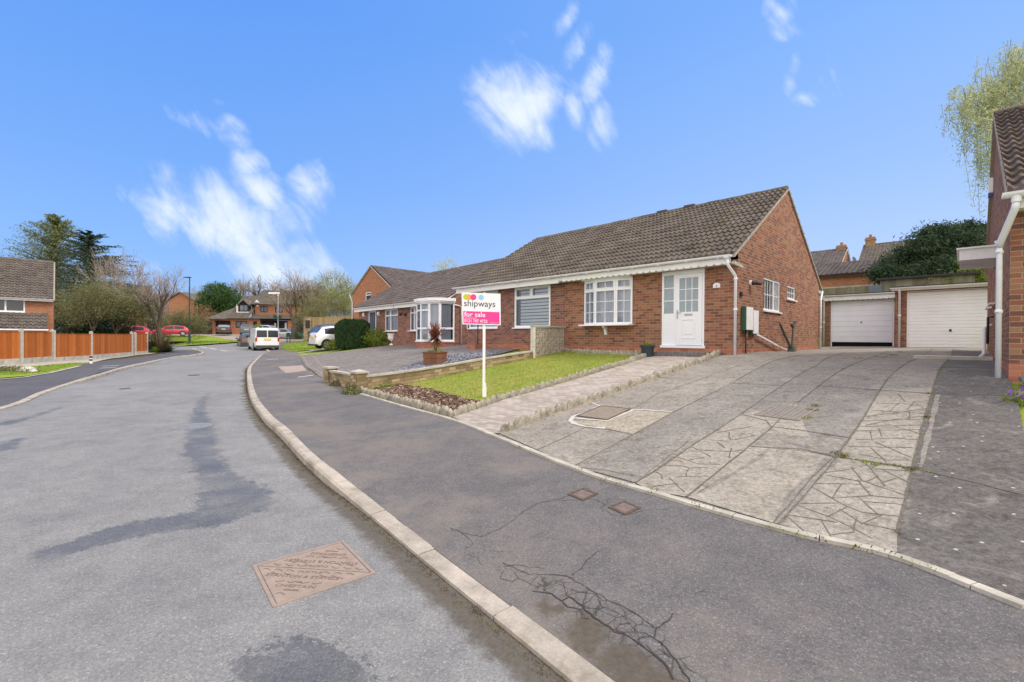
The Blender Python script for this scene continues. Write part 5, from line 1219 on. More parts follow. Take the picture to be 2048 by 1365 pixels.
mb = MB(); mb.box(.12, 2.6, -.62, -.22, .55, 1.07); mb.build('wall_body', mStoneBrick, t); mb = MB(); mb.box(.08, 2.65, -.66, -.18, 1.072, 1.135); mb.build('coping', plain('dark_coping', (.17,.16,.15), .85, .25, var=.3), t, bevel=.012)
# ---------------------------------------------------------------- houses behind the garages
mChim = brick('chimney_brick', [(.33,.19,.1),(.38,.22,.12),(.28,.15,.09)], (.4,.3,.2))
def simple_house(name_label, fr, x0, x1, y0, y1, zg, ze, zr, wm, rm, period=.3, chim=None, cat='house', gut=None, ovh=.3, yr=None):
    t = thing('house', name_label, cat, (fr.o[0], fr.o[1], 0), fr.rz); ym = yr if yr is not None else (y0+y1)/2
    mb = MB(); wall(mb, (0, y0), (1, 0), x0, x1, zg, ze); wall(mb, (x1, y0), (0, 1), 0, y1-y0, zg, ze); wall(mb, (x0, y1), (0, -1), 0, y1-y0, zg, ze); wall(mb, (x1, y1), (-1, 0), 0, x1-x0, zg, ze)
    mb.add([(x1, y0, ze), (x1, y1, ze), (x1, ym, zr-.12)], [(0,1,2)]); mb.add([(x0, y0, ze), (x0, y1, ze), (x0, ym, zr-.12)], [(2,1,0)]); mb.build('wall', wm, t)
    s0 = (zr-ze)/(ym-y0); mb = MB(); kw = dict(period=period, nr=4, amp=.02, lap=.035)
    tiles(mb, x0-.1, x1+.1, y0-ovh, ze-s0*ovh+.02, ym, zr, **kw); s1 = (zr-ze)/(y1-ym); tiles(mb, x0-.1, x1+.1, y1+ovh, ze-s1*ovh+.02, ym, zr, **kw); ridge(mb, x0-.1, x1+.1, ym, zr+.02, .14); r_ = mb.build('roof', rm, t)
    for sx in (x0-.08, x1+.0):
        v = MB(); v.add([(x, y, z+dz) for x in (sx, sx+.08) for y, z in ((y0-ovh, ze-s0*ovh), (ym, zr)) for dz in (-.14, -.01)], [(0,1,3,2),(4,6,7,5),(0,4,5,1),(2,3,7,6),(0,2,6,4),(1,5,7,3)])
        v.add([(x, y, z+dz) for x in (sx, sx+.08) for y, z in ((y1+ovh, ze-s1*ovh), (ym, zr)) for dz in (-.14, -.01)], [(0,1,3,2),(4,6,7,5),(0,4,5,1),(2,3,7,6),(0,2,6,4),(1,5,7,3)]); v.build('bargeboard', gut or mWhite, r_)
    g = MB(); gutter(g, x0-.1, x1+.1, y0-ovh-.06, ze-s0*ovh+.0, .06); g.box(x0, x1, y0-ovh+.02, y0-ovh+.04, ze-s0*ovh-.18, ze-s0*ovh-.02); g.box(x0, x1, y0-ovh+.045, y0-.003, ze-s0*ovh-.15, ze-s0*ovh-.13); g.build('gutter', gut or mWhite, t)
    if chim:
        cx, cz = chim; c = MB(); c.box(cx-.42, cx+.42, ym-.35, ym+.35, zr-.6, cz); c.box(cx-.48, cx+.48, ym-.41, ym+.41, cz-.32, cz-.16); ch = c.build('chimney', mChim, t)
        c = MB(); c.lathe(cx, ym, [(.13, cz), (.14, cz+.3), (.12, cz+.32)], 12); c.build('chimney_pot', mPlinth, ch)
    return t
mBrown = plain('brown_painted_board', (.1,.05,.05), .5, .3)
t = simple_house('orange brick house with dark red eaves, behind the garages and left of the evergreen', FB, -9, 7.5, 27.6, 34.5, 1.6, 6.4, 7.62, mBrickO, mTileSlate, gut=mBrown, yr=31.2)
mb = MB(); mb.box(-9.05, 5, 27.5, 27.597, 5.36, 5.46); mb.build('string_course', mConc, t)
t = simple_house('grey-roofed house with a short brick chimney, behind the gable of the bungalow for sale', FB, -18, -5.3, 45, 54, 1.8, 9.0, 11.75, mBrickO, mTileSlate, chim=(-5.75, 12.15))
t = simple_house('brown-roofed house with a tall brick chimney, beside the evergreen tree', FB, -3.9, 9, 46.5, 55.5, 1.8, 9.2, 12.1, mBrickO, mTileFar, chim=(-3.4, 12.9))
y_ = 49.; mb = MB(); mb.lathe(0, 0, [(.42, 0), (.36, -.06), (.2, -.11), (.02, -.13)], 20, cap=False); q = FB.wld(-4.5, y_)
t = thing('satellite_dish', 'grey satellite dish at the left foot of the tall-chimney roof', 'satellite dish', (q[0], q[1], 10.3)); o = mb.build('dish', plain('dish_grey', (.3,.31,.32), .5, .4), t); o.rotation_euler = (rad(75), 0, rad(30)); mb = MB(); mb.tube([(0, .1, 0), (0, .5, -.4)], .03, 6); mb.build('bracket', mBlack, t)
# slatted fence and shed behind the left garage
q0 = FB.wld(-6, 20.5)
t = thing('garden_fence', 'weathered grey slatted fence showing above the left garage roof', 'fence', (5.58, 11.2, 0), rad(-45))
for i in range(4):
    xa = -4.6+i*1.3
    p_ = MB(); p_.box(xa-.05, xa+.05, 19.9, 20.0, 1.4, 4.66); p_.build('post', mFenceGrey, t)
    p_ = MB()
    for j in range(19): z = 1.78+j*.15; p_.box(xa+.06, xa+1.19, 19.93+.012*(j % 2), 19.95+.012*(j % 2), z, z+.142)
    p_.build('panel', mFenceGrey, t)
t = thing('shed', 'grey timber shed with a felt roof and a blue-grey window, behind the garages', 'shed', (5.58, 11.2, 0), rad(-45))
mb = MB(); wall(mb, (0, 18.2), (1, 0), .85, 4.3, 1.4, 4.75); wall(mb, (.85, 21), (0, -1), 0, 2.8, 1.4, 4.85); wall(mb, (4.3, 18.2), (0, 1), 0, 2.8, 1.4, 4.85); mb.build('wall', mFenceGrey, t)
mb = MB(); mb.add([(x, y, z) for x in (.7, 4.5) for y, z in ((18.0, 4.73), (18.0, 4.82), (21.2, 5.05), (21.2, 4.95))], [(0,1,2,3)[::-1],(4,5,6,7),(0,4,5,1)[::-1],(1,5,6,2)[::-1],(2,6,7,3)[::-1],(3,7,4,0)[::-1]]); mb.build('roof', mBlack, t)
x0_, z0_ = FB.hy(1738, 585, 18.2); x1_, z1_ = FB.hy(1764, 571, 18.2); mb = MB(); mb.box(x0_, x1_, 18.15, 18.197, 4.02, 4.5); mb.build('window', mGlassB, t)
# ---------------------------------------------------------------- next pair of bungalows up the road
F3 = Frame(-3.1, 23.6, atan2(-.748, .664)); X3 = -5.9; X3E = -11.9; rz3 = F3.rz
r3 = thing('bungalow', 'brick bungalow with a curved white glazed porch and bow window, beyond the block-paved drive', 'house', (-3.1, 23.6, 0), rz3)
l3 = thing('bungalow', 'brick bungalow with a dark blue front door beside the clipped conifer hedge', 'house', (-3.1, 23.6, 0), rz3)
e3, rz_ = 3.62, 6.3
def gable_pts(x, inv=False):
    p = [(x, y, z) for y, z in [(0, 3.4), (DEP, 3.4)]+[(y, roof_z(y)-.1) for y in (DEP, YR, 0.)]]
    return p[::-1] if inv else p
wA = [F3.hy(770, 662), F3.hy(795.5, 619)]; wB = [F3.hy(820, 661), F3.hy(842, 619)]; dA = [F3.hy(737.5, 690), F3.hy(752.5, 622)]
mb = MB(); bx0 = wB[0][0]; bx1 = min(bx0+1.75, -2.9)
wall(mb, (0, 0), (1, 0), X3+.002, 0, 1.0, 3.55, [(bx0, bx1, 2.02, 3.42)]); wall(mb, (0, 0), (0, 1), 0, DEP, 1.0, 3.4); mb.add(gable_pts(0), [(0,1,2,3,4)]); wall(mb, (0, DEP), (-1, 0), 0, -X3, 1., 3.5)
mb.build('wall', mBrickB, r3)
mb = MB(); wall(mb, (0, 0), (1, 0), X3E, X3-.002, .9, 3.55, [(wA[0][0], wA[1][0], 2.02, 3.42), (dA[0][0], dA[1][0], 1.25, 3.42)]); wall(mb, (X3E, DEP), (0, -1), 0, DEP, 1.0, 3.4); mb.add(gable_pts(X3E, True), [(0,1,2,3,4)]); wall(mb, (X3, DEP), (-1, 0), 0, X3-X3E, 1., 3.5)
mb.build('wall', mBrickB, l3)
for t, a, b, sd in ((r3, X3+.004, .04, 31), (l3, X3E-.05, X3-.004, 33)):
    mb = MB(); tiles(mb, a, b, YE, ZE, YR, ZR, seed=sd, nr=5, amp=.03, lap=.055); tiles(mb, a, b, YE2, ZE2, YR, ZR, seed=sd+1, nr=3); ridge(mb, a, b, YR, ZR+.02); mb.build('roof', mTileSlate, t)
    mb = MB(); gutter(mb, a, b, YE-.06, ZE); mb.build('gutter', mPipe, t)
    mb = MB(); mb.box(a, b-.05, YE+.02, YE+.04, ZE-.26, ZE-.02); mb.box(a, b-.05, YE+.045, -.003, 3.45, 3.465); mb.build('fascia', mWhite, t)
mb = MB()
for ya, za, yb, zb in ((YE, ZE, YR, ZR), (YE2, ZE2, YR, ZR)): mb.add([(x, y, z+dz) for x in (.0, .07) for y, z in ((ya, za), (yb, zb)) for dz in (-.07, .0)], [(0,1,3,2),(4,6,7,5),(0,4,5,1),(2,3,7,6),(0,2,6,4),(1,5,7,3)])
mb.build('verge', mConc, r3)
window(l3, (wA[0][0], 0), (wA[1][0], 0), 2.02, 3.42, cols=(0, .42, 1), tz=3.0, cur='net', name='front_window', sillw=.14)
window(r3, (bx0, 0), (bx1, 0), 2.02, 3.42, cols=(0, .3, .72, 1), tz=3.06, cur='net', name='front_window', sillw=.16)
d = MB(); x0, x1 = dA[0][0], dA[1][0]; d.box(x0, x0+.1, -.01, .06, 1.25, 3.42); d.box(x1-.1, x1, -.01, .06, 1.25, 3.42); d.box(x0+.1, x1-.1, -.01, .06, 3.32, 3.42); fd = d.build('door_frame', mUPVC, l3)
d = MB(); d.box(x0+.1, x1-.1, .0, .05, 1.25, 3.32); dd = d.build('front_door', plain('slate_blue_paint', (.05,.075,.1), .4, .4), l3)
d = MB(); d.box(x0+.3, x0+.45, -.01, -.002, 2.1, 3.15); d.box(x1-.45, x1-.3, -.01, -.002, 2.1, 3.15); d.build('door_pane', mGlassB, dd)
for px, py in ((757.5, 628), (728, 630)):
    x, z = F3.hy(px, py, -.1); m_ = MB(); m_.box(x-.05, x+.05, -.06, -.003, z-.16, z-.04); m_.lathe(x, -.12, [(.05, z-.14), (.09, z-.05), (.1, z+.06), (.03, z+.15)], 10); m_.build('wall_lantern', mWhite, l3)
for px, py in ((802, 628), (811, 629)):
    x, z = F3.hy(px, py, -.03); m_ = MB(); m_.tube([(x-.15, -.03, z+.06), (x-.05, -.05, z-.07), (x+.08, -.05, z-.02), (x+.14, -.03, z+.05)], [.03, .06, .05, .03], 7); m_.build('wall_ornament', mBlack, r3)
# curved porch
pc = [F3.hy(842, 640, -.95), F3.hy(903, 640, -.4)]
pxa, pxb = F3.hy(841, 640, -.5)[0], F3.hy(904, 640, -.15)[0]
n = 6; rxp = (pxb-pxa)/2; cxp = (pxa+pxb)/2; arc = [(cxp-rxp*cos(pi*i/n), -1.25*sin(pi*i/n)**.7) for i in range(n+1)]; arc[0] = (pxa, 0); arc[-1] = (pxb, 0)
porch = MB()
q = [(x*1.0, y) for x, y in arc]
def ring(mb, sc, z0, z1, m=0):
    pts = [(cxp+(x-cxp)*sc, y*sc-(0 if y < -.01 else .004)) for x, y in arc]; k = len(pts)
    mb.add([(x, y, z) for z in (z0, z1) for x, y in pts], [tuple(range(k)), tuple(range(k, 2*k))[::-1]]+[(i, k+i, k+(i+1) % k, (i+1) % k) for i in range(k)])
ring(porch, 1.06, 3.43, 3.5); ring(porch, 1.1, 3.505, 3.66); ring(porch, 1.05, 1.39, 1.45)
po = porch.build('porch', mUPVC, r3)
pb = MB(); ring(pb, 1.0, .9, 1.385); pb.build('porch_base', mPlinth, po)
gl_ = MB(); fr_ = MB()
for i, (a, b) in enumerate(zip(arc, arc[1:])):
    L = hypot(b[0]-a[0], b[1]-a[1]); D = ((b[0]-a[0])/L, (b[1]-a[1])/L); N = (D[1], -D[0])
    for q0, q1 in ((0, .07), (L-.07, L)): fr_.fbox(a, D, q0, q1, -.05, .004*(i % 2), 1.45, 3.43)
    for q0, q1 in ((1.45, 1.52), (2.05, 2.15), (3.36, 3.43)): fr_.fbox(a, D, .07, L-.07, -.05, 0, q0, q1)
    if i < 4: fr_.fbox(a, D, .07, L-.07, -.05, 0, 3.0, 3.08)
    gl_.quad(*[(a[0]+D[0]*s_-N[0]*.03, a[1]+D[1]*s_-N[1]*.03, z) for s_, z in ((.05, 1.5), (L-.05, 1.5), (L-.05, 3.4), (.05, 3.4))])
fr_.build('porch_frame', mUPVC, po); gl_.build('porch_pane', mGlass, po)
c_ = MB(); pts = [(cxp+(x-cxp)*.86, y*.82) for x, y in arc]; 
pts2 = [(a[0]+(b[0]-a[0])*k_/10, a[1]+(b[1]-a[1])*k_/10) for a, b in zip(pts, pts[1:]) for k_ in range(10)]
for i, (x, y) in enumerate(pts2):
    for z in (1.5, 3.35): c_.v.append((x, y+.02*sin(i*2.1), z))
for i in range(len(pts2)-1): c_.f.append((2*i, 2*i+2, 2*i+3, 2*i+1)); c_.m.append(0); c_.t.append(0)
c_.build('porch_curtain', mCurtain, po)
pipe(r3, [(pxb-.2, -.55, 3.45), (.04, -.3, 3.38), (.07, .35, 3.3), (.07, .5, 3.25), (.07, .5, 1.25)], .032)
m_ = MB(); m_.box(.003, .1, .95, 1.25, 2.2, 2.7); m_.build('wall_box', mWhite, r3)
# urn, trough
q = gp(785, 691); t = thing('garden_urn', 'white stone urn on a pedestal below the left bow window', 'urn', tuple(q))
mb = MB(); mb.lathe(0, 0, [(.2, 0), (.2, .07), (.09, .11), (.06, .2), (.1, .27), (.25, .35), (.3, .5), (.27, .62), (.34, .7), (.35, .74), (.26, .73)], 20); mb.build('bowl', mWhite, t, smooth=True)
rn = random.Random(4); mb = MB()
for i in range(60): a = rn.uniform(0, 6.3); r_ = rn.uniform(.02, .22); mb.add([(r_*cos(a)-.02, r_*sin(a), .7), (r_*cos(a)+.02, r_*sin(a), .7), (r_*1.4*cos(a), r_*1.4*sin(a), .7+rn.uniform(.08, .3))], [(0,1,2)])
mb.build('plant', mLfOlive, t)
q = gp(825, 689); mb = MB(); mb.add([(x*s_, y*s_, z) for z, s_ in ((0, .85), (.3, 1.), (.3, .85), (.2, .8)) for x, y in ((-.55,-.22),(.55,-.22),(.55,.22),(-.55,.22))], [(3,2,1,0)]+[(l*4+i, l*4+(i+1) % 4, (l+1)*4+(i+1) % 4, (l+1)*4+i) for l in range(3) for i in range(4)]+[(12,13,14,15)])
o = mb.build('stone_trough', mConc, loc=tuple(q), rz=rz3, bevel=.02); tag(o, 'low sandstone-coloured planting trough beside the curved porch', 'planter')
# ---------------------------------------------------------------- two-storey house with brick gable
F4 = Frame(-9.84, 37., rad(-45))     # gable wall on its -y side, ridge along y
t = thing('house', 'two-storey house with a plain red brick gable and one small window, above the bungalow roofs', 'house', (-9.84, 37., 0), rad(-45)); h4 = t
w4 = 7.; ez, pz = 5.75, 7.85
(sx0, sz0), (sx1, sz1) = F4.hy(731, 602), F4.hy(742, 584)
mb = MB(); wall(mb, (0, 0), (1, 0), -w4, 0, .8, ez, [(sx0, sx1, sz0, min(sz1, ez-.02))]); mb.add([(-w4, 0, ez), (0, 0, ez), (-w4/2, 0, pz-.05)], [(0,1,2)]); wall(mb, (0, 0), (0, 1), 0, 13, .8, ez); wall(mb, (-w4, 13), (0, -1), 0, 13, .8, ez); mb.build('wall', mBrickO, t)
mb = MB()
def tiles_y(mb, y0, y1, xe, ze, xr, zr, **k):
    s = MB(); tiles(s, y0, y1, -xe, ze, -xr, zr, **k)
    mb.add([(-v[1], v[0], v[2]) for v in s.v], s.f)
tiles_y(mb, -.05, 13, .35, ez-.2, -w4/2, pz, period=.3, nr=4); tiles_y(mb, -.05, 13, -w4-.35, ez-.2, -w4/2, pz, period=.3, nr=4)
s = MB(); ridge(s, -.05, 13, w4/2, pz+.02); mb.add([(-v[1], v[0], v[2]) for v in s.v], [f[::-1] for f in s.f])
rf = mb.build('roof', mTileSlate, t)
mb = MB()
for xe in (.3, -w4-.3): mb.add([(x, y, z+dz) for y in (-.1, -.04) for x, z in ((xe, ez-.2), (-w4/2, pz)) for dz in (-.1, .0)], [(0,1,3,2),(4,6,7,5),(0,4,5,1),(2,3,7,6),(0,2,6,4),(1,5,7,3)])
mb.build('verge', mMortar, rf)
window(t, (sx0, 0), (sx1, 0), sz0, min(sz1, ez-.02), tz=(sz0+sz1)/2+.1, name='small_window', gmat=mGlassD)
pipe(t, [(-w4-.3, -.1, ez-.25), (-w4+.05, -.06, ez-.9), (-w4+.05, -.06, .9)], .04); mb = MB(); mb.tube([(.35, y, ez-.18) for y in (-.1, 13)], .06, 8); mb.tube([(-w4-.38, y, ez-.18) for y in (-.1, 13)], .06, 8); mb.build('gutter', mPipe, t)
# ---------------------------------------------------------------- left-hand house
FL = Frame(-36.5, 36., rad(45))
t = thing('house', 'brick house with a grey tiled roof over a lean-to porch roof, behind the orange fence', 'house', (-36.5, 36., 0), rad(45))
(a0, b0), (a1, b1) = FL.hy(14, 624), FL.hy(50, 594)
zeL = 4.72; zrL = FL.hy(100, 524, 3.6)[1]
zt = FL.hy(60, 594)[1]-.05
_, lz0 = FL.hy(50, 658, -1.1); _, lz1 = FL.hy(50, 627, 0)
mb = MB(); wx_ = FL.hy(-30, 600)[0]
wall(mb, (0, 0), (1, 0), -12, 0, .3, zt+.1, [(wx_, a1, b0, zt)]); wall(mb, (0, 0), (0, 1), 0, 7.2, .3, zt+.1); mb.add([(0, 0, zt+.1), (0, 7.2, zt+.1), (0, 3.6, zrL-.1)], [(0,1,2)]); mb.build('wall', mBrickO, t)
mb = MB(); s0 = (zrL-zt)/3.6; tiles(mb, -12, -.0, -.4, zt-.1, 3.6, zrL, period=.3, nr=6, amp=.045, lap=.06); tiles(mb, -12, 0, 7.6, zt-.1, 3.6, zrL, period=.3, nr=3); ridge(mb, -12, .05, 3.6, zrL+.02); rf = mb.build('roof', mTileL, t)
mb = MB(); mb.add([(x, y, z+dz) for x in (.0, .09) for y, z in ((-.4, zt-.1), (3.6, zrL)) for dz in (-.1, .01)], [(0,1,3,2),(4,6,7,5),(0,4,5,1),(2,3,7,6),(0,2,6,4),(1,5,7,3)]); mb.build('verge', mMortar, rf)
mb = MB(); gutter(mb, -12, .05, -.48, zt-.1); mb.box(-12, 0, -.4, -.38, zt-.28, zt-.1); mb.box(-12, 0, -.377, -.003, zt-.2, zt-.18); mb.build('gutter', mPipe, t)
window(t, (wx_, 0), (a1, 0), b0, zt, cols=(0, .5, 1), name='upper_window', gmat=mGlassD, fw=.08)
mb = MB(); tiles(mb, -12, -.3, -1.3, lz0, .02, lz1, period=.3, nr=6, amp=.045, lap=.06); lt = mb.build('lean_to_roof', mTileL, t)
mb = MB(); mb.box(-12, -.25, -1.4, -1.34, lz0-.12, lz0-.01); mb.build('lean_to_gutter', mPipe, t); mb = MB(); wall(mb, (0, -1.2), (1, 0), -12, -.35, .3, lz0-.05); mb.build('lean_to_wall', mBrickO, t)
# ---------------------------------------------------------------- the orange fence
def fence_run(t, pxs, surf, pan_z, board, post_h, pan_w=.05, tops=None):
    pts = [gp(x, y)[:2] for x, y in pxs]; 
    for i, p in enumerate(pts):
        z = P(*p); m_ = MB(); m_.box(-.055, .055, -.055, .055, -.4, post_h); m_.add([(-.055,-.055,post_h),(.055,-.055,post_h),(.055,.055,post_h),(-.055,.055,post_h),(0,0,post_h+.04)], [(0,1,4),(1,2,4),(2,3,4),(3,0,4)]); o = m_.build('concrete_post', mConc, t, loc=(p[0], p[1], z))
    for a, b in zip(pts, pts[1:]):
        L = np.linalg.norm(b-a); an = atan2(b[1]-a[1], b[0]-a[0]); z = max(P(*a), P(*b)); m_ = MB()
        n = int((L-.14)/.1)
        for k_ in range(n): x = .07+(L-.14)*k_/n; m_.add([(x, -.012, board), (x+(L-.14)/n+.004, -.026, board), (x+(L-.14)/n+.004, -.012, board), (x, .0, board), (x, -.012, pan_z-.03), (x+(L-.14)/n+.004, -.026, pan_z-.03), (x+(L-.14)/n+.004, -.012, pan_z-.03), (x, .0, pan_z-.03)], [(0,1,5,4),(1,2,6,5),(2,3,7,6),(3,0,4,7),(4,5,6,7)])
        m_.box(.07, L-.07, -.035, .01, pan_z-.028, pan_z); m_.build('wooden_panel', mFence, t, loc=(a[0], a[1], z), rz=an)
        m_ = MB(); m_.box(.056, L-.056, -.03, .02, -.3, board-.003); m_.build('gravel_board', mConc, t, loc=(a[0], a[1], z), rz=an)
t = thing('panel_fence', 'orange wooden panel fence with concrete posts on the left side of the road', 'fence', (0, 0, 0))
fence_run(t, [(-130,738), (-38,733.5), (42,729), (104,723.8)], P, 1.36, .25, 1.45)
fence_run(t, [(107,723.8), (182,719.5), (263,710.8)], P, 1.3, .2, 1.43)
t2 = thing('panel_fence', 'short separate orange fence section at the end nearest the phormium', 'fence', (0, 0, 0))
fence_run(t2, [(270,710.5), (293.5,706.5)], P, 1.3, .16, 1.38)
q = [gp(294.5, 706.5)[:2], gp(300.5, 702)[:2]]
m_ = MB(); a, b = q; L = np.linalg.norm(b-a); m_.box(.06, L, -.02, .02, .05, 1.3); m_.build('wooden_panel', mFenceGrey, t2, loc=(a[0], a[1], P(*a)), rz=atan2(b[1]-a[1], b[0]-a[0]))
# ---------------------------------------------------------------- far houses
def fx(px, Y): return (px-1024)/905*Y
def fz(px, py, Y): return at(px, py, Y)[2]
Y = 72.; O_ = at(420, 660, Y); F5 = Frame(O_[0], Y, 0)
def X_(px): return fx(px, Y)-O_[0]
def Z_(py, px=480, y=0.): return at(px, py, Y+y)[2]
t = thing('house', 'far brick house with dormer and dark garage facing down the road', 'house', (O_[0], Y, 0))
zg = 1.6; zE1 = Z_(638); garw = (X_(429), X_(461)); zg0 = Z_(667.5)
mb = MB(); holes = [(garw[0], garw[1], zg, Z_(642)), (X_(471), X_(494), Z_(656), Z_(642.5)), (X_(506), X_(514), Z_(651), Z_(643)), (X_(520), X_(575), zg, Z_(641))]
wall(mb, (0, 0), (1, 0), X_(423), X_(605), zg, zE1+.1, holes, .4)
wall(mb, (0, 1.5), (1, 0), X_(499), X_(605), Z_(632), Z_(607), [(X_(510), X_(525), Z_(624), Z_(611)), (X_(540), X_(556), Z_(624), Z_(611))], .12)
wall(mb, (X_(423), 8), (0, -1), 0, 8, zg, zE1+.1); wall(mb, (X_(605), 0), (0, 1), 0, 8, zg, Z_(607)); wall(mb, (X_(492), 8.5), (0, -1), 0, 7, zE1, Z_(609))
mb.build('wall', mBrickO, t)
for a, b, nm in ((garw[0], garw[1], 'garage_door'),): m_ = MB(); m_.box(a, b, .3, .36, zg, Z_(642)); m_.build(nm, mFenceBlk, t)
m_ = MB(); m_.box(X_(516), X_(580), .9, .96, zg, Z_(641)); m_.box(X_(520), X_(605), -.02, .0, Z_(641), Z_(638)); m_.build('porch', mFenceBlk, t)
for a, b, c, d_ in ((543, 546, 662, 646), (564, 568, 661, 645)): m_ = MB(); m_.box(X_(a), X_(b), .85, .88, Z_(c), Z_(d_)); m_.build('porch_window', mWhite, t)
for a, b, c, d_, y in ((471, 494, 656, 642.5, 0), (506, 514, 651, 643, 0), (510, 525, 624, 611, 1.5), (540, 556, 624, 611, 1.5)):
    w_ = window(t, (X_(a), y), (X_(b), y), Z_(c), Z_(d_), cols=(0, .45, 1) if b-a > 10 else (0, 1), name='window', mat=mBlack, gmat=mGlassB if b-a > 10 else mGlassD, fw=.12, sill=False)
yr = 4.2
zr1, zr2 = Z_(592, 470, yr), Z_(581, 530, yr+1)
def slab_roof(mb, pts, th=.12):
    n = len(pts); mb.add([p for p in pts]+[(p[0], p[1], p[2]-th) for p in pts], [tuple(range(n)), tuple(range(n, 2*n))[::-1]]+[(i, n+i, n+(i+1) % n, (i+1) % n) for i in range(n)])
mb = MB()
tiles(mb, X_(457), X_(499), -.4, zE1, yr, zr1, period=.35, nr=3, amp=.03); tiles(mb, X_(499), X_(607), -.4, zE1, 1.45, Z_(630, 530, 1.45), period=.35, nr=3, amp=.03)
slab_roof(mb, [(X_(414), -.4, zE1), (X_(457.2), -.4, zE1), (X_(457.2), 1.6, Z_(618, 457, 1.6)), (X_(455), 2.4, Z_(614, 457, 2.4))])
slab_roof(mb, [(X_(414), -.4, zE1), (X_(455), 2.4, Z_(614, 457, 2.4)), (X_(455), 6, Z_(614, 457, 2.4)), (X_(414), 8, zE1)][::-1])
tiles(mb, X_(491), X_(608), 1.1, Z_(609.5, 530, 1.1), yr+1, zr2, period=.35, nr=3, amp=.03)
slab_roof(mb, [(X_(491), 8.8, Z_(609)), (X_(608), 8.8, Z_(609)), (X_(608), yr+1, zr2), (X_(491), yr+1, zr2)][::-1]); slab_roof(mb, [(X_(457), 8.4, zE1), (X_(499), 8.4, zE1), (X_(499), yr, zr1), (X_(457), yr, zr1)][::-1])
rf = mb.build('roof', mTileFar, t)
mb = MB(); mb.box(X_(499.5), X_(600), 1.25, 1.49, Z_(632.5), Z_(630.5)); mb.add([(x, y, z) for x in (X_(490.5), X_(492)) for y, z in ((1.1, Z_(609.5)), (1.1, Z_(611.5)), (yr+1, zr2-.25), (yr+1, zr2))], [(0,1,2,3),(4,5,6,7)[::-1],(0,3,7,4),(0,4,5,1)])
mb.add([(X_(490)+(X_(500)-X_(490))*k_/5, 1.2-.0*k_, Z_(600)+(Z_(632)-Z_(600))*(k_/5)**.8+dz) for k_ in range(6) for dz in (0, .14)], [(2*i, 2*i+2, 2*i+3, 2*i+1) for i in range(5)]); mb.build('white_flashing', mWhite, rf)
# dormer
mb = MB(); x0, x1, za, zb, zp = X_(471), X_(491), Z_(623), Z_(609), Z_(599); yd = .9
mb.box(x0, x1, yd, 3.5, za, zb); mb.add([(x0, yd, zb), (x1, yd, zb), ((x0+x1)/2, yd, zp-.1), (x0, 3.5, zb), (x1, 3.5, zb), ((x0+x1)/2, 3.5, zp-.1)], [(0,1,2)]); dm = mb.build('dormer', mFenceBlk, t)
mb = MB(); xm = (x0+x1)/2
for xa in (x0-.2, x1+.2): mb.add([(x, y, z+dz) for y in (yd-.25, 3.6) for x, z in ((xa, zb-.1), (xm, zp)) for dz in (-.1, .05)], [(0,1,3,2),(4,6,7,5),(0,4,5,1),(2,3,7,6),(0,2,6,4),(1,5,7,3)])
mb.build('dormer_roof', mTileFar, dm); mb = MB(); mb.box(x0-.15, x1+.1, yd-.2, yd, za-.2, za-.05); mb.box(x0-.3, x0-.16, yd-.2, yd, za-.2, zb); mb.build('dormer_flashing', mWhite, dm)
window(dm, (x0+.15, yd-.004), (x1-.15, yd-.004), za+.1, zb-.05, cols=(0, .5, 1), name='dormer_window', mat=mBlack, gmat=mGlassB, n0=.0, n1=.06, sill=False)
mb = MB(); xv = X_(504); mb.box(xv-.25, xv+.25, 1.2, 1.6, Z_(604), Z_(602)); mb.box(xv-.08, xv+.08, 1.2, 1.4, Z_(602), Z_(599)); mb.build('roof_vent', mWhite, rf)
mb = MB(); mb.box(X_(505)-.15, X_(505)+.15, 1.35, 1.49, Z_(612), Z_(609.5)); mb.build('alarm_box', mWhite, t)
# black fences either side of it
t = thing('close_boarded_fence', 'black stained fence left of the far garage', 'fence', (0, 0, 0)); m_ = MB(); x0, x1 = fx(405, 71), fx(424, 71); m_.box(x0, x1, 71, 71.06, 1.2, fz(415, 645, 71)); m_.build('fence_panel', mFenceBlk, t)
t = thing('close_boarded_fence', 'black stained fence right of the far house, behind the street tree', 'fence', (0, 0, 0)); m_ = MB(); x0, x1 = fx(587, 66), fx(618, 66); m_.box(x0, x1, 66, 66.06, 1.2, fz(600, 641, 66)); m_.build('fence_panel', mFenceBlk, t)
# houses behind the trees on the left
Fx = Frame(fx(291, 62), 62., rad(30)); XW = Fx.hy(225, 620)[0]
t = simple_house('brown-roofed brick house half hidden by bare trees above the fence\'s far end', Fx, XW, 0, 0, 7, 1., Fx.hy(285, 604)[1], Fx.hy(285, 572, 3.5)[1], mBrickO, mTileFar, period=.35)
x1 = .2; za = Fx.hy(280, 625, -.5)[1]
m_ = MB(); m_.box(0, x1, -1.4, -.01, za-1.0, za-.05); m_.build('lean_to', mTileFar, t); m_ = MB(); m_.box(x1-5, x1, -1.5, -1.42, za-.02, za+.12); m_.build('lean_to_gutter', mWhite, t)
m_ = MB(); m_.box(Fx.hy(263, 645)[0], Fx.hy(272, 645)[0], -.03, -.004, Fx.hy(268, 652)[1], Fx.hy(268, 641)[1]); m_.build('window', mGlassD, t)
Fy = Frame(fx(283, 61), 61., rad(30)); XG = Fy.hy(328, 640)[0]
t = simple_house('brown-roofed garage wing behind the leaning bare street tree', Fy, .3, XG, 0, 6, 1., Fy.hy(300, 634)[1], Fy.hy(310, 590, 3)[1], mBrickO, mTileFar, period=.35)
m_ = MB(); m_.box(.6, XG-.4, -.05, -.01, 1.2, Fy.hy(300, 641)[1]); m_.build('garage_door', plain('dark_brown_door', (.06,.035,.035), .5, .3), t)
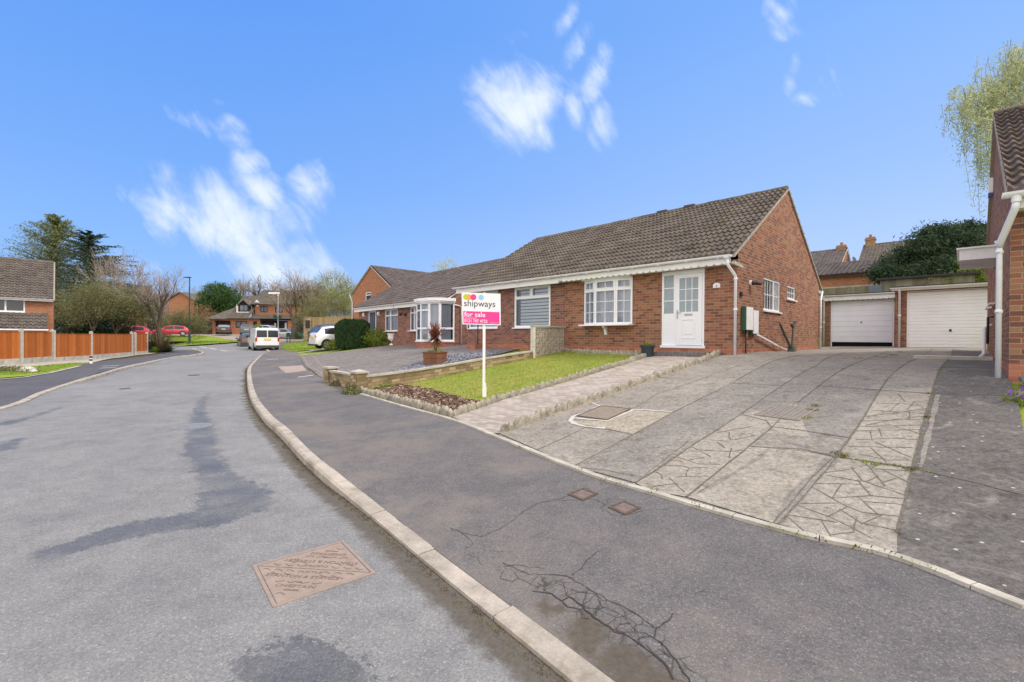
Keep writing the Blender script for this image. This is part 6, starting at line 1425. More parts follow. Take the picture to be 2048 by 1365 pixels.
F6 = Frame(fx(328, 95), 95., 0); wq = fx(396, 95)-fx(328, 95); xq = fx(360, 95)-F6.o[0]; ze6, zp6 = fz(330, 604, 95), fz(360, 585, 95)
t = thing('house', 'far brick gable peeping over the scrub left of the evergreen', 'house', (F6.o[0], 95, 0))
m_ = MB(); wall(m_, (0, 0), (1, 0), 0, wq, 2, ze6); m_.add([(0, 0, ze6), (wq, 0, ze6), (xq, 0, zp6)], [(0,1,2)]); wall(m_, (wq, 0), (0, 1), 0, 9, 2, ze6); m_.build('wall', mBrickO, t)
m_ = MB()
for xa, dd_ in ((-.4, 0), (wq+.4, 0)): slab_roof(m_, [(xa, -.3, ze6-.25), (xa, 9, ze6-.25), (xq, 9, zp6+.1), (xq, -.3, zp6+.1)], .15)
m_.build('roof', mTileFar, t); m_ = MB(); m_.box(wq-2.2, wq-1.2, 3, 4, ze6, zp6+.1); m_.build('chimney', mBrickO, t)
# boundary fence with brick pier beyond the white hatchback
t = thing('garden_fence', 'tall pale wooden fence with a brick end pier beyond the white hatchback', 'fence', (0, 0, 0))
Yp = 47.; zt_ = fz(612, 634, Yp); m_ = MB(); m_.box(fx(607, Yp), fx(622, Yp), Yp, Yp+.5, .6, zt_); m_.build('brick_pier', mStoneBrick, t)
m_ = MB(); m_.box(fx(611, Yp), fx(619.5, Yp), Yp-.03, Yp-.003, fz(615, 657, Yp), fz(615, 641, Yp)); m_.build('grating', mBlack, t)
a = np.array([fx(622, Yp), Yp+.1]); b = np.array([-11.5, 35.5]); b = np.array([fx(705, 44.), 44.]); L = np.linalg.norm(b-a); an = atan2(b[1]-a[1], b[0]-a[0])
m_ = MB(); m_.box(0, L, -.02, .02, .5, zt_-.12); m_.build('fence_panel', mFenceOld, t, loc=(a[0], a[1], 0), rz=an); m_ = MB(); m_.box(0, L, -.04, .04, zt_-.118, zt_-.04); m_.build('fence_capping', mFenceOld, t, loc=(a[0], a[1], 0), rz=an)
# ---------------------------------------------------------------- estate agent's sign
q = gp(967.5, 795); z0 = q[2]; Ys = q[1]
t = thing('for_sale_board', 'white and pink for sale board on a white post in the lawn', 'sign', (q[0], q[1], z0), rad(4))
S_sign = Frame(q[0], q[1], rad(4))
ztop = at(967, 586, Ys)[2]-z0; 
mb = MB(); mb.box(-.028, .028, -.02, .02, -.25, ztop+.0); mb.build('post', mWhite, t)
mb = MB(); mb.box(.028, .055, -.018, .018, -.1, .22); mb.box(.028, .045, -.018, .018, .22, .3); mb.build('post_spike', mWhite, t)
corn = [S_sign.hy(x, y, -.03) for x, y in ((923,585),(1001,588),(1001.5,651),(925,649))]
TL, TR, BR, BL = [np.array(c) - [0, z0] for c in corn]
def bpt(u, v):  # u right, v up
    return (BL*(1-u)+BR*u)*(1-v)+(TL*(1-u)+TR*u)*v
mb = MB(); f4 = [bpt(0,0), bpt(1,0), bpt(1,1), bpt(0,1)]
mb.add([(p[0], y, p[1]) for y in (-.032, -.024) for p in f4], [(0,1,2,3),(7,6,5,4),(0,4,5,1),(1,5,6,2),(2,6,7,3),(3,7,4,0)]); bd = mb.build('board', plain('board_white', (.84,.84,.86), .4, .4, var=.02), t)
mPink = plain('board_pink', (.8,.05,.31), .45, .4, var=.03); 
def patch(nm, mat, u0, u1, v0, v1, y=-.034):
    mb = MB(); p = [bpt(u0, v0), bpt(u1, v0), bpt(u1, v1), bpt(u0, v1)]; mb.quad(*[(a[0], y, a[1]) for a in p]); return mb.build(nm, mat, bd)
patch('pink_panel', mPink, .03, .97, .03, .415)
Wb = TR[0]-TL[0]; Hb = TL[1]-BL[1]
def disc(nm, col, u, v, r, y):
    m = plain(nm, col, .45, .4, var=.02); mb = MB(); c = bpt(u, v); n = 28
    mb.add([(c[0]+r*cos(2*pi*k_/n), y, c[1]+r*sin(2*pi*k_/n)) for k_ in range(n)], [tuple(range(n))]); mb.build('logo_disc', m, bd)
r_ = .078*Hb*1.15
disc('logo_lime', (.5,.62,.03), .115, .86, r_, -.0335); disc('logo_amber', (.85,.42,.08), .185, .86, r_, -.0342); disc('logo_pink', (.8,.05,.3), .3, .86, r_*1.03, -.0349); disc('logo_blue', (.3,.6,.85), .5, .86, r_*.93, -.0335)
mInk = plain('ink_charcoal', (.03,.03,.035), .5, .3); mInkW = plain('ink_white', (.88,.86,.88), .5, .3)
def write(nm, txt, u, v, width, mat, y, height=None, bold=0., shear=0.):
    vs, fs = text_mesh(txt, 1., bold=bold); vs = np.array(vs); w_ = vs[:, 0].max()-vs[:, 0].min(); s = width*Wb/w_; sy = s if height is None else height*Hb/(vs[:, 1].max()-min(0, vs[:, 1].min()))
    o = bpt(u, v); du = (bpt(1, v)-bpt(0, v)); sl = du[1]/du[0]; mb = MB()
    mb.add([(o[0]+(a[0]-vs[:, 0].min())*s, y-a[2]*.001, o[1]+a[1]*sy+(a[0]-vs[:, 0].min())*s*sl) for a in vs], fs); mb.build(nm, mat, bd)
write('agent_name', 'shipways', .055, .57, .8, mInk, -.0345, .26, .0); write('for_sale_lettering', 'for sale', .05, .245, .54, mInkW, -.036, .155, .011)
write('branch_lettering', 'Castle Bromwich', .05, .185, .32, mInkW, -.036, .04); write('telephone_number', '0121 747 4722', .05, .07, .59, mInkW, -.036, .095, .008); write('web_lettering', 'shipways.co.uk', .73, .06, .21, mInkW, -.036, .03)
# ---------------------------------------------------------------- lattice screen wall
a2 = FB.wld(XP+.04, -.05); 
t = thing('screen_wall', 'pierced concrete screen block wall five blocks long by three high, beside the blind-covered window', 'wall', (a2[0], a2[1], 0), rad(-135))
# local +x runs from the bungalow towards the street
mb = MB(); bs = .288; zb = 1.1; D0 = .0
for i in range(5):
    for j in range(3):
        x, z = .06+i*bs, zb+j*bs; c = (x+bs/2, z+bs/2); h = bs/2-.006; 
        for x0, x1, z0_, z1 in ((x+.006, x+bs-.006, z+.006, z+.026), (x+.006, x+bs-.006, z+bs-.026, z+bs-.006), (x+.006, x+.026, z+.026, z+bs-.026), (x+bs-.026, x+bs-.006, z+.026, z+bs-.026)): mb.box(x0, x1, -.022, .022, z0_, z1)
        for k_ in range(8):
            an = k_*pi/4; L = (h-.02)*(1.38 if k_ % 2 else 1.); d = (cos(an), sin(an)); nrm = (-d[1], d[0]); w0, w1 = .014, .005 if k_ % 2 else .008
            mb.add([(c[0]+d[0]*a+nrm[0]*w, y, c[1]+d[1]*a+nrm[1]*w) for y in (-.016-.0015*(k_ % 2), .016+.0015*(k_ % 2)) for a, w in ((0, w0), (L, w1), (L, -w1), (0, -w0))], [(0,1,2,3),(7,6,5,4),(0,4,5,1),(1,5,6,2),(2,6,7,3)])
        for sx in (-1, 1):
            for sz in (-1, 1): p = (c[0]+sx*h*.5, c[1]+sz*h*.5); pass
mb.build('screen_blocks', mScreen, t)
mb = MB(); mb.box(.02, .06+5*bs+.12, -.07, .07, zb+3*bs+.002, zb+3*bs+.05); mb.build('coping', mConc, t)
mb = MB(); mb.box(.06+5*bs+.004, .06+5*bs+.1, -.06, .06, .8, zb+3*bs); mb.build('end_pier', plain('pier_white', (.62,.59,.52), .85, .2, var=.15, grime=((.3,.28,.2), .5)), t)
mb = MB(); mb.box(.0, .06+5*bs, -.06, .06, .8, zb-.002); mb.build('base_course', mStoneBrick, t)
# ---------------------------------------------------------------- low garden walls
def wallrun(name, label, pts, h0, h1, th, mat, cop=True, step=.45):
    t = thing(name, label, 'wall', (0, 0, 0)); mb = MB(); cp = MB(); pts = resample(pts, step); n = len(pts)-1
    for i, (a, b) in enumerate(zip(pts, pts[1:])):
        d = (b-a); L = np.linalg.norm(d); d /= L; za, zb_ = P(*a), P(*b); h = h0+(h1-h0)*i/n; hb = h0+(h1-h0)*(i+1)/n
        N = (d[1], -d[0]); q = []
        for s_, z, hh in ((0, za, h), (L, zb_, hb)):
            for nn in (-th/2, th/2): q += [(a[0]+d[0]*s_+N[0]*nn, a[1]+d[1]*s_+N[1]*nn, z-.25), (a[0]+d[0]*s_+N[0]*nn, a[1]+d[1]*s_+N[1]*nn, z+hh)]
        mb.add(q, [(2,6,7,3), (0,1,5,4), (1,3,7,5)])
        q = []
        for s_, z, hh in ((.003, za, h), (L-.003, zb_, hb)):
            for nn in (-th/2-.03, th/2+.03): q += [(a[0]+d[0]*s_+N[0]*nn, a[1]+d[1]*s_+N[1]*nn, z+hh+.002), (a[0]+d[0]*s_+N[0]*nn, a[1]+d[1]*s_+N[1]*nn, z+hh+.05)]
        cp.add(q, [(2,6,7,3), (0,1,5,4), (1,3,7,5), (0,4,6,2), (0,2,3,1), (4,5,7,6)])
    w_ = mb.build('wall_body', mat, t)
    # wall UVs: along the run
    if cop: cp.build('coping', mConc, t)
    return t
pA = gp(718, 783)[:2]; pB = gp(661, 764)[:2]; a3 = FB.wld(XP+.04, -.05)+np.array([cos(rad(-135)), sin(rad(-135))])*1.62
mStoneW = plain('weathered_stone_wall', (.33,.25,.15), .92, .15, var=.5, scale=9, grime=((.12,.12,.05), .7))
def stone_mat():
    k = NT('coursed_stone_wall'); v = k.coord(); X, Y, Z = k.sep(v); u = k.math('MULTIPLY', k.math('ADD', X, Y), .707); u2_ = k.math('MULTIPLY', k.math('SUBTRACT', X, Y), .707); uu = k.math('ADD', u, k.math('MULTIPLY', u2_, 1.))
    row = k.math('FLOOR', k.math('DIVIDE', k.math('SUBTRACT', Z, k.math('MULTIPLY', u, .125)), .085)); xs = k.math('ADD', k.math('DIVIDE', uu, .26), k.math('MULTIPLY', k.math('MODULO', k.math('ABSOLUTE', row), 2.), .45))
    fx_ = k.math('FRACT', xs); fy = k.math('FRACT', k.math('DIVIDE', k.math('SUBTRACT', Z, k.math('MULTIPLY', u, .125)), .085))
    dd = k.math('MINIMUM', k.math('MULTIPLY', k.math('MINIMUM', fx_, k.math('SUBTRACT', 1., fx_)), .26), k.math('MULTIPLY', k.math('MINIMUM', fy, k.math('SUBTRACT', 1., fy)), .085))
    m = k.mr(k.math('ADD', dd, k.math('MULTIPLY', k.noise(v, 40, 2), .006)), .005, .012, 1, 0); wn = k.white(k.comb(k.math('FLOOR', xs), row, 1.))[0]; n = k.noise(v, 12, 4, .7)
    f = k.math('ADD', k.math('MULTIPLY', wn, .5), k.math('MULTIPLY', n, .5)); c = k.ramp(f, [(.25, (.19,.14,.075)), (.5, (.33,.245,.14)), (.75, (.45,.35,.21))]); c = k.mix(k.math('MULTIPLY', m, .8), c, (.16,.13,.09))
    c = k.mix(k.mr(k.noise(v, 3, 5, .7), .5, .7, 0, .6), c, (.1,.105,.04)); k.bump(k.math('SUBTRACT', n, m), .5, .01); return k.fin(c, .95, .15)
mStoneC = stone_mat()
wallrun('garden_wall', 'long low sandstone wall with grey coping between the lawn and the slate chippings', [pA, a3], .34, .2, .13, mStoneC)
wallrun('garden_wall', 'short low stone wall with white coping beside the pavement, between two piers', [pB, pA], .3, .36, .13, mStoneC)
for p, hh, lb in ((pA, .46, 'short stone pier with a pyramid cap where the two low walls meet'), (pB, .4, 'short stone pier with a flat cap at the mouth of the block-paved drive')):
    t = thing('gate_pier', lb, 'pier', (p[0], p[1], P(*p)), rad(-40)); mb = MB(); mb.box(-.15, .15, -.15, .15, -.25, hh); mb.build('pier_body', mStoneC, t)
    mb = MB(); mb.box(-.18, .18, -.18, .18, hh+.002, hh+.05); mb.add([(-.16,-.16,hh+.05),(.16,-.16,hh+.05),(.16,.16,hh+.05),(-.16,.16,hh+.05),(0,0,hh+(.1 if hh > .45 else .07))], [(0,1,4),(1,2,4),(2,3,4),(3,0,4)]); mb.build('cap', mConc, t)
# ---------------------------------------------------------------- planter with cordyline
q = gp(870, 729); t = thing('planter', 'square brown timber planter on the slate chippings holding the spiky cordyline', 'planter', tuple(q), rad(-28))
Yq = q[1]; hp = at(870, 704, Yq)[2]-q[2]; wd = 42/905*Yq/2*.8
mb = MB()
for z0_, z1, s_ in ((0, hp*.48, .97), (hp*.5, hp*.93, 1.)): mb.box(-wd*s_, wd*s_, -wd*s_, wd*s_, z0_, z1)
mb.build('box', mPlanter, t)
mb = MB(); 
for x0, x1, y0, y1 in ((-wd*1.1,wd*1.1,-wd*1.1,-wd*.8),(-wd*1.1,wd*1.1,wd*.8,wd*1.1),(-wd*1.1,-wd*.8,-wd*.8,wd*.8),(wd*.8,wd*1.1,-wd*.8,wd*.8)): mb.box(x0, x1, y0, y1, hp*.932, hp)
mb.build('rim', mPlanter, t)
mb = MB(); mb.box(-wd*.8, wd*.8, -wd*.8, wd*.8, hp*.8, hp*.9); mb.build('compost', mSoil, t)
p = thing('cordyline', 'red-bronze cordyline with spiky leaves growing in the timber planter', 'plant', (q[0], q[1], q[2]+hp*.9))
H = at(870, 645, Yq)[2]-q[2]-hp*.9; hc = H*.5
mb = MB(); mb.tube([(0, 0, 0), (.01, 0, hc*.5), (0, .01, hc)], [.035, .03, .035], 8); mb.tube([(.03, .05, 0), (.05, .12, hc*.6)], [.015, .008], 6); mb.build('stem', mBark, p)
rn = random.Random(21); mb = MB()
def strap(mb, o, a, el, L, w, droop, m=0, segs=6):
    pts = []; x, z = 0., 0.; e = el
    for i in range(segs+1): pts.append((x, z)); x += cos(e)*L/segs; z += sin(e)*L/segs; e -= droop/segs
    ca, sa = cos(a), sin(a); o0 = len(mb.v)
    for i, (x, z) in enumerate(pts):
        ww = w*(1-(i/segs)**2.2)*(.5+.5*min(1, i/1.5)); mb.v += [(o[0]+ca*x-sa*ww, o[1]+sa*x+ca*ww, o[2]+z), (o[0]+ca*x+sa*ww, o[1]+sa*x-ca*ww, o[2]+z)]
    for i in range(segs): mb.f.append((o0+2*i, o0+2*i+1, o0+2*i+3, o0+2*i+2)); mb.m.append(m); mb.t.append(0.)
for i in range(210): strap(mb, (0, 0, hc+rn.uniform(-.06, .02)), rn.uniform(0, 6.28), rn.uniform(-.5, 1.5), rn.uniform(.45, .66)*H, .02, rn.uniform(.1, .7))
mb.build('leaves', mCordy, p)
mb = MB()
for i in range(40): strap(mb, (0, 0, hc-.08), rn.uniform(0, 6.28), rn.uniform(-1.3, -.5), rn.uniform(.3, .5), .009, rn.uniform(-.1, .4))
mb.build('dead_leaves', plain('straw_dead_leaf', (.42,.27,.12), .9, .1), p)
mb = MB()
for i in range(700): x, y = rn.uniform(-wd*.85, wd*.85), rn.uniform(-wd*.85, wd*.85); strap(mb, (x, y, 0), rn.uniform(0, 6.28), rn.uniform(.7, 1.5), rn.uniform(.06, .16), .006, .6, segs=2)
mb.build('underplanting', leaf('yellow_grass_leaf', (.3,.3,.04), (.55,.5,.1)), p)
# pot by the step
q = FB.hy(1295, 706, -.75); pp = FB.wld(q[0], -.75); zz = P(*pp)
t = thing('flower_pot', 'dark blue-grey flower pot with a small green plant left of the front step', 'flower pot', (pp[0], pp[1], zz))
mb = MB(); mb.lathe(0, 0, [(.13, 0), (.175, .26), (.2, .265), (.205, .31), (.185, .31), (.18, .25)], 24); mb.build('pot', plain('pot_slate_blue', (.035,.05,.065), .55, .4), t, smooth=False)
mb = MB()
for i in range(260): a = rn.uniform(0, 6.3); r_ = .13*sqrt(rn.random()); strap(mb, (r_*cos(a), r_*sin(a), .25), rn.uniform(0, 6.3), rn.uniform(.5, 1.5), rn.uniform(.06, .2), .008, .8, segs=3)
mb.build('plant', mLfShrub, t)
# dark green tool leaning at the gable
pw = FB.wld(.35, 3.55); t = thing('folded_tool', 'dark green metal implement with two raised arms leaning against the gable wall', 'garden tool', (pw[0], pw[1], P(*pw)), rad(-45))
mb = MB(); mb.tube([(0, 0, .02), (-.12, -.75, .78), (-.13, -.85, .84)], [.035, .03, .02], 8); mb.tube([(.0, .0, .02), (-.1, .55, .85)], [.04, .028], 8); mb.build('arms', plain('dull_dark_green', (.05,.08,.05), .6, .4), t)
mb = MB(); mb.tube([(-.1, .55, .85), (-.08, .72, .93)], [.03, .03], 8); mb.tube([(-.08, .5, .72), (-.14, .42, .84)], [.04, .03], 8); mb.build('grips', mBlack, t); mb = MB(); mb.box(-.1, .08, -.12, .12, 0, .16); mb.build('foot_bracket', plain('worn_green_casting', (.1,.14,.1), .6, .4), t)
# ---------------------------------------------------------------- lamp posts, street sign, bollard
def lamp(name, label, px, pyb, pyt, Yd, mat, head):
    b = at(px, pyb, Yd); tp = at(px-3, pyt, Yd); h = tp[2]-b[2]; t = thing(name, label, 'street lamp', tuple(b))
    mb = MB(); mb.lathe(0, 0, [(.1, -.2), (.1, 1.15), (.07, 1.2), (.055, 1.6), (.045, h)], 12); mb.build('column', mat, t)
    mb = MB()
    if head == 0: mb.box(-.35, .1, -.09, .09, h-.02, h+.08); mb.add([(-.6,-.07,h+.02),(-.35,-.09,h-.02),(-.35,.09,h-.02),(-.6,.07,h+.02),(-.6,-.07,h+.06),(-.35,-.09,h+.08),(-.35,.09,h+.08),(-.6,.07,h+.06)], [(0,3,2,1),(4,5,6,7),(0,1,5,4),(2,3,7,6),(3,0,4,7)])
    else: mb.box(-.95, .1, -.12, .12, h-.08, h+.1); mb.tube([(0, 0, h-.3), (0, 0, h)], .05, 8)
    mb.build('lantern', mat if head == 0 else mWhite, t); return t
mLampG = plain('dark_green_lamp_paint', (.018,.05,.045), .5, .4)
lamp('street_lamp', 'slim dark green street lamp on the far verge behind the phormium', 379, 688, 556, 45, mLampG, 0)
t = lamp('street_lamp', 'pale grey street lamp with a flat lantern rising behind the white van', 556, 683, 587, 47, mSteel, 1)
m_ = MB(); h_ = at(556, 635, 47)[2]-at(556, 683, 47)[2]; m_.box(-.45, -.1, -.12, -.08, h_-.2, h_+.2); m_.box(.1, .42, -.12, -.08, h_-.2, h_+.2); m_.tube([(-.3, -.08, h_), (.3, -.08, h_)], .03, 6); m_.build('green_sign_plates', mLampG, t)
b = at(574, 682, 46); t = thing('street_name_sign', 'low dark green street sign on two posts in the verge beside the van', 'street sign', tuple(b), rad(-8))
mb = MB(); mb.box(-.03, .03, -.03, .03, -.2, .75); mb.box(.3, .36, -.03, .03, -.2, .75); mb.build('post', mLampG, t); mb = MB(); mb.box(-.06, .4, -.05, -.032, .38, .8); mb.build('plate', mLampG, t)
b = at(595, 668, 62); 
b = gp(182, 727.5); t = thing('marker_post', 'short black and white banded marker post in front of the fence', 'bollard', tuple(b)); hh = at(182, 713, b[1])[2]-b[2]
for z0_, z1, m_ in ((-.1, .12*hh/.33, mWhite), (.12*hh/.33, .2*hh/.33, mBlack), (.2*hh/.33, .25*hh/.33, mWhite), (.25*hh/.33, hh, mBlack)): q_ = MB(); q_.lathe(0, 0, [(.055, z0_), (.055, z1)], 12); q_.build('band', m_, t)
# stones on the left verge
for i, (px_, py_, r_) in enumerate(((54, 742, .3), (66, 743, .17))):
    b = gp(px_, py_+2); mb = MB(); mb.lathe(0, 0, [(r_*.9, -.05), (r_, .05), (r_*.75, r_*.45), (r_*.3, r_*.6)], 9); rn = random.Random(i)
    mb.v = [(v[0]*rn.uniform(.85, 1.15), v[1]*rn.uniform(.7, .9), v[2]*rn.uniform(.85, 1.1)) for v in mb.v]; o = mb.build('boulder', plain('pale_boulder_%d' % i, (.55,.52,.46), .9, .2, var=.2), loc=tuple(b), smooth=True); tag(o, ('larger' if i == 0 else 'smaller')+' pale stone on the grass strip by the left pavement', 'stone')
# ---------------------------------------------------------------- trees and plants
def leafcards(mb, pts, size, rn, m=0, flat=.0, asp=.6):
    for p in pts:
        s = size*rn.uniform(.6, 1.3); a = Vector((rn.gauss(0, 1), rn.gauss(0, 1), rn.gauss(0, 1)*(1-flat))).normalized(); b = a.cross(Vector((rn.gauss(0, 1), rn.gauss(0, 1), rn.gauss(0, 1)))).normalized()*asp
        p = Vector(p); o = len(mb.v); mb.v += [tuple(p-a*s), tuple(p+b*s*.5), tuple(p+a*s), tuple(p-b*s*.5)]; mb.f.append((o, o+1, o+2, o+3)); mb.m.append(m); mb.t.append(0.)
def clump_crown(lobes, n_clump, per, csize, lsize, rn, core=.25):
    """lobes: (x,y,z,rx,ry,rz)"""
    mb = MB(); vol = [l[3]*l[4]*l[5] for l in lobes]; tot = sum(v**.7 for v in vol)
    for l, v in zip(lobes, vol):
        for i in range(int(n_clump*v**.7/tot)):
            d = Vector((rn.gauss(0, 1), rn.gauss(0, 1), rn.gauss(0, 1))).normalized(); r = rn.random()**core*rn.uniform(.86, 1.1)
            c = Vector((l[0]+d.x*l[3]*r, l[1]+d.y*l[4]*r, l[2]+d.z*l[5]*r)); cs = csize*rn.uniform(.5, 1.3)
            pts = [c+Vector((rn.gauss(0, 1), rn.gauss(0, 1), rn.gauss(0, .7)))*cs*.5 for _ in range(per)]; leafcards(mb, pts, lsize, rn)
    return mb
def seg(mb, a, b, r0, r1, n=4, m=0):
    d = (b-a); 
    if d.length < 1e-4: return
    d.normalize(); u = d.orthogonal().normalized(); w_ = d.cross(u); o = len(mb.v)
    for p, r in ((a, r0), (b, r1)):
        for k_ in range(n): q = p+u*(r*cos(2*pi*k_/n))+w_*(r*sin(2*pi*k_/n)); mb.v.append(tuple(q))
    for k_ in range(n): mb.f.append((o+k_, o+(k_+1) % n, o+n+(k_+1) % n, o+n+k_)); mb.m.append(m); mb.t.append(0.)
def grow(mb, tips, p, d, L, r, lev, rn, P_):
    """P_: dict(split, ang, up, shrink, wig, minr)"""
    n = 3 if lev > 1 else 2; q = p
    for i in range(n):
        d = (d+Vector((rn.gauss(0, 1), rn.gauss(0, 1), rn.gauss(0, 1)))*P_['wig']+Vector((0, 0, P_['up']))*.12).normalized()
        e = q+d*(L/n); r1 = r*(1-.28*(i+1)/n); seg(mb, q, e, max(r*(1-.28*i/n), P_['minr']), max(r1, P_['minr']), 6 if r > .08 else 4 if r > .02 else 3, 0 if r > P_['tw'] else 1)
        if lev > 0 and i >= (1 if lev == P_['lev'] else 0) and i < n-1:
            for _ in range(P_['side']):
                a = rn.uniform(0, 2*pi); u = d.orthogonal().normalized(); w_ = d.cross(u); sd = (u*cos(a)+w_*sin(a)); dd = (d*cos(P_['ang'])+sd*sin(P_['ang'])).normalized(); grow(mb, tips, e, dd, L*P_['shrink']*rn.uniform(.7, 1.1), r1*.55, lev-1, rn, P_)
        q = e
    if lev <= 0: tips.append((q, d)); return
    for k_ in range(P_['split']):
        a = 2*pi*(k_+rn.random()*.7)/P_['split']; u = d.orthogonal().normalized(); w_ = d.cross(u); sd = (u*cos(a)+w_*sin(a)); g = P_['ang']*rn.uniform(.55, 1.1)
        grow(mb, tips, q, (d*cos(g)+sd*sin(g)).normalized(), L*P_['shrink']*rn.uniform(.8, 1.15), r1*.68, lev-1, rn, P_)
def bare_tree(label, pos, H, lev=5, tr=.22, trunk=.25, ang=.5, up=.5, shrink=.76, wig=.09, minr=.012, split=2, side=1, seed=1, mats=None, tw=.03, leaf_=None, name='bare_tree', cat='tree', lean=(0, 0), group=None, first=.3):
    rn = random.Random(seed); t = thing(name, label, cat, tuple(pos), rn.uniform(0, 6), group); mb = MB(); tips = []
    P_ = dict(split=split, ang=ang, up=up, shrink=shrink, wig=wig, minr=minr, side=side, tw=tw, lev=lev)
    h = H*trunk; a = Vector((0, 0, -.3)); b = Vector((lean[0]*h*.4, lean[1]*h*.4, h*.5)); c = Vector((lean[0]*h, lean[1]*h, h)); seg(mb, a, b, tr*1.25, tr, 8); seg(mb, b, c, tr, tr*.85, 8)
    for k_ in range(3): an = 2*pi*(k_+rn.random()*.5)/3; g = ang*rn.uniform(.5, 1.2); grow(mb, tips, c, Vector((sin(g)*cos(an)+lean[0]*.3, sin(g)*sin(an)+lean[1]*.3, cos(g))).normalized(), H*first, tr*.62, lev, rn, P_)
    zs = max(v[2] for v in mb.v); s = H/zs; mb.v = [(v[0]*s, v[1]*s, v[2]*s if v[2] > 0 else v[2]) for v in mb.v]
    # trunk and crown as separate parts
    tk = MB(); cr = MB(); 
    idx = {}
    for f, m in zip(mb.f, mb.m):
        T = tk if m == 0 else cr; o = len(T.v); T.v += [mb.v[i] for i in f]; T.f.append(tuple(range(o, o+len(f)))); T.m.append(0); T.t.append(0.)
    tk.build('trunk', mats[0], t); 
    if cr.f: cr.build('crown', mats[1], t)
    if leaf_:
        lm, n, sz, spread = leaf_; L_ = MB(); pts = []
        for _ in range(n): q, d = rn.choice(tips); pts.append(q*s+Vector((rn.gauss(0, 1), rn.gauss(0, 1), rn.gauss(0, 1)))*spread)
        leafcards(L_, pts, sz, rn); L_.build('foliage', lm, t)
    return t
def leafy_tree(label, pos, lobes, mat, n, per, cs, ls, seed=1, tr=.2, th=None, name='tree', cat='tree', core=.25, bark=None, limbs=6, group=None, twigs=0, twigmat=None):
    rn = random.Random(seed); t = thing(name, label, cat, tuple(pos), 0, group); mb = MB(); zt = th or lobes[0][2]
    seg(mb, Vector((0, 0, -.3)), Vector((0, 0, zt*.5)), tr*1.2, tr, 8); seg(mb, Vector((0, 0, zt*.5)), Vector((lobes[0][0]*.5, lobes[0][1]*.5, zt)), tr, tr*.6, 8)
    for i in range(limbs):
        l = lobes[i % len(lobes)]; a = Vector((0, 0, zt*rn.uniform(.35, .8))); b = Vector((l[0]+rn.uniform(-.5, .5)*l[3], l[1]+rn.uniform(-.5, .5)*l[4], l[2]+rn.uniform(-.2, .6)*l[5])); m_ = (a+b)/2+Vector((0, 0, .1*zt)); seg(mb, a, m_, tr*.45, tr*.3, 5); seg(mb, m_, b, tr*.3, tr*.08, 5)
    mb.build('trunk', bark or mBark, t); c = clump_crown(lobes, n, per, cs, ls, rn, core)
    c.build('crown', mat, t)
    if twigs:
        tw = MB()
        for i in range(twigs):
            l = rn.choice(lobes); d = Vector((rn.gauss(0, 1), rn.gauss(0, 1), abs(rn.gauss(0, 1)))).normalized(); b = Vector((l[0]+d.x*l[3], l[1]+d.y*l[4], l[2]+d.z*l[5])); a = b-d*l[3]*.35+Vector((rn.gauss(0, .2), rn.gauss(0, .2), 0)); e = b+d*l[3]*rn.uniform(.05, .22)+Vector((0, 0, l[5]*.05)); seg(tw, a, e, .02, .006, 3)
        tw.build('twigs', twigmat or mTwig, t)
    return t
def at0(px, py, Y, fn=None):
    p = at(px, py, Y); z = (fn or P)(p[0], p[1]); return Vector((p[0], p[1], z))
def Ht(px, py, Y, z0): return at(px, py, Y)[2]-z0
def conifer(label, pos, H, Rb, mat, seed, droop=.25, nw=26, per=5, cards=16, ls=.3, layered=0., name='conifer', bare=.12):
    rn = random.Random(seed); t = thing(name, label, 'tree', tuple(pos)); mb = MB(); cr = MB(); seg(mb, Vector((0, 0, -.3)), Vector((0, 0, H*.6)), H*.022, H*.012, 8); seg(mb, Vector((0, 0, H*.6)), Vector((0, 0, H)), H*.012, .02, 6)
    for i in range(nw):
        f = i/(nw-1); z = H*(bare+(1-bare)*f); L0 = Rb*((1-f)**.72)*(1 if f > .08 else .8)+.25
        for k_ in range(per):
            a = rn.uniform(0, 2*pi); L = L0*rn.uniform(.65, 1.15); el = .25+f*.7-layered; p = Vector((0, 0, z+rn.uniform(-.3, .3))); d = Vector((cos(a)*cos(el), sin(a)*cos(el), sin(el)))
            for s_ in range(4):
                q = p+d*(L/4); seg(mb, p, q, .06*(1-s_/4.5)*(1-f*.6), .06*(1-(s_+1)/4.5)*(1-f*.6), 3)
                for _ in range(cards//4+s_):
                    c = p+(q-p)*rn.random()+Vector((rn.gauss(0, .12), rn.gauss(0, .12), -rn.random()*droop*(1.2-f)))*L0*.6; leafcards(cr, [c], ls*rn.uniform(.6, 1.2), rn, flat=.7 if layered else .1)
                p = q; d = (d+Vector((0, 0, -.12))).normalized()
    mb.build('trunk', mBark, t); cr.build('crown', mat, t); return t
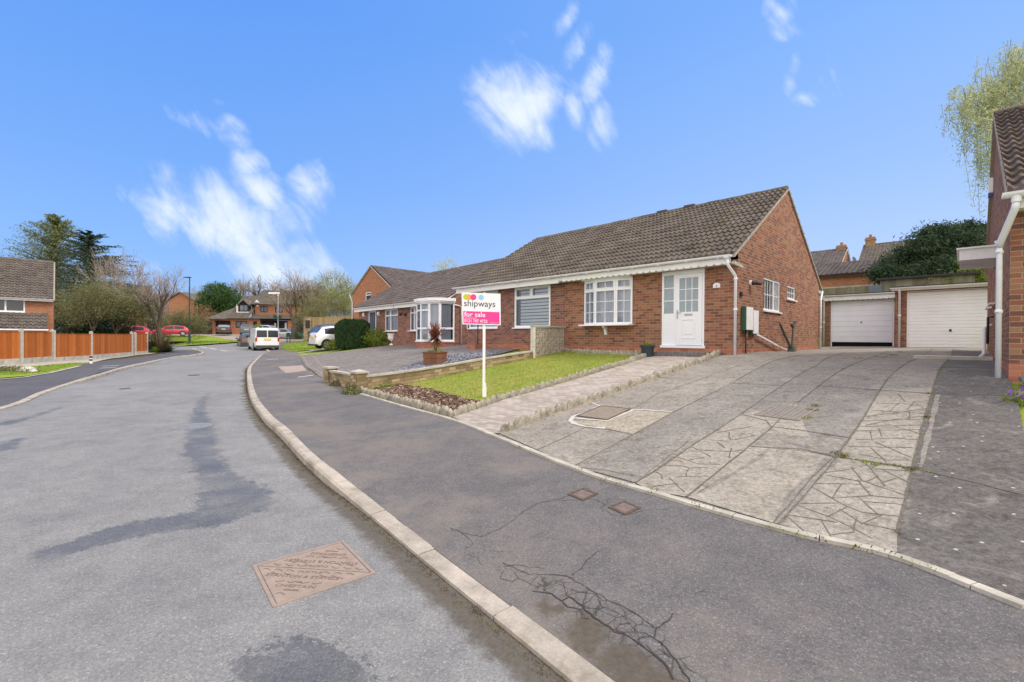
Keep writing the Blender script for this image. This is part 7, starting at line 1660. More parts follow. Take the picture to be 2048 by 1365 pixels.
# left background
p = at0(110, 660, 58); conifer('tall pale green larch behind the left-hand house, tallest tree on the left', p, Ht(108, 436, 58, p.z), 8.2, mLfLarch, 3, droop=.3, nw=44, per=11, cards=56, ls=.15)
p = at0(178, 660, 54); conifer('dark layered cedar just right of the larch', p, Ht(170, 468, 54, p.z), 8.6, mLfCedar, 4, droop=.16, nw=24, per=11, cards=76, ls=.16, layered=.35, name='cedar')
for px, Yd, top, sd, lb in ((135, 46, 560, 5, 'scrubby bare tree with olive twigs behind the first long fence panel'), (185, 44, 545, 6, 'scrubby bare tree with olive twigs in front of the cedar'), (232, 46, 556, 7, 'scrubby bare tree with olive twigs behind the red car roof at the fence')):
    p = at0(px, 660, Yd); h = Ht(px, top, Yd, p.z); bare_tree(lb, p, h, lev=5, tr=.14, trunk=.16, ang=.62, up=.1, minr=.012, seed=sd, mats=(mBark, mTwigG), tw=.03, leaf_=(mLfOlive, 9000, .1, .45), name='scrub_tree', group='olive scrub trees behind the orange fence', side=1)
for px, Yd, w_, h, sd in ((140, 48, 3.6, 2.6, 3), (200, 48, 3.8, 2.7, 4)):
    p = at0(px, 660, Yd); leafy_tree('dark evergreen bush behind the fence under the '+('larch' if px == 140 else 'cedar'), p, [(0,0,h*.5,w_,1.6,h*.6), (1,0,h*.6,w_*.5,1.4,h*.5)], mLfDark, 260, 26, .55, .12, seed=sd, tr=.08, name='evergreen_bush', cat='bush')
p = at0(238, 665, 50); bare_tree('tall thin bare tree with pinkish budding twigs left of the brown roof', p, Ht(238, 490, 50, p.z), lev=4, tr=.2, trunk=.3, ang=.4, up=.8, minr=.02, seed=15, mats=(mTwigP, mTwigP), leaf_=(mTwigP, 2200, .06, .3), side=1)
p = at0(322, 688, 47); bare_tree('leaning bare street tree with a dark trunk behind the phormium', p, Ht(322, 528, 47, p.z), lev=4, tr=.3, trunk=.22, ang=.52, up=.45, minr=.018, seed=21, mats=(mBark, mTwigP), tw=.028, leaf_=(mTwigP, 2600, .055, .25), lean=(-.15, 0), side=1)
p = at0(362, 668, 62, R); bare_tree('low spreading olive-green bush tree between the red hatchback and the tall lamp', p, Ht(362, 612, 62, p.z), lev=5, tr=.1, trunk=.15, ang=.75, up=.1, minr=.012, seed=23, mats=(mBark, mTwigG), leaf_=(mLfOlive, 6000, .09, .4), name='scrub_tree')
for px, Yd, w_, lb in ((385, 73, 2.6, 'dark green hedge bush behind the tall green lamp'), (352, 75, 2.8, 'dark green hedge bush behind the red hatchback')):
    p = at0(px, 668, Yd, R); h = Ht(px, 640, Yd, p.z); leafy_tree(lb, p, [(0,0,h*.45,w_,1.2,h*.55)], mLfHedge, 200, 24, .5, .13, seed=px, tr=.06, name='hedge_bush', cat='bush')
p = at0(402, 660, 84, R); h = Ht(402, 607, 84, p.z); leafy_tree('russet leaved bush left of the tall evergreen', p, [(0,0,h*.55,3.6,2,h*.45),(-3,0,h*.4,2.2,2,h*.35)], mLfBrown, 300, 18, .7, .14, seed=9, tr=.1, core=.5, name='bush', cat='bush')
p = at0(440, 655, 88, R); h = Ht(438, 562, 88, p.z); leafy_tree('rounded dark green evergreen tree left of the far brick house', p, [(0,0,h*.5,4.4,3.5,h*.42),(-.6,0,h*.75,2.6,2.5,h*.24),(2,0,h*.62,2.4,2.4,h*.2),(-2.2,0,h*.45,2.4,2.4,h*.25)], mLfThuja, 900, 22, .8, .2, seed=10, tr=.3, name='evergreen_tree')
for px, Yd, top, sd, lb in ((384, 120, 568, 31, 'bare winter tree on the skyline behind the tall green lamp'), (412, 118, 573, 32, 'bare winter tree on the skyline left of the rounded evergreen'), (352, 122, 575, 33, 'bare winter tree on the skyline above the far brick gable')):
    p = at0(px, 660, Yd, R); bare_tree(lb, p, Ht(px, top, Yd, p.z), lev=4, tr=.4, trunk=.2, ang=.55, up=.3, minr=.035, seed=sd, mats=(mBarkPale, mTwigP), tw=.06, group='bare trees on the skyline', side=1)
for px, Yd, top, sd, lb in ((486, 108, 545, 41, 'gnarled bare oak behind the dormer, left of two'), (517, 108, 549, 42, 'gnarled bare oak behind the main roof of the far house, right of two')):
    p = at0(px, 620, Yd, R); bare_tree(lb, p, Ht(px, top, Yd, p.z), lev=4, tr=.5, trunk=.38, ang=.5, up=.55, wig=.22, minr=.035, seed=sd, mats=(mBark, mTwig), tw=.05, first=.2, group='gnarled oaks behind the far house', side=1)
p = at0(588, 667, 58, R); h = Ht(590, 532, 58, p.z); bare_tree('broad bare tree with an ivy-clad crown in front of the far house', p, h, lev=5, tr=.42, trunk=.22, ang=.5, up=.3, minr=.018, seed=51, mats=(mBark, mTwig), tw=.03, leaf_=(mLfIvy, 3200, .07, .4), side=1, split=2, first=.24, shrink=.8)
t_ = bpy.data.objects[-1] if False else None
p = at0(648, 660, 60, R); h = Ht(655, 540, 60, p.z); leafy_tree('yellow-green willow in spring leaf left of the brick gable house', p, [(1.2,0,h*.62,2.8,2.6,h*.36),(-1.8,0,h*.5,2.2,2.2,h*.33),(3.2,0,h*.55,1.8,2,h*.33)], mLfWillow, 1500, 16, .8, .09, seed=52, tr=.22, core=.6, name='willow', twigs=500, twigmat=mTwigG)
p = at0(672, 655, 50); h = Ht(672, 580, 50, p.z); bare_tree('spreading grey-olive garden tree behind the tall pale fence', p, h, lev=5, tr=.14, trunk=.2, ang=.7, up=.1, minr=.011, seed=53, mats=(mBark, mTwigG), tw=.025, leaf_=(mLfOlive, 9000, .06, .35), side=1, first=.26)
p = at0(630, 655, 53, R); h = Ht(628, 600, 53, p.z); bare_tree('small grey-olive tree behind the brick end pier', p, h, lev=5, tr=.1, trunk=.2, ang=.65, up=.1, minr=.012, seed=54, mats=(mBark, mTwigG), leaf_=(mLfOlive, 3500, .07, .3), side=1)
p = at0(893, 640, 62); h = Ht(893, 516, 62, p.z); leafy_tree('pale green treetop showing above the neighbours\' roof ridge', p, [(0,0,h*.82,2.1,2,h*.2)], mLfBirch, 130, 14, .6, .12, seed=61, tr=.15, core=.5)
p = at0(597, 665, 58, R); leafy_tree('small glossy shrub beside the bonnet of the silver car', p, [(0,0,.6,.9,.7,.6)], mLfThuja, 60, 22, .3, .08, seed=62, tr=.03, name='shrub', cat='shrub')
p = at0(519, 668, 68, R); leafy_tree('yellow-green shrub in front of the far house porch', p, [(0,0,.9,1.,.8,.8)], mLfShrub, 60, 22, .35, .1, seed=63, tr=.03, name='shrub', cat='shrub')
# clipped conifer hedge and its neighbours
c = gp(706, 697); Yh = c[1]; h = Ht(706, 640, Yh, c[2])
t = thing('conifer_hedge', 'clipped dark green conifer hedge block beside the white hatchback', 'hedge', tuple(c), rad(20)); rn = random.Random(71); mb = MB(); Rx, Ry = 33/905*Yh, .7
for i in range(15000):
    a = rn.uniform(0, 2*pi); z = rn.random()*h; rr = (1-(max(0, z/h-.72)/.28)**2.2*.5)*(1+.07*sin(z*4+a*3))*(.88+.12*rn.random()); e = (abs(cos(a))**3+abs(sin(a))**3)**(-1/3); top = rn.random() < .25
    if top: r2 = sqrt(rn.random())*.8; x, y, zz = Rx*r2*e*cos(a), Ry*r2*e*sin(a), h*(.97-.1*r2)+rn.uniform(-.05, .04)
    else: x, y, zz = Rx*rr*e*cos(a), Ry*rr*e*sin(a), z
    s = .07*rn.uniform(.6, 1.5); dx, dy = cos(a)*.3, sin(a)*.3; b = rn.uniform(0, 6.3); mb.add([(x, y, zz-s), (x+s*.35*cos(b), y+s*.35*sin(b), zz), (x+dx*s*1.2, y+dy*s*1.2, zz+s*1.2), (x-s*.35*cos(b), y-s*.35*sin(b), zz)], [(0,1,2,3)])
mb.build('foliage', mLfHedge, t)
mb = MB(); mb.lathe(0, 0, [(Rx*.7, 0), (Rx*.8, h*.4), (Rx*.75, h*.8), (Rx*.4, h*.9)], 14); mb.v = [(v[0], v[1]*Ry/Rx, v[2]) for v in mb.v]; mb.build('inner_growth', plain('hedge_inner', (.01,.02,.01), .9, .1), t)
for px, py, top, rx, m_, lb, sd in ((750, 693, 655, 1.0, mLfShrub, 'yellow-green shrub between the clipped hedge and the left bungalow', 72), (672, 700, 678, .5, mLfShrub, 'small leafy shrub at the rear wheel of the white hatchback', 73)):
    c = gp(px, py); h = Ht(px, top, c[1], c[2]); leafy_tree(lb, c, [(0,0,h*.45,rx*.8,.6,h*.5),(rx*.6,-.1,h*.3,rx*.7,.5,h*.32)], m_, 170, 24, .3, .055, seed=sd, tr=.03, name='shrub', cat='shrub')
# right-hand evergreen behind the garages
E_ = Vector(at(1880, 690, 27.)); z0 = P(E_.x, E_.y); E_.z = z0; s_ = 27/905
def lb_(px, py, rx, rz, dy=0, ry=None): q = at(px, py, 27+dy); return (q[0]-E_.x, q[1]-E_.y, q[2]-z0, rx*s_, (ry or rx*.9)*s_, rz*s_)
leafy_tree('broad dark green evergreen tree rising behind the garages', E_, [lb_(1905,510,62,50), lb_(1872,478,34,26), lb_(1925,470,44,24,1), lb_(1962,480,38,30,1), lb_(1838,505,34,30,-1), lb_(1800,528,34,24), lb_(1768,548,26,18,-1), lb_(1860,555,60,36,-1.5), lb_(1940,545,52,36,-1.5), lb_(1815,562,40,22,-1.5), lb_(1995,510,50,55,2)], mLfDark, 1500, 46, .5, .1, seed=81, tr=.3, core=.2, name='evergreen_tree')
q = Vector(at(1925, 620, 22.)); q.z = P(q.x, q.y); s2 = 22/905
def ls_(px, py, rx, rz): p_ = at(px, py, 22); return (p_[0]-q.x, p_[1]-q.y, p_[2]-q.z, rx*s2, rx*s2*.7, rz*s2)
leafy_tree('lighter yellow-green shrub with arching sprays in front of the evergreen, under the canopy', q, [ls_(1945,555,35,18), ls_(1900,566,35,12), ls_(1965,535,22,14), ls_(1935,525,14,8)], mLfShrub, 220, 18, .35, .07, seed=82, tr=.06, core=.5, name='shrub', cat='shrub')
# weeping birch behind the right-hand house
B_ = Vector(at(2030, 690, 21.)); B_.z = P(B_.x, B_.y); rn = random.Random(91)
t = thing('birch', 'weeping birch with pale hanging leaves behind the right-hand roof', 'tree', tuple(B_)); mb = MB(); cr = MB(); tw = MB(); sB = 21/905
def bp_(px, py, dy=0): p_ = at(px, py, 21+dy); return Vector((p_[0]-B_.x, p_[1]-B_.y, p_[2]-B_.z))
crown0 = bp_(2075, 330); seg(mb, Vector((0, 0, -.3)), crown0*.5, .25, .2, 8); seg(mb, crown0*.5, crown0, .2, .14, 8)
for hx, hy_, lo, n_s, dy in ((1925,205,300,16,0),(1945,185,330,20,1),(1965,190,420,26,0),(1985,170,455,30,1),(1978,300,450,16,0),(2010,140,330,22,0),(2035,110,300,26,1),(2065,95,300,30,0),(2095,120,320,26,2),(1955,235,300,10,-1),(2000,215,400,18,2),(2120,160,350,20,1),(2045,190,300,20,2),(2080,250,400,20,3)):
    e = bp_(hx, hy_, dy); m_ = (crown0+e)/2+Vector((0, 0, .8)); seg(mb, crown0, m_, .09, .05, 5); seg(mb, m_, e, .05, .02, 4); Lz = (lo-hy_)*sB
    for i in range(n_s):
        s0 = e+Vector((rn.gauss(0, .5), rn.gauss(0, .5), rn.gauss(0, .3))); L = Lz*rn.uniform(.12, .9)**1.6; k = max(3, int(L/.35)); p_ = s0
        for j in range(k):
            n2 = p_+Vector((rn.gauss(0, .05), rn.gauss(0, .05), -L/k)); seg(tw, p_, n2, .008, .005, 3); leafcards(cr, [p_+(n2-p_)*rn.random()+Vector((rn.gauss(0, .1), rn.gauss(0, .1), 0)) for _ in range(14)], .06, rn); p_ = n2
for bx_, by_, rx_, ry_, nq_ in ((1945,225,26,34,16),(1925,245,12,30,6),(1965,250,20,34,12),(2005,190,30,32,18),(2030,150,28,30,18),(2060,130,30,34,20),(1975,320,9,45,7),(1983,395,7,30,4),(2100,180,40,60,26)):
    for l_ in range(nq_):
        e = bp_(bx_+rn.gauss(0, rx_*.5), by_+rn.gauss(0, ry_*.5), rn.uniform(-.8, 1.5)); seg(tw, e, e+Vector((rn.gauss(0, .3), rn.gauss(0, .3), .5)), .012, .006, 3); leafcards(cr, [e+Vector((rn.gauss(0, .22), rn.gauss(0, .22), rn.gauss(0, .3))) for _ in range(70)], .06, rn)
mb.build('trunk', plain('birch_bark', (.5,.48,.44), .8, .2, var=.3), t); tw.build('twigs', mTwigG, t); cr.build('crown', mLfBirch, t)
# phormium and cushions
def spiky(label, pos, n, L, wd, mat, seed, name, el=(.5, 1.45), rad_=.15, cat='plant', droop=(.2, .8)):
    rn = random.Random(seed); mb = MB()
    for i in range(n): a = rn.uniform(0, 6.3); r_ = rad_*rn.random(); strap(mb, (r_*cos(a), r_*sin(a), 0), a+rn.gauss(0, .3), rn.uniform(*el), L*rn.uniform(.6, 1.1), wd, rn.uniform(*droop))
    o = mb.build(name, mat, loc=tuple(pos)); return tag(o, label, cat)
c = gp(318, 705); h = Ht(318, 664, c[1], c[2]); spiky('large spiky phormium with bronze strap leaves at the end of the orange fence', c, 260, h*1.15, .045, mPhorm, 101, 'phormium', (.35, 1.5), .35)
for i, (px, py, r_) in enumerate(((309, 706, 13), (336, 704, 16))):
    c = gp(px, py); s = c[1]/905; rn = random.Random(i+5); mb = MB()
    for k_ in range(1500): a = rn.uniform(0, 6.3); e = rn.uniform(.05, 1.5); rr = r_*s*rn.uniform(.75, 1.05); strap(mb, (0, 0, 0), a, e, rr, .012, .5, segs=2)
    o = mb.build('cushion_plant', mLfFresh, loc=tuple(c)); tag(o, 'small bright green cushion plant at the %s foot of the phormium' % ('fence-side' if i == 0 else 'road-side'), 'plant')
def mound(label, px, py, rx, ry, h, mat, n, ls, seed, name='leafy_plant', rz=0., cat='plant'):
    c = gp(px, py); rn = random.Random(seed); mb = MB(); t = MB()
    for i in range(n):
        a = rn.uniform(0, 6.3); r_ = sqrt(rn.random()); x, y = rx*r_*cos(a), ry*r_*sin(a); x, y = x*cos(rz)-y*sin(rz), x*sin(rz)+y*cos(rz); z = P(c[0]+x, c[1]+y)-c[2]+h*(1-r_*r_)*rn.random()**.6+.01
        leafcards(mb, [(x, y, z)], ls, rn, flat=.5)
    o = mb.build(name, mat, loc=tuple(c)); return tag(o, label, cat)
mound('bright green leafy clump inside the low walls beside the bark bed', 752, 772, .85, .5, .22, mLfFresh, 2600, .035, 111, rz=rad(-50))
mound('straw-coloured dry clump between the bright green plant and the lawn', 800, 762, .5, .3, .16, leaf('dry_stem', (.24,.17,.08), (.42,.33,.17)), 1200, .03, 112)
mound('ferny green weed growing at the pavement foot of the short stone wall', 702, 787, .35, .2, .22, mLfOlive, 700, .035, 113, 'wall_weed', rad(-50))
mound('small weed clump at the foot of the short stone wall near the drive mouth', 672, 771, .3, .15, .14, mLfOlive, 400, .035, 114, 'wall_weed', rad(-50))
mound('green climbing weed at the foot of the pierced screen wall', 1128, 694, .25, .25, .4, mLfFresh, 500, .03, 115, 'wall_weed')
mound('low scrubby border planting at the top of the lawn by the screen wall', 1110, 704, .5, .25, .12, mLfOlive, 600, .03, 116)
mound('low grey-green plants beside the larger pale stone on the left verge', 28, 744, .9, .4, .22, mLfOlive, 900, .05, 117)
p = gp(2050, 806); rn = random.Random(6); t = thing('flowering_plant', 'purple flower head with green leaves at the right edge of the drive', 'flower', tuple(p)); mb = MB(); leafcards(mb, [(rn.gauss(0, .05), rn.gauss(0, .05), .1+rn.gauss(0, .04)) for _ in range(160)], .02, rn); mb.build('flower_head', mFlowerP, t); mb = MB(); leafcards(mb, [(rn.gauss(0, .09), rn.gauss(0, .09), abs(rn.gauss(0, .04))) for _ in range(160)], .035, rn); mb.build('leaves', mLfShrub, t)
# climbing scrub in front of the left bungalow door
c = gp(768, 690); leafy_tree('thin bare shrub with a few green leaves beside the urn', c, [(0,0,.45,.35,.25,.4)], mLfOlive, 30, 10, .2, .04, seed=121, tr=.02, name='shrub', cat='shrub', core=.6)
# ---------------------------------------------------------------- cars
mTyre = plain('tyre_rubber', (.02,.02,.02), .85, .2); mRim = plain('alloy_rim', (.5,.51,.53), .3, .5, .7); mGlassCar = plain('car_glass', (.02,.025,.03), .12, .6, var=.2)
mGlassCarL = plain('car_glass_reflecting', (.2,.23,.26), .2, .5, var=.2)
mGlassRear = plain('rear_glass', (.06,.07,.08), .35, .3, var=.2); mRed = plain('red_lamp_lens', (.5,.02,.02), .2, .5); mPlateY = plain('yellow_plate', (.75,.6,.12), .5, .3, var=.1); mLampW = plain('clear_lamp', (.7,.72,.75), .15, .6)
def paint(name, c, metal=.0): 
    k = NT(name); k.setin(k.b, 'Coat Weight', .8); k.setin(k.b, 'Coat Roughness', .04); return k.fin(c, .35, .5, metal)
KIND = {
 'hatch': dict(x=[0,.012,.05,.12,.3,.5,.62,.72,.8,.92,.985,1], top=[.42,.62,.74,.93,1,.985,.9,.7,.64,.56,.44,.3], gh=(.05,.72), roof=(.14,.56), belt=(.64,.58)),
 'saloon': dict(x=[0,.01,.06,.17,.32,.5,.6,.72,.8,.93,.985,1], top=[.4,.62,.69,.72,.97,1,.96,.7,.63,.54,.42,.3], gh=(.16,.73), roof=(.3,.58), belt=(.66,.6)),
 'suv': dict(x=[0,.01,.04,.1,.3,.5,.62,.73,.8,.93,.985,1], top=[.45,.68,.8,.96,1,.99,.92,.72,.66,.6,.5,.32], gh=(.04,.73), roof=(.1,.58), belt=(.66,.6)),
 'van': dict(x=[0,.006,.02,.05,.3,.62,.7,.8,.88,.95,.99,1], top=[.5,.8,.96,1,1,.99,.94,.72,.6,.54,.42,.28], gh=(.012,.82), roof=(.04,.66), belt=(.62,.56)),
}
def car(name, label, pos, rz, L, W, H, kind, pnt, cat='car', rear=True, glassm=None, wheel=.3, dark_bump=False, spare=None, side_windows=None):
    K = KIND[kind]; t = thing(name, label, cat, tuple(pos), rz); glassm = glassm or mGlassCar
    n = 34; xs = [i/(n-1) for i in range(n)]; xs = sorted(set(xs+K['x'])); rows = []; gh0, gh1 = K['gh']; zs = .16*H if kind != 'van' else .14*H
    def top(x): return float(np.interp(x, K['x'], K['top']))*H
    def belt(x): return float(np.interp(x, [0, 1], K['belt']))*H
    def wf(x): return W/2*(1-.16*max(0, (x-.9)/.1)**2-.1*max(0, (.06-x)/.06)**2-.02*abs(x-.5))
    def wr(x): return W/2*(.92 if kind == 'van' else .76)
    for x in xs:
        tz = top(x); bz = min(belt(x), tz-.0); w = wf(x); low = zs+.02
        cab = max(0., tz-bz)/(H-belt(.4)); wt = w*(.9-(.9-wr(x)/(W/2))*min(1, cab)); X = x*L-L/2
        b2 = min(bz, tz-.04) if tz > low+.3 else tz-.04
        pr = [(w*.9, zs), (w*.985, zs+.1*H), (w, lerp(zs, b2, .55)), (w*.985, b2-.02), (w*.96 if cab < .05 else w*.955, b2+.015)]
        if cab < .05: pr += [(w*.86, tz-.005), (w*.6, tz+.01), (0, tz+.025)]
        else: pr += [(lerp(w*.955, wt, .86), lerp(b2, tz, .86)), (wt*.93, tz-.012), (wt*.6, tz+.012), (0, tz+.018)] if False else [(lerp(w*.955, wt, .9), lerp(b2, tz, .9)), (wt*.86, tz), (0, tz+.022)]
        rows.append([(X, -y, z) for y, z in pr]+[(X, y, z) for y, z in pr[::-1][1:]])
    m = len(rows[0]); b = MB(); o = 0; b.v = [p for r_ in rows for p in r_]
    for i in range(len(rows)-1):
        for j in range(m-1): b.f.append((i*m+j, (i+1)*m+j, (i+1)*m+j+1, i*m+j+1)); b.m.append(0); b.t.append(0.)
        b.f.append((i*m, i*m+m-1, (i+1)*m+m-1, (i+1)*m)); b.m.append(0); b.t.append(0.)
    b.f.append(tuple(range(m))[::-1]); b.m.append(0); b.t.append(0.); b.f.append(tuple((len(rows)-1)*m+j for j in range(m))); b.m.append(0); b.t.append(0.)
    bd = b.build('body', pnt, t, smooth=True)
    try:
        me = bd.data; me.set_sharp_from_angle(angle=rad(38))
    except Exception: pass
    # side glass
    def sidey(x, z): w = wf(x)*.955; tz = top(x); bz = min(belt(x), tz); cab = max(0., tz-bz)/(H-belt(.4)); wt = wf(x)*(.9-(.9-wr(x)/(W/2))*min(1, cab)); f = (z-bz)/max(.05, tz-bz); return lerp(w, lerp(w, wt, 1.), min(1, max(0, f)))+.012
    if side_windows is None: side_windows = [(gh0+.1, .40), (.415, gh1-.05)] if kind != 'van' else [(.66, .78)]
    for s_ in (-1, 1):
        for a, c in side_windows:
            k = 8; up = []; lo = []
            for i in range(k+1):
                x = lerp(a, c, i/k); z1 = min(top(x)-.09, H*.93); z0 = belt(x)+.04; 
                if z1 < z0+.02: z1 = z0+.02
                up.append((x*L-L/2, s_*sidey(x, z1), z1)); lo.append((x*L-L/2, s_*sidey(x, z0), z0))
            g = MB(); g.add(up+lo, [(i, i+1, k+2+i, k+1+i) for i in range(k)]); g.build('side_window', glassm, t)
    def cross(xa, xb, ya, yb, nm, mat, off=.012):
        g = MB(); k = 4; q = []
        za, zb = top(xa), top(xb)
        sl = atan2(zb-za, (xb-xa)*L); nx, nz = -sin(sl), cos(sl)
        if xb*L-xa*L < 0: nx, nz = -nx, -nz
        for i in range(k+1):
            u = i/k; x = lerp(xa, xb, u); z = top(x); yy = lerp(ya, yb, u)*wf(x)
            for v in (-1, -.5, 0, .5, 1): q.append((x*L-L/2+nx*off, yy*v, z+nz*off+.02*(1-v*v)))
        g.add(q, [(i*5+j, i*5+j+1, (i+1)*5+j+1, (i+1)*5+j) for i in range(k) for j in range(4)]); g.build(nm, mat, t, smooth=True)
    cross(K['roof'][1]+.01, gh1-.01, .72, .86, 'windscreen', mGlassCarL, .015)
    if kind == 'saloon': cross(gh0+.01, K['roof'][0]-.01, .84, .7, 'rear_window', mGlassCarL, .015)
    elif kind == 'van':
        g = MB(); x0 = -L/2-.004
        for sy in (-1, 1):
            ya, yb = (-W*.43, -W*.02) if sy < 0 else (W*.02, W*.43)
            g.add([(x0+.03*f_, y, z) for y, z, f_ in ((ya, H*.6, 0), (yb, H*.6, 0), (yb*.96 if sy > 0 else yb, H*.9, 1), (ya*.96 if sy < 0 else ya, H*.9, 1))], [(0,1,2,3)])
        g.v = [(-L/2-.012+(.028 if v[2] > H*.8 else 0), v[1], v[2]) for v in g.v]; g.build('rear_window', mGlassCar, t)
    else: cross(.04, K['roof'][0]-.02, .74, .64, 'rear_window', mGlassRear, .012)
    # wheels
    for sx, fx_ in ((-1, .18), (1, .81)):
        for s_ in (-1, 1):
            x = fx_*L-L/2; y = s_*(wf(fx_)-.1); q = MB(); q.tube([(x, y-.1, wheel), (x, y-.09, wheel), (x, y+.09, wheel), (x, y+.1, wheel)], [wheel*.93, wheel, wheel, wheel*.93], 20); wl = q.build('wheel', mTyre, t)
            q = MB(); yo = y+s_*.104; q.tube([(x, yo-.004*s_, wheel), (x, yo+.004*s_, wheel)], wheel*.66, 16)
            q.build('rim', mRim, wl)
            q = MB()
            for k_ in range(5): a = k_*2*pi/5; q.tube([(x+cos(a+.63)*wheel*.42, yo+.003*s_, wheel+sin(a+.63)*wheel*.42), (x+cos(a+.63)*wheel*.42, yo+.007*s_, wheel+sin(a+.63)*wheel*.42)], wheel*.13, 6)
            q.build('rim_gap', mTyre, wl)
            q = MB(); ya = s_*(wf(fx_)+.002); k_ = 14; ar = wheel*1.16; pts = [(x+ar*cos(pi*i/k_), ya, wheel+ar*sin(pi*i/k_)) for i in range(k_+1)]+[(x-ar, ya, zs), (x+ar, ya, zs)]; q.add([(p_[0], p_[1], p_[2]) for p_ in pts]+[(p_[0], p_[1]-s_*.05, p_[2]) for p_ in pts], [tuple(range(len(pts)))]); q.build('wheel_arch', mBlack, t)
    # rear end
    x0 = -L/2-.012
    for s_ in (-1, 1):
        q = MB()
        if kind == 'van': q.box(x0-.015, x0+.08, s_*W*.44-.07, s_*W*.44+.07, H*.42, H*.58)
        elif kind == 'saloon': q.box(x0-.005, x0+.2, s_*W*.36-.2, s_*W*.36+.19, H*.5, H*.6)
        else: q.add([(x0+.02, s_*W*.3, H*.62), (x0+.22, s_*W*.487, H*.66), (x0+.05, s_*W*.475, H*.5), (x0-.002, s_*W*.36, H*.5)], [(0,1,2,3)]); 
        q.build('tail_light', mRed, t)
    q = MB(); q.box(x0-.02, x0+.03, -.26, .26, H*.46 if kind != 'van' else H*.47, H*.46+.13 if kind != 'van' else H*.47+.15); q.build('rear_plate', mPlateY, t)
    if dark_bump or kind != 'saloon': q = MB(); q.box(x0-.05, x0+.15, -W*.46, W*.46, zs-.02, zs+(.2 if dark_bump else .08)); q.build('rear_bumper', mBlack if not dark_bump else plain('grey_bumper', (.06,.065,.07), .6, .4), t, bevel=.02)
    for s_ in (-1, 1):
        q = MB(); xm = (gh1-.05)*L-L/2; q.box(xm-.09, xm+.03, s_*(W/2+.02)-.02, s_*(W/2+.17)+.02 if s_ > 0 else s_*(W/2+.02)+.02, belt(.6)+.02, belt(.6)+.17) if s_ > 0 else q.box(xm-.09, xm+.03, -(W/2+.19), -(W/2), belt(.6)+.02, belt(.6)+.17); q.build('door_mirror', pnt if kind != 'van' else mBlack, t, bevel=.02)
        q = MB(); q.add([(L/2-.02, s_*W*.28, H*.43), (L/2-.16, s_*W*.455, H*.5), (L/2-.14, s_*W*.46, H*.4), (L/2+.0, s_*W*.3, H*.36)], [(0,1,2,3)]); q.build('headlight', mLampW, t)
    return t
pWhite = paint('white_car_paint', (.8,.8,.82)); pRed = paint('red_car_paint', (.55,.02,.05)); pSil = paint('silver_car_paint', (.5,.53,.57), .5); pDark = paint('black_car_paint', (.02,.02,.022)); pGrey = paint('grey_blue_car_paint', (.1,.12,.15), .3); pBrn = paint('dark_brown_car_paint', (.05,.045,.045), .2); pCream = paint('pale_silver_paint', (.62,.64,.67), .3)
def hd(px, off): d = ray(px, 680); return pi/2+atan2(-d[0], d[1])+rad(off)    # heading away from the viewer plus an offset, anticlockwise
def place(px, py, Y, L, rz, back=True):
    p = at(px, py, Y); return (p[0]+cos(rz)*L/2, p[1]+sin(rz)*L/2, p[2])
rz = hd(536, 9); v = car('parked_van', 'white panel van with dark rear windows parked half on the pavement', place(535, 702.5, 36, 4.35, rz), rz, 4.35, 1.8, 1.83, 'van', pWhite, 'van', dark_bump=True, wheel=.31)
q = MB(); q.box(-.004, .0, .2, .34, 0, .06); 
rz = hd(503, 7); p = place(503, 699, 42.5, 3.9, rz); car('parked_car', 'dark brown hatchback parked in front of the white van', p, rz, 3.9, 1.7, 1.5, 'hatch', pBrn, glassm=mGlassCarL)
rz = rad(-8); p = at(573, 679.3, 60); car('parked_car', 'silver saloon side-on beyond the green verge, right of the white van', tuple(p), rz, 4.7, 1.8, 1.45, 'saloon', pSil, wheel=.33)
p = at(537, 674.5, 67); car('parked_car', 'pale silver car of which only the roof shows above the white van', (p[0], p[1], p[2]+.2), rad(-5), 4.4, 1.75, 1.55, 'saloon', pCream)
rz = hd(447, -3); car('parked_car', 'black saloon seen from behind in front of the dark garage', place(447, 668.3, 66, 4.5, rz), rz, 4.5, 1.85, 1.4, 'saloon', pDark)
rz = hd(493, -6); car('parked_car', 'grey-blue estate car facing the far house beside the window', place(493, 670, 64, 4.3, rz), rz, 4.3, 1.75, 1.5, 'suv', pGrey, glassm=mGlassCarL)
rz = rad(217); p = at(341, 672.4, 59); car('parked_car', 'red hatchback parked side-on on the drive beyond the far verge', tuple(p), rz, 4.0, 1.75, 1.38, 'hatch', pRed, wheel=.32)
p = at(256, 668, 52); car('parked_car', 'red car of which only the pale roof shows above the orange fence', (p[0], p[1], at(256, 652, 52)[2]-1.5), rad(214), 4.2, 1.75, 1.5, 'hatch', pRed)
rz = rad(40); wr_ = at(653, 698.6, 29.5); L = 3.75
# put the near rear wheel where the photograph shows it
x_, y_ = .18*L-L/2, -.75; px_ = wr_[0]-(cos(rz)*x_-sin(rz)*y_); py_ = wr_[1]-(sin(rz)*x_+cos(rz)*y_); car('parked_car', 'white hatchback with its tail to the road beside the clipped hedge', (px_, py_, wr_[2]), rz, L, 1.66, 1.5, 'hatch', pWhite, wheel=.31, glassm=mGlassCar)
q = gp(622, 688); rz = rad(44); p = place(628, 688.5, 33.5, 4.0, rz); car('parked_car', 'black hatchback mostly hidden behind the white hatchback', (p[0]-.2, p[1], p[2]), rz, 4.0, 1.7, 1.5, 'hatch', pDark, glassm=mGlassCarL)
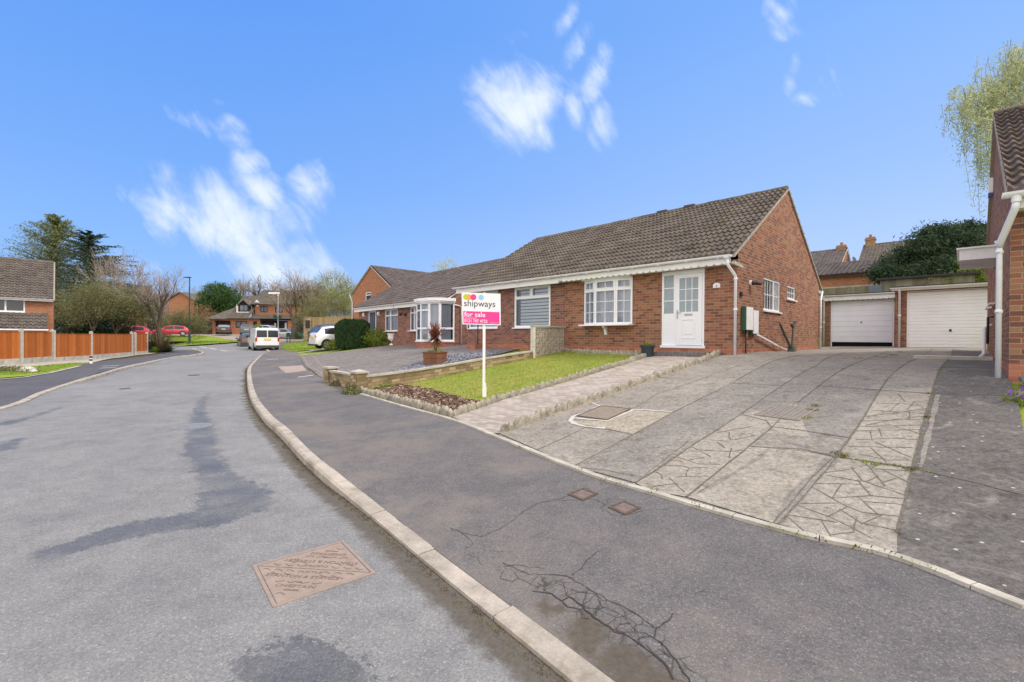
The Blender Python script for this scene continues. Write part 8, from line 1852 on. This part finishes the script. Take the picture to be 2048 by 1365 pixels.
# ---------------------------------------------------------------- bring every thing's Empty to the base of what it carries
bpy.context.view_layer.update()
for ro in [o for o in COL.objects if o.type == 'EMPTY' and o.parent is None and o.children]:
    inv = ro.matrix_world.inverted(); pts = []
    for ch in ro.children_recursive:
        if ch.type == 'MESH':
            mw = inv @ ch.matrix_world
            pts += [mw @ Vector(c) for c in ch.bound_box]
    if not pts: continue
    lo = [min(p[i] for p in pts) for i in range(3)]; hi = [max(p[i] for p in pts) for i in range(3)]
    inside_ = all(lo[i]-.05 <= 0 <= hi[i]+.05 for i in range(2)) and abs(lo[2]) < .6
    if inside_: continue
    off = Vector(((lo[0]+hi[0])/2, (lo[1]+hi[1])/2, lo[2]))
    ro.location = ro.matrix_world @ off
    for ch in ro.children: ch.location = Vector(ch.location)-off
# ---------------------------------------------------------------- sky, sun, view
W = bpy.data.worlds.new('World'); SC.world = W; W.use_nodes = True
k = NT.__new__(NT); k.t = W.node_tree; k.t.nodes.clear()
out = k.n('ShaderNodeOutputWorld'); bg = k.n('ShaderNodeBackground'); k.L(bg.outputs[0], out.inputs[0])
SUN_EL, SUN_AZ = 48., 112.     # azimuth clockwise from +Y
sky = k.n('ShaderNodeTexSky'); sky.sky_type = 'NISHITA'; sky.sun_disc = False
sky.sun_elevation = rad(SUN_EL); sky.sun_rotation = rad(SUN_AZ); sky.altitude = 100; sky.air_density = 1.; sky.dust_density = .6; sky.ozone_density = 2.
d = k.coord('Generated'); X, Y, Z = k.sep(d)
# the sky's own colour, graded towards the deep blue of the photograph
hz = k.ramp(Z, [(0., (3.6,5.6,8.9)), (.12, (3.1,5.2,9.)), (.3, (2.15,4.35,9.)), (.55, (1.4,3.6,8.8)), (1., (1.1,3.1,8.2))])
lr = k.mr(X, -.7, .75)
hz = k.mix(1., hz, k.mix(lr, (.8,.9,1.), (1.5,1.2,1.05)), 'MULTIPLY')
base = k.mix(.88, sky.outputs[0], hz)
# clouds: gnomonic coordinates of the direction, for the front half of the sky
yy = k.math('MAXIMUM', Y, .05); U = k.math('DIVIDE', X, yy); V = k.math('DIVIDE', Z, yy)
uv = k.comb(U, V)
def G_(px, py): dd = ray(px, py); return dd[0]/dd[1], dd[2]/dd[1]
blobs = [(1010,205,70,75,0,1.),(1075,200,60,60,20,.9),(960,170,35,45,0,.8),(1060,255,60,45,20,.7),(1130,45,18,36,25,.8),(1150,95,22,45,25,.85),(1185,165,26,60,20,1.),(1150,215,26,50,0,.9),(1200,255,26,55,-8,.85),(1040,75,32,18,10,.4),(932,92,16,22,20,.4),
 (1565,30,26,44,30,.42),(1575,65,36,20,0,.4),(1585,150,14,52,15,.5),(1625,195,52,16,-10,.5),(1665,140,14,42,-12,.45),(1645,170,18,40,-35,.42),(1540,10,16,30,20,.35),
 (405,245,75,26,14,.62),(455,272,50,22,28,.5),(430,205,20,8,10,.3),(430,430,120,65,30,1.),(510,470,110,60,40,1.),(350,430,75,50,20,.75),(520,385,75,34,35,.8),(490,330,38,30,25,.7),(620,385,42,60,40,.72),(585,440,50,60,30,.75),(600,530,90,50,30,1.),(540,540,80,45,20,.95),(660,540,40,26,20,.7),(240,400,16,30,0,.3),(270,520,60,30,15,.4),(720,505,22,14,40,.25)]
acc = None
for bx, by, rx, ry, an, am in blobs:
    u0, v0 = G_(bx, by); m = k.n('ShaderNodeMapping', vector_type='TEXTURE'); k.L(uv, m.inputs[0])
    m.inputs['Location'].default_value = (u0, v0, 0); m.inputs['Rotation'].default_value = (0, 0, -rad(an)); m.inputs['Scale'].default_value = (rx/FPX*1.95, ry/FPX*1.95, 1)
    ln = k.n('ShaderNodeVectorMath', operation='LENGTH'); k.L(m.outputs[0], ln.inputs[0])
    v = k.mr(ln.outputs['Value'], 1., .05, 0, am)
    acc = v if acc is None else k.math('MAXIMUM', acc, v)
mr_ = k.n('ShaderNodeMapping'); k.L(uv, mr_.inputs[0]); mr_.inputs['Rotation'].default_value = (0, 0, rad(56)); mp = k.n('ShaderNodeMapping'); k.L(mr_.outputs[0], mp.inputs[0]); mp.inputs['Scale'].default_value = (2., 5.2, 1)
n1 = k.noise(mp.outputs[0], 2.2, 8, .58, .5); n2 = k.noise(uv, 16, 5, .6, .3)
ero = k.math('ADD', k.math('MULTIPLY', k.math('SUBTRACT', n1, .5), 2.3), k.math('MULTIPLY', k.math('SUBTRACT', n2, .5), .7))
al = k.mr(k.math('ADD', acc, k.math('MULTIPLY', ero, k.mr(acc, 0, .25))), .22, 1.4, 0, .78)
al = k.math('MULTIPLY', al, k.mr(Y, .1, .2))
base = k.mix(al, base, (9.1, 9.5, 10.2))
# unseen white cloud added overhead and behind the camera for soft neutral light
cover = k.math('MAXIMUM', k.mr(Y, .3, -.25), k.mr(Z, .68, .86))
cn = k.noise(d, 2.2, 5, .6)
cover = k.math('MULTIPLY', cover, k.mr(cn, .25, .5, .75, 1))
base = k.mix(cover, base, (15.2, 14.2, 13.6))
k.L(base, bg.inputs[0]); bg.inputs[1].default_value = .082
sl = bpy.data.lights.new('sun', 'SUN'); sl.energy = 1.5; sl.angle = rad(16); sl.color = (1, .94, .86)
so = bpy.data.objects.new('sun', sl); COL.objects.link(so)
dv = Vector((sin(rad(SUN_AZ))*cos(rad(SUN_EL)), cos(rad(SUN_AZ))*cos(rad(SUN_EL)), sin(rad(SUN_EL))))
so.rotation_euler = dv.to_track_quat('Z', 'Y').to_euler()
SC.view_settings.view_transform = 'Standard'; SC.view_settings.look = 'None'; SC.view_settings.exposure = .5; SC.view_settings.gamma = 1.
SC.render.engine = 'CYCLES'; SC.cycles.use_denoising = True
SC.cycles.max_bounces = 6; SC.cycles.transparent_max_bounces = 16; SC.cycles.sample_clamp_indirect = 4.
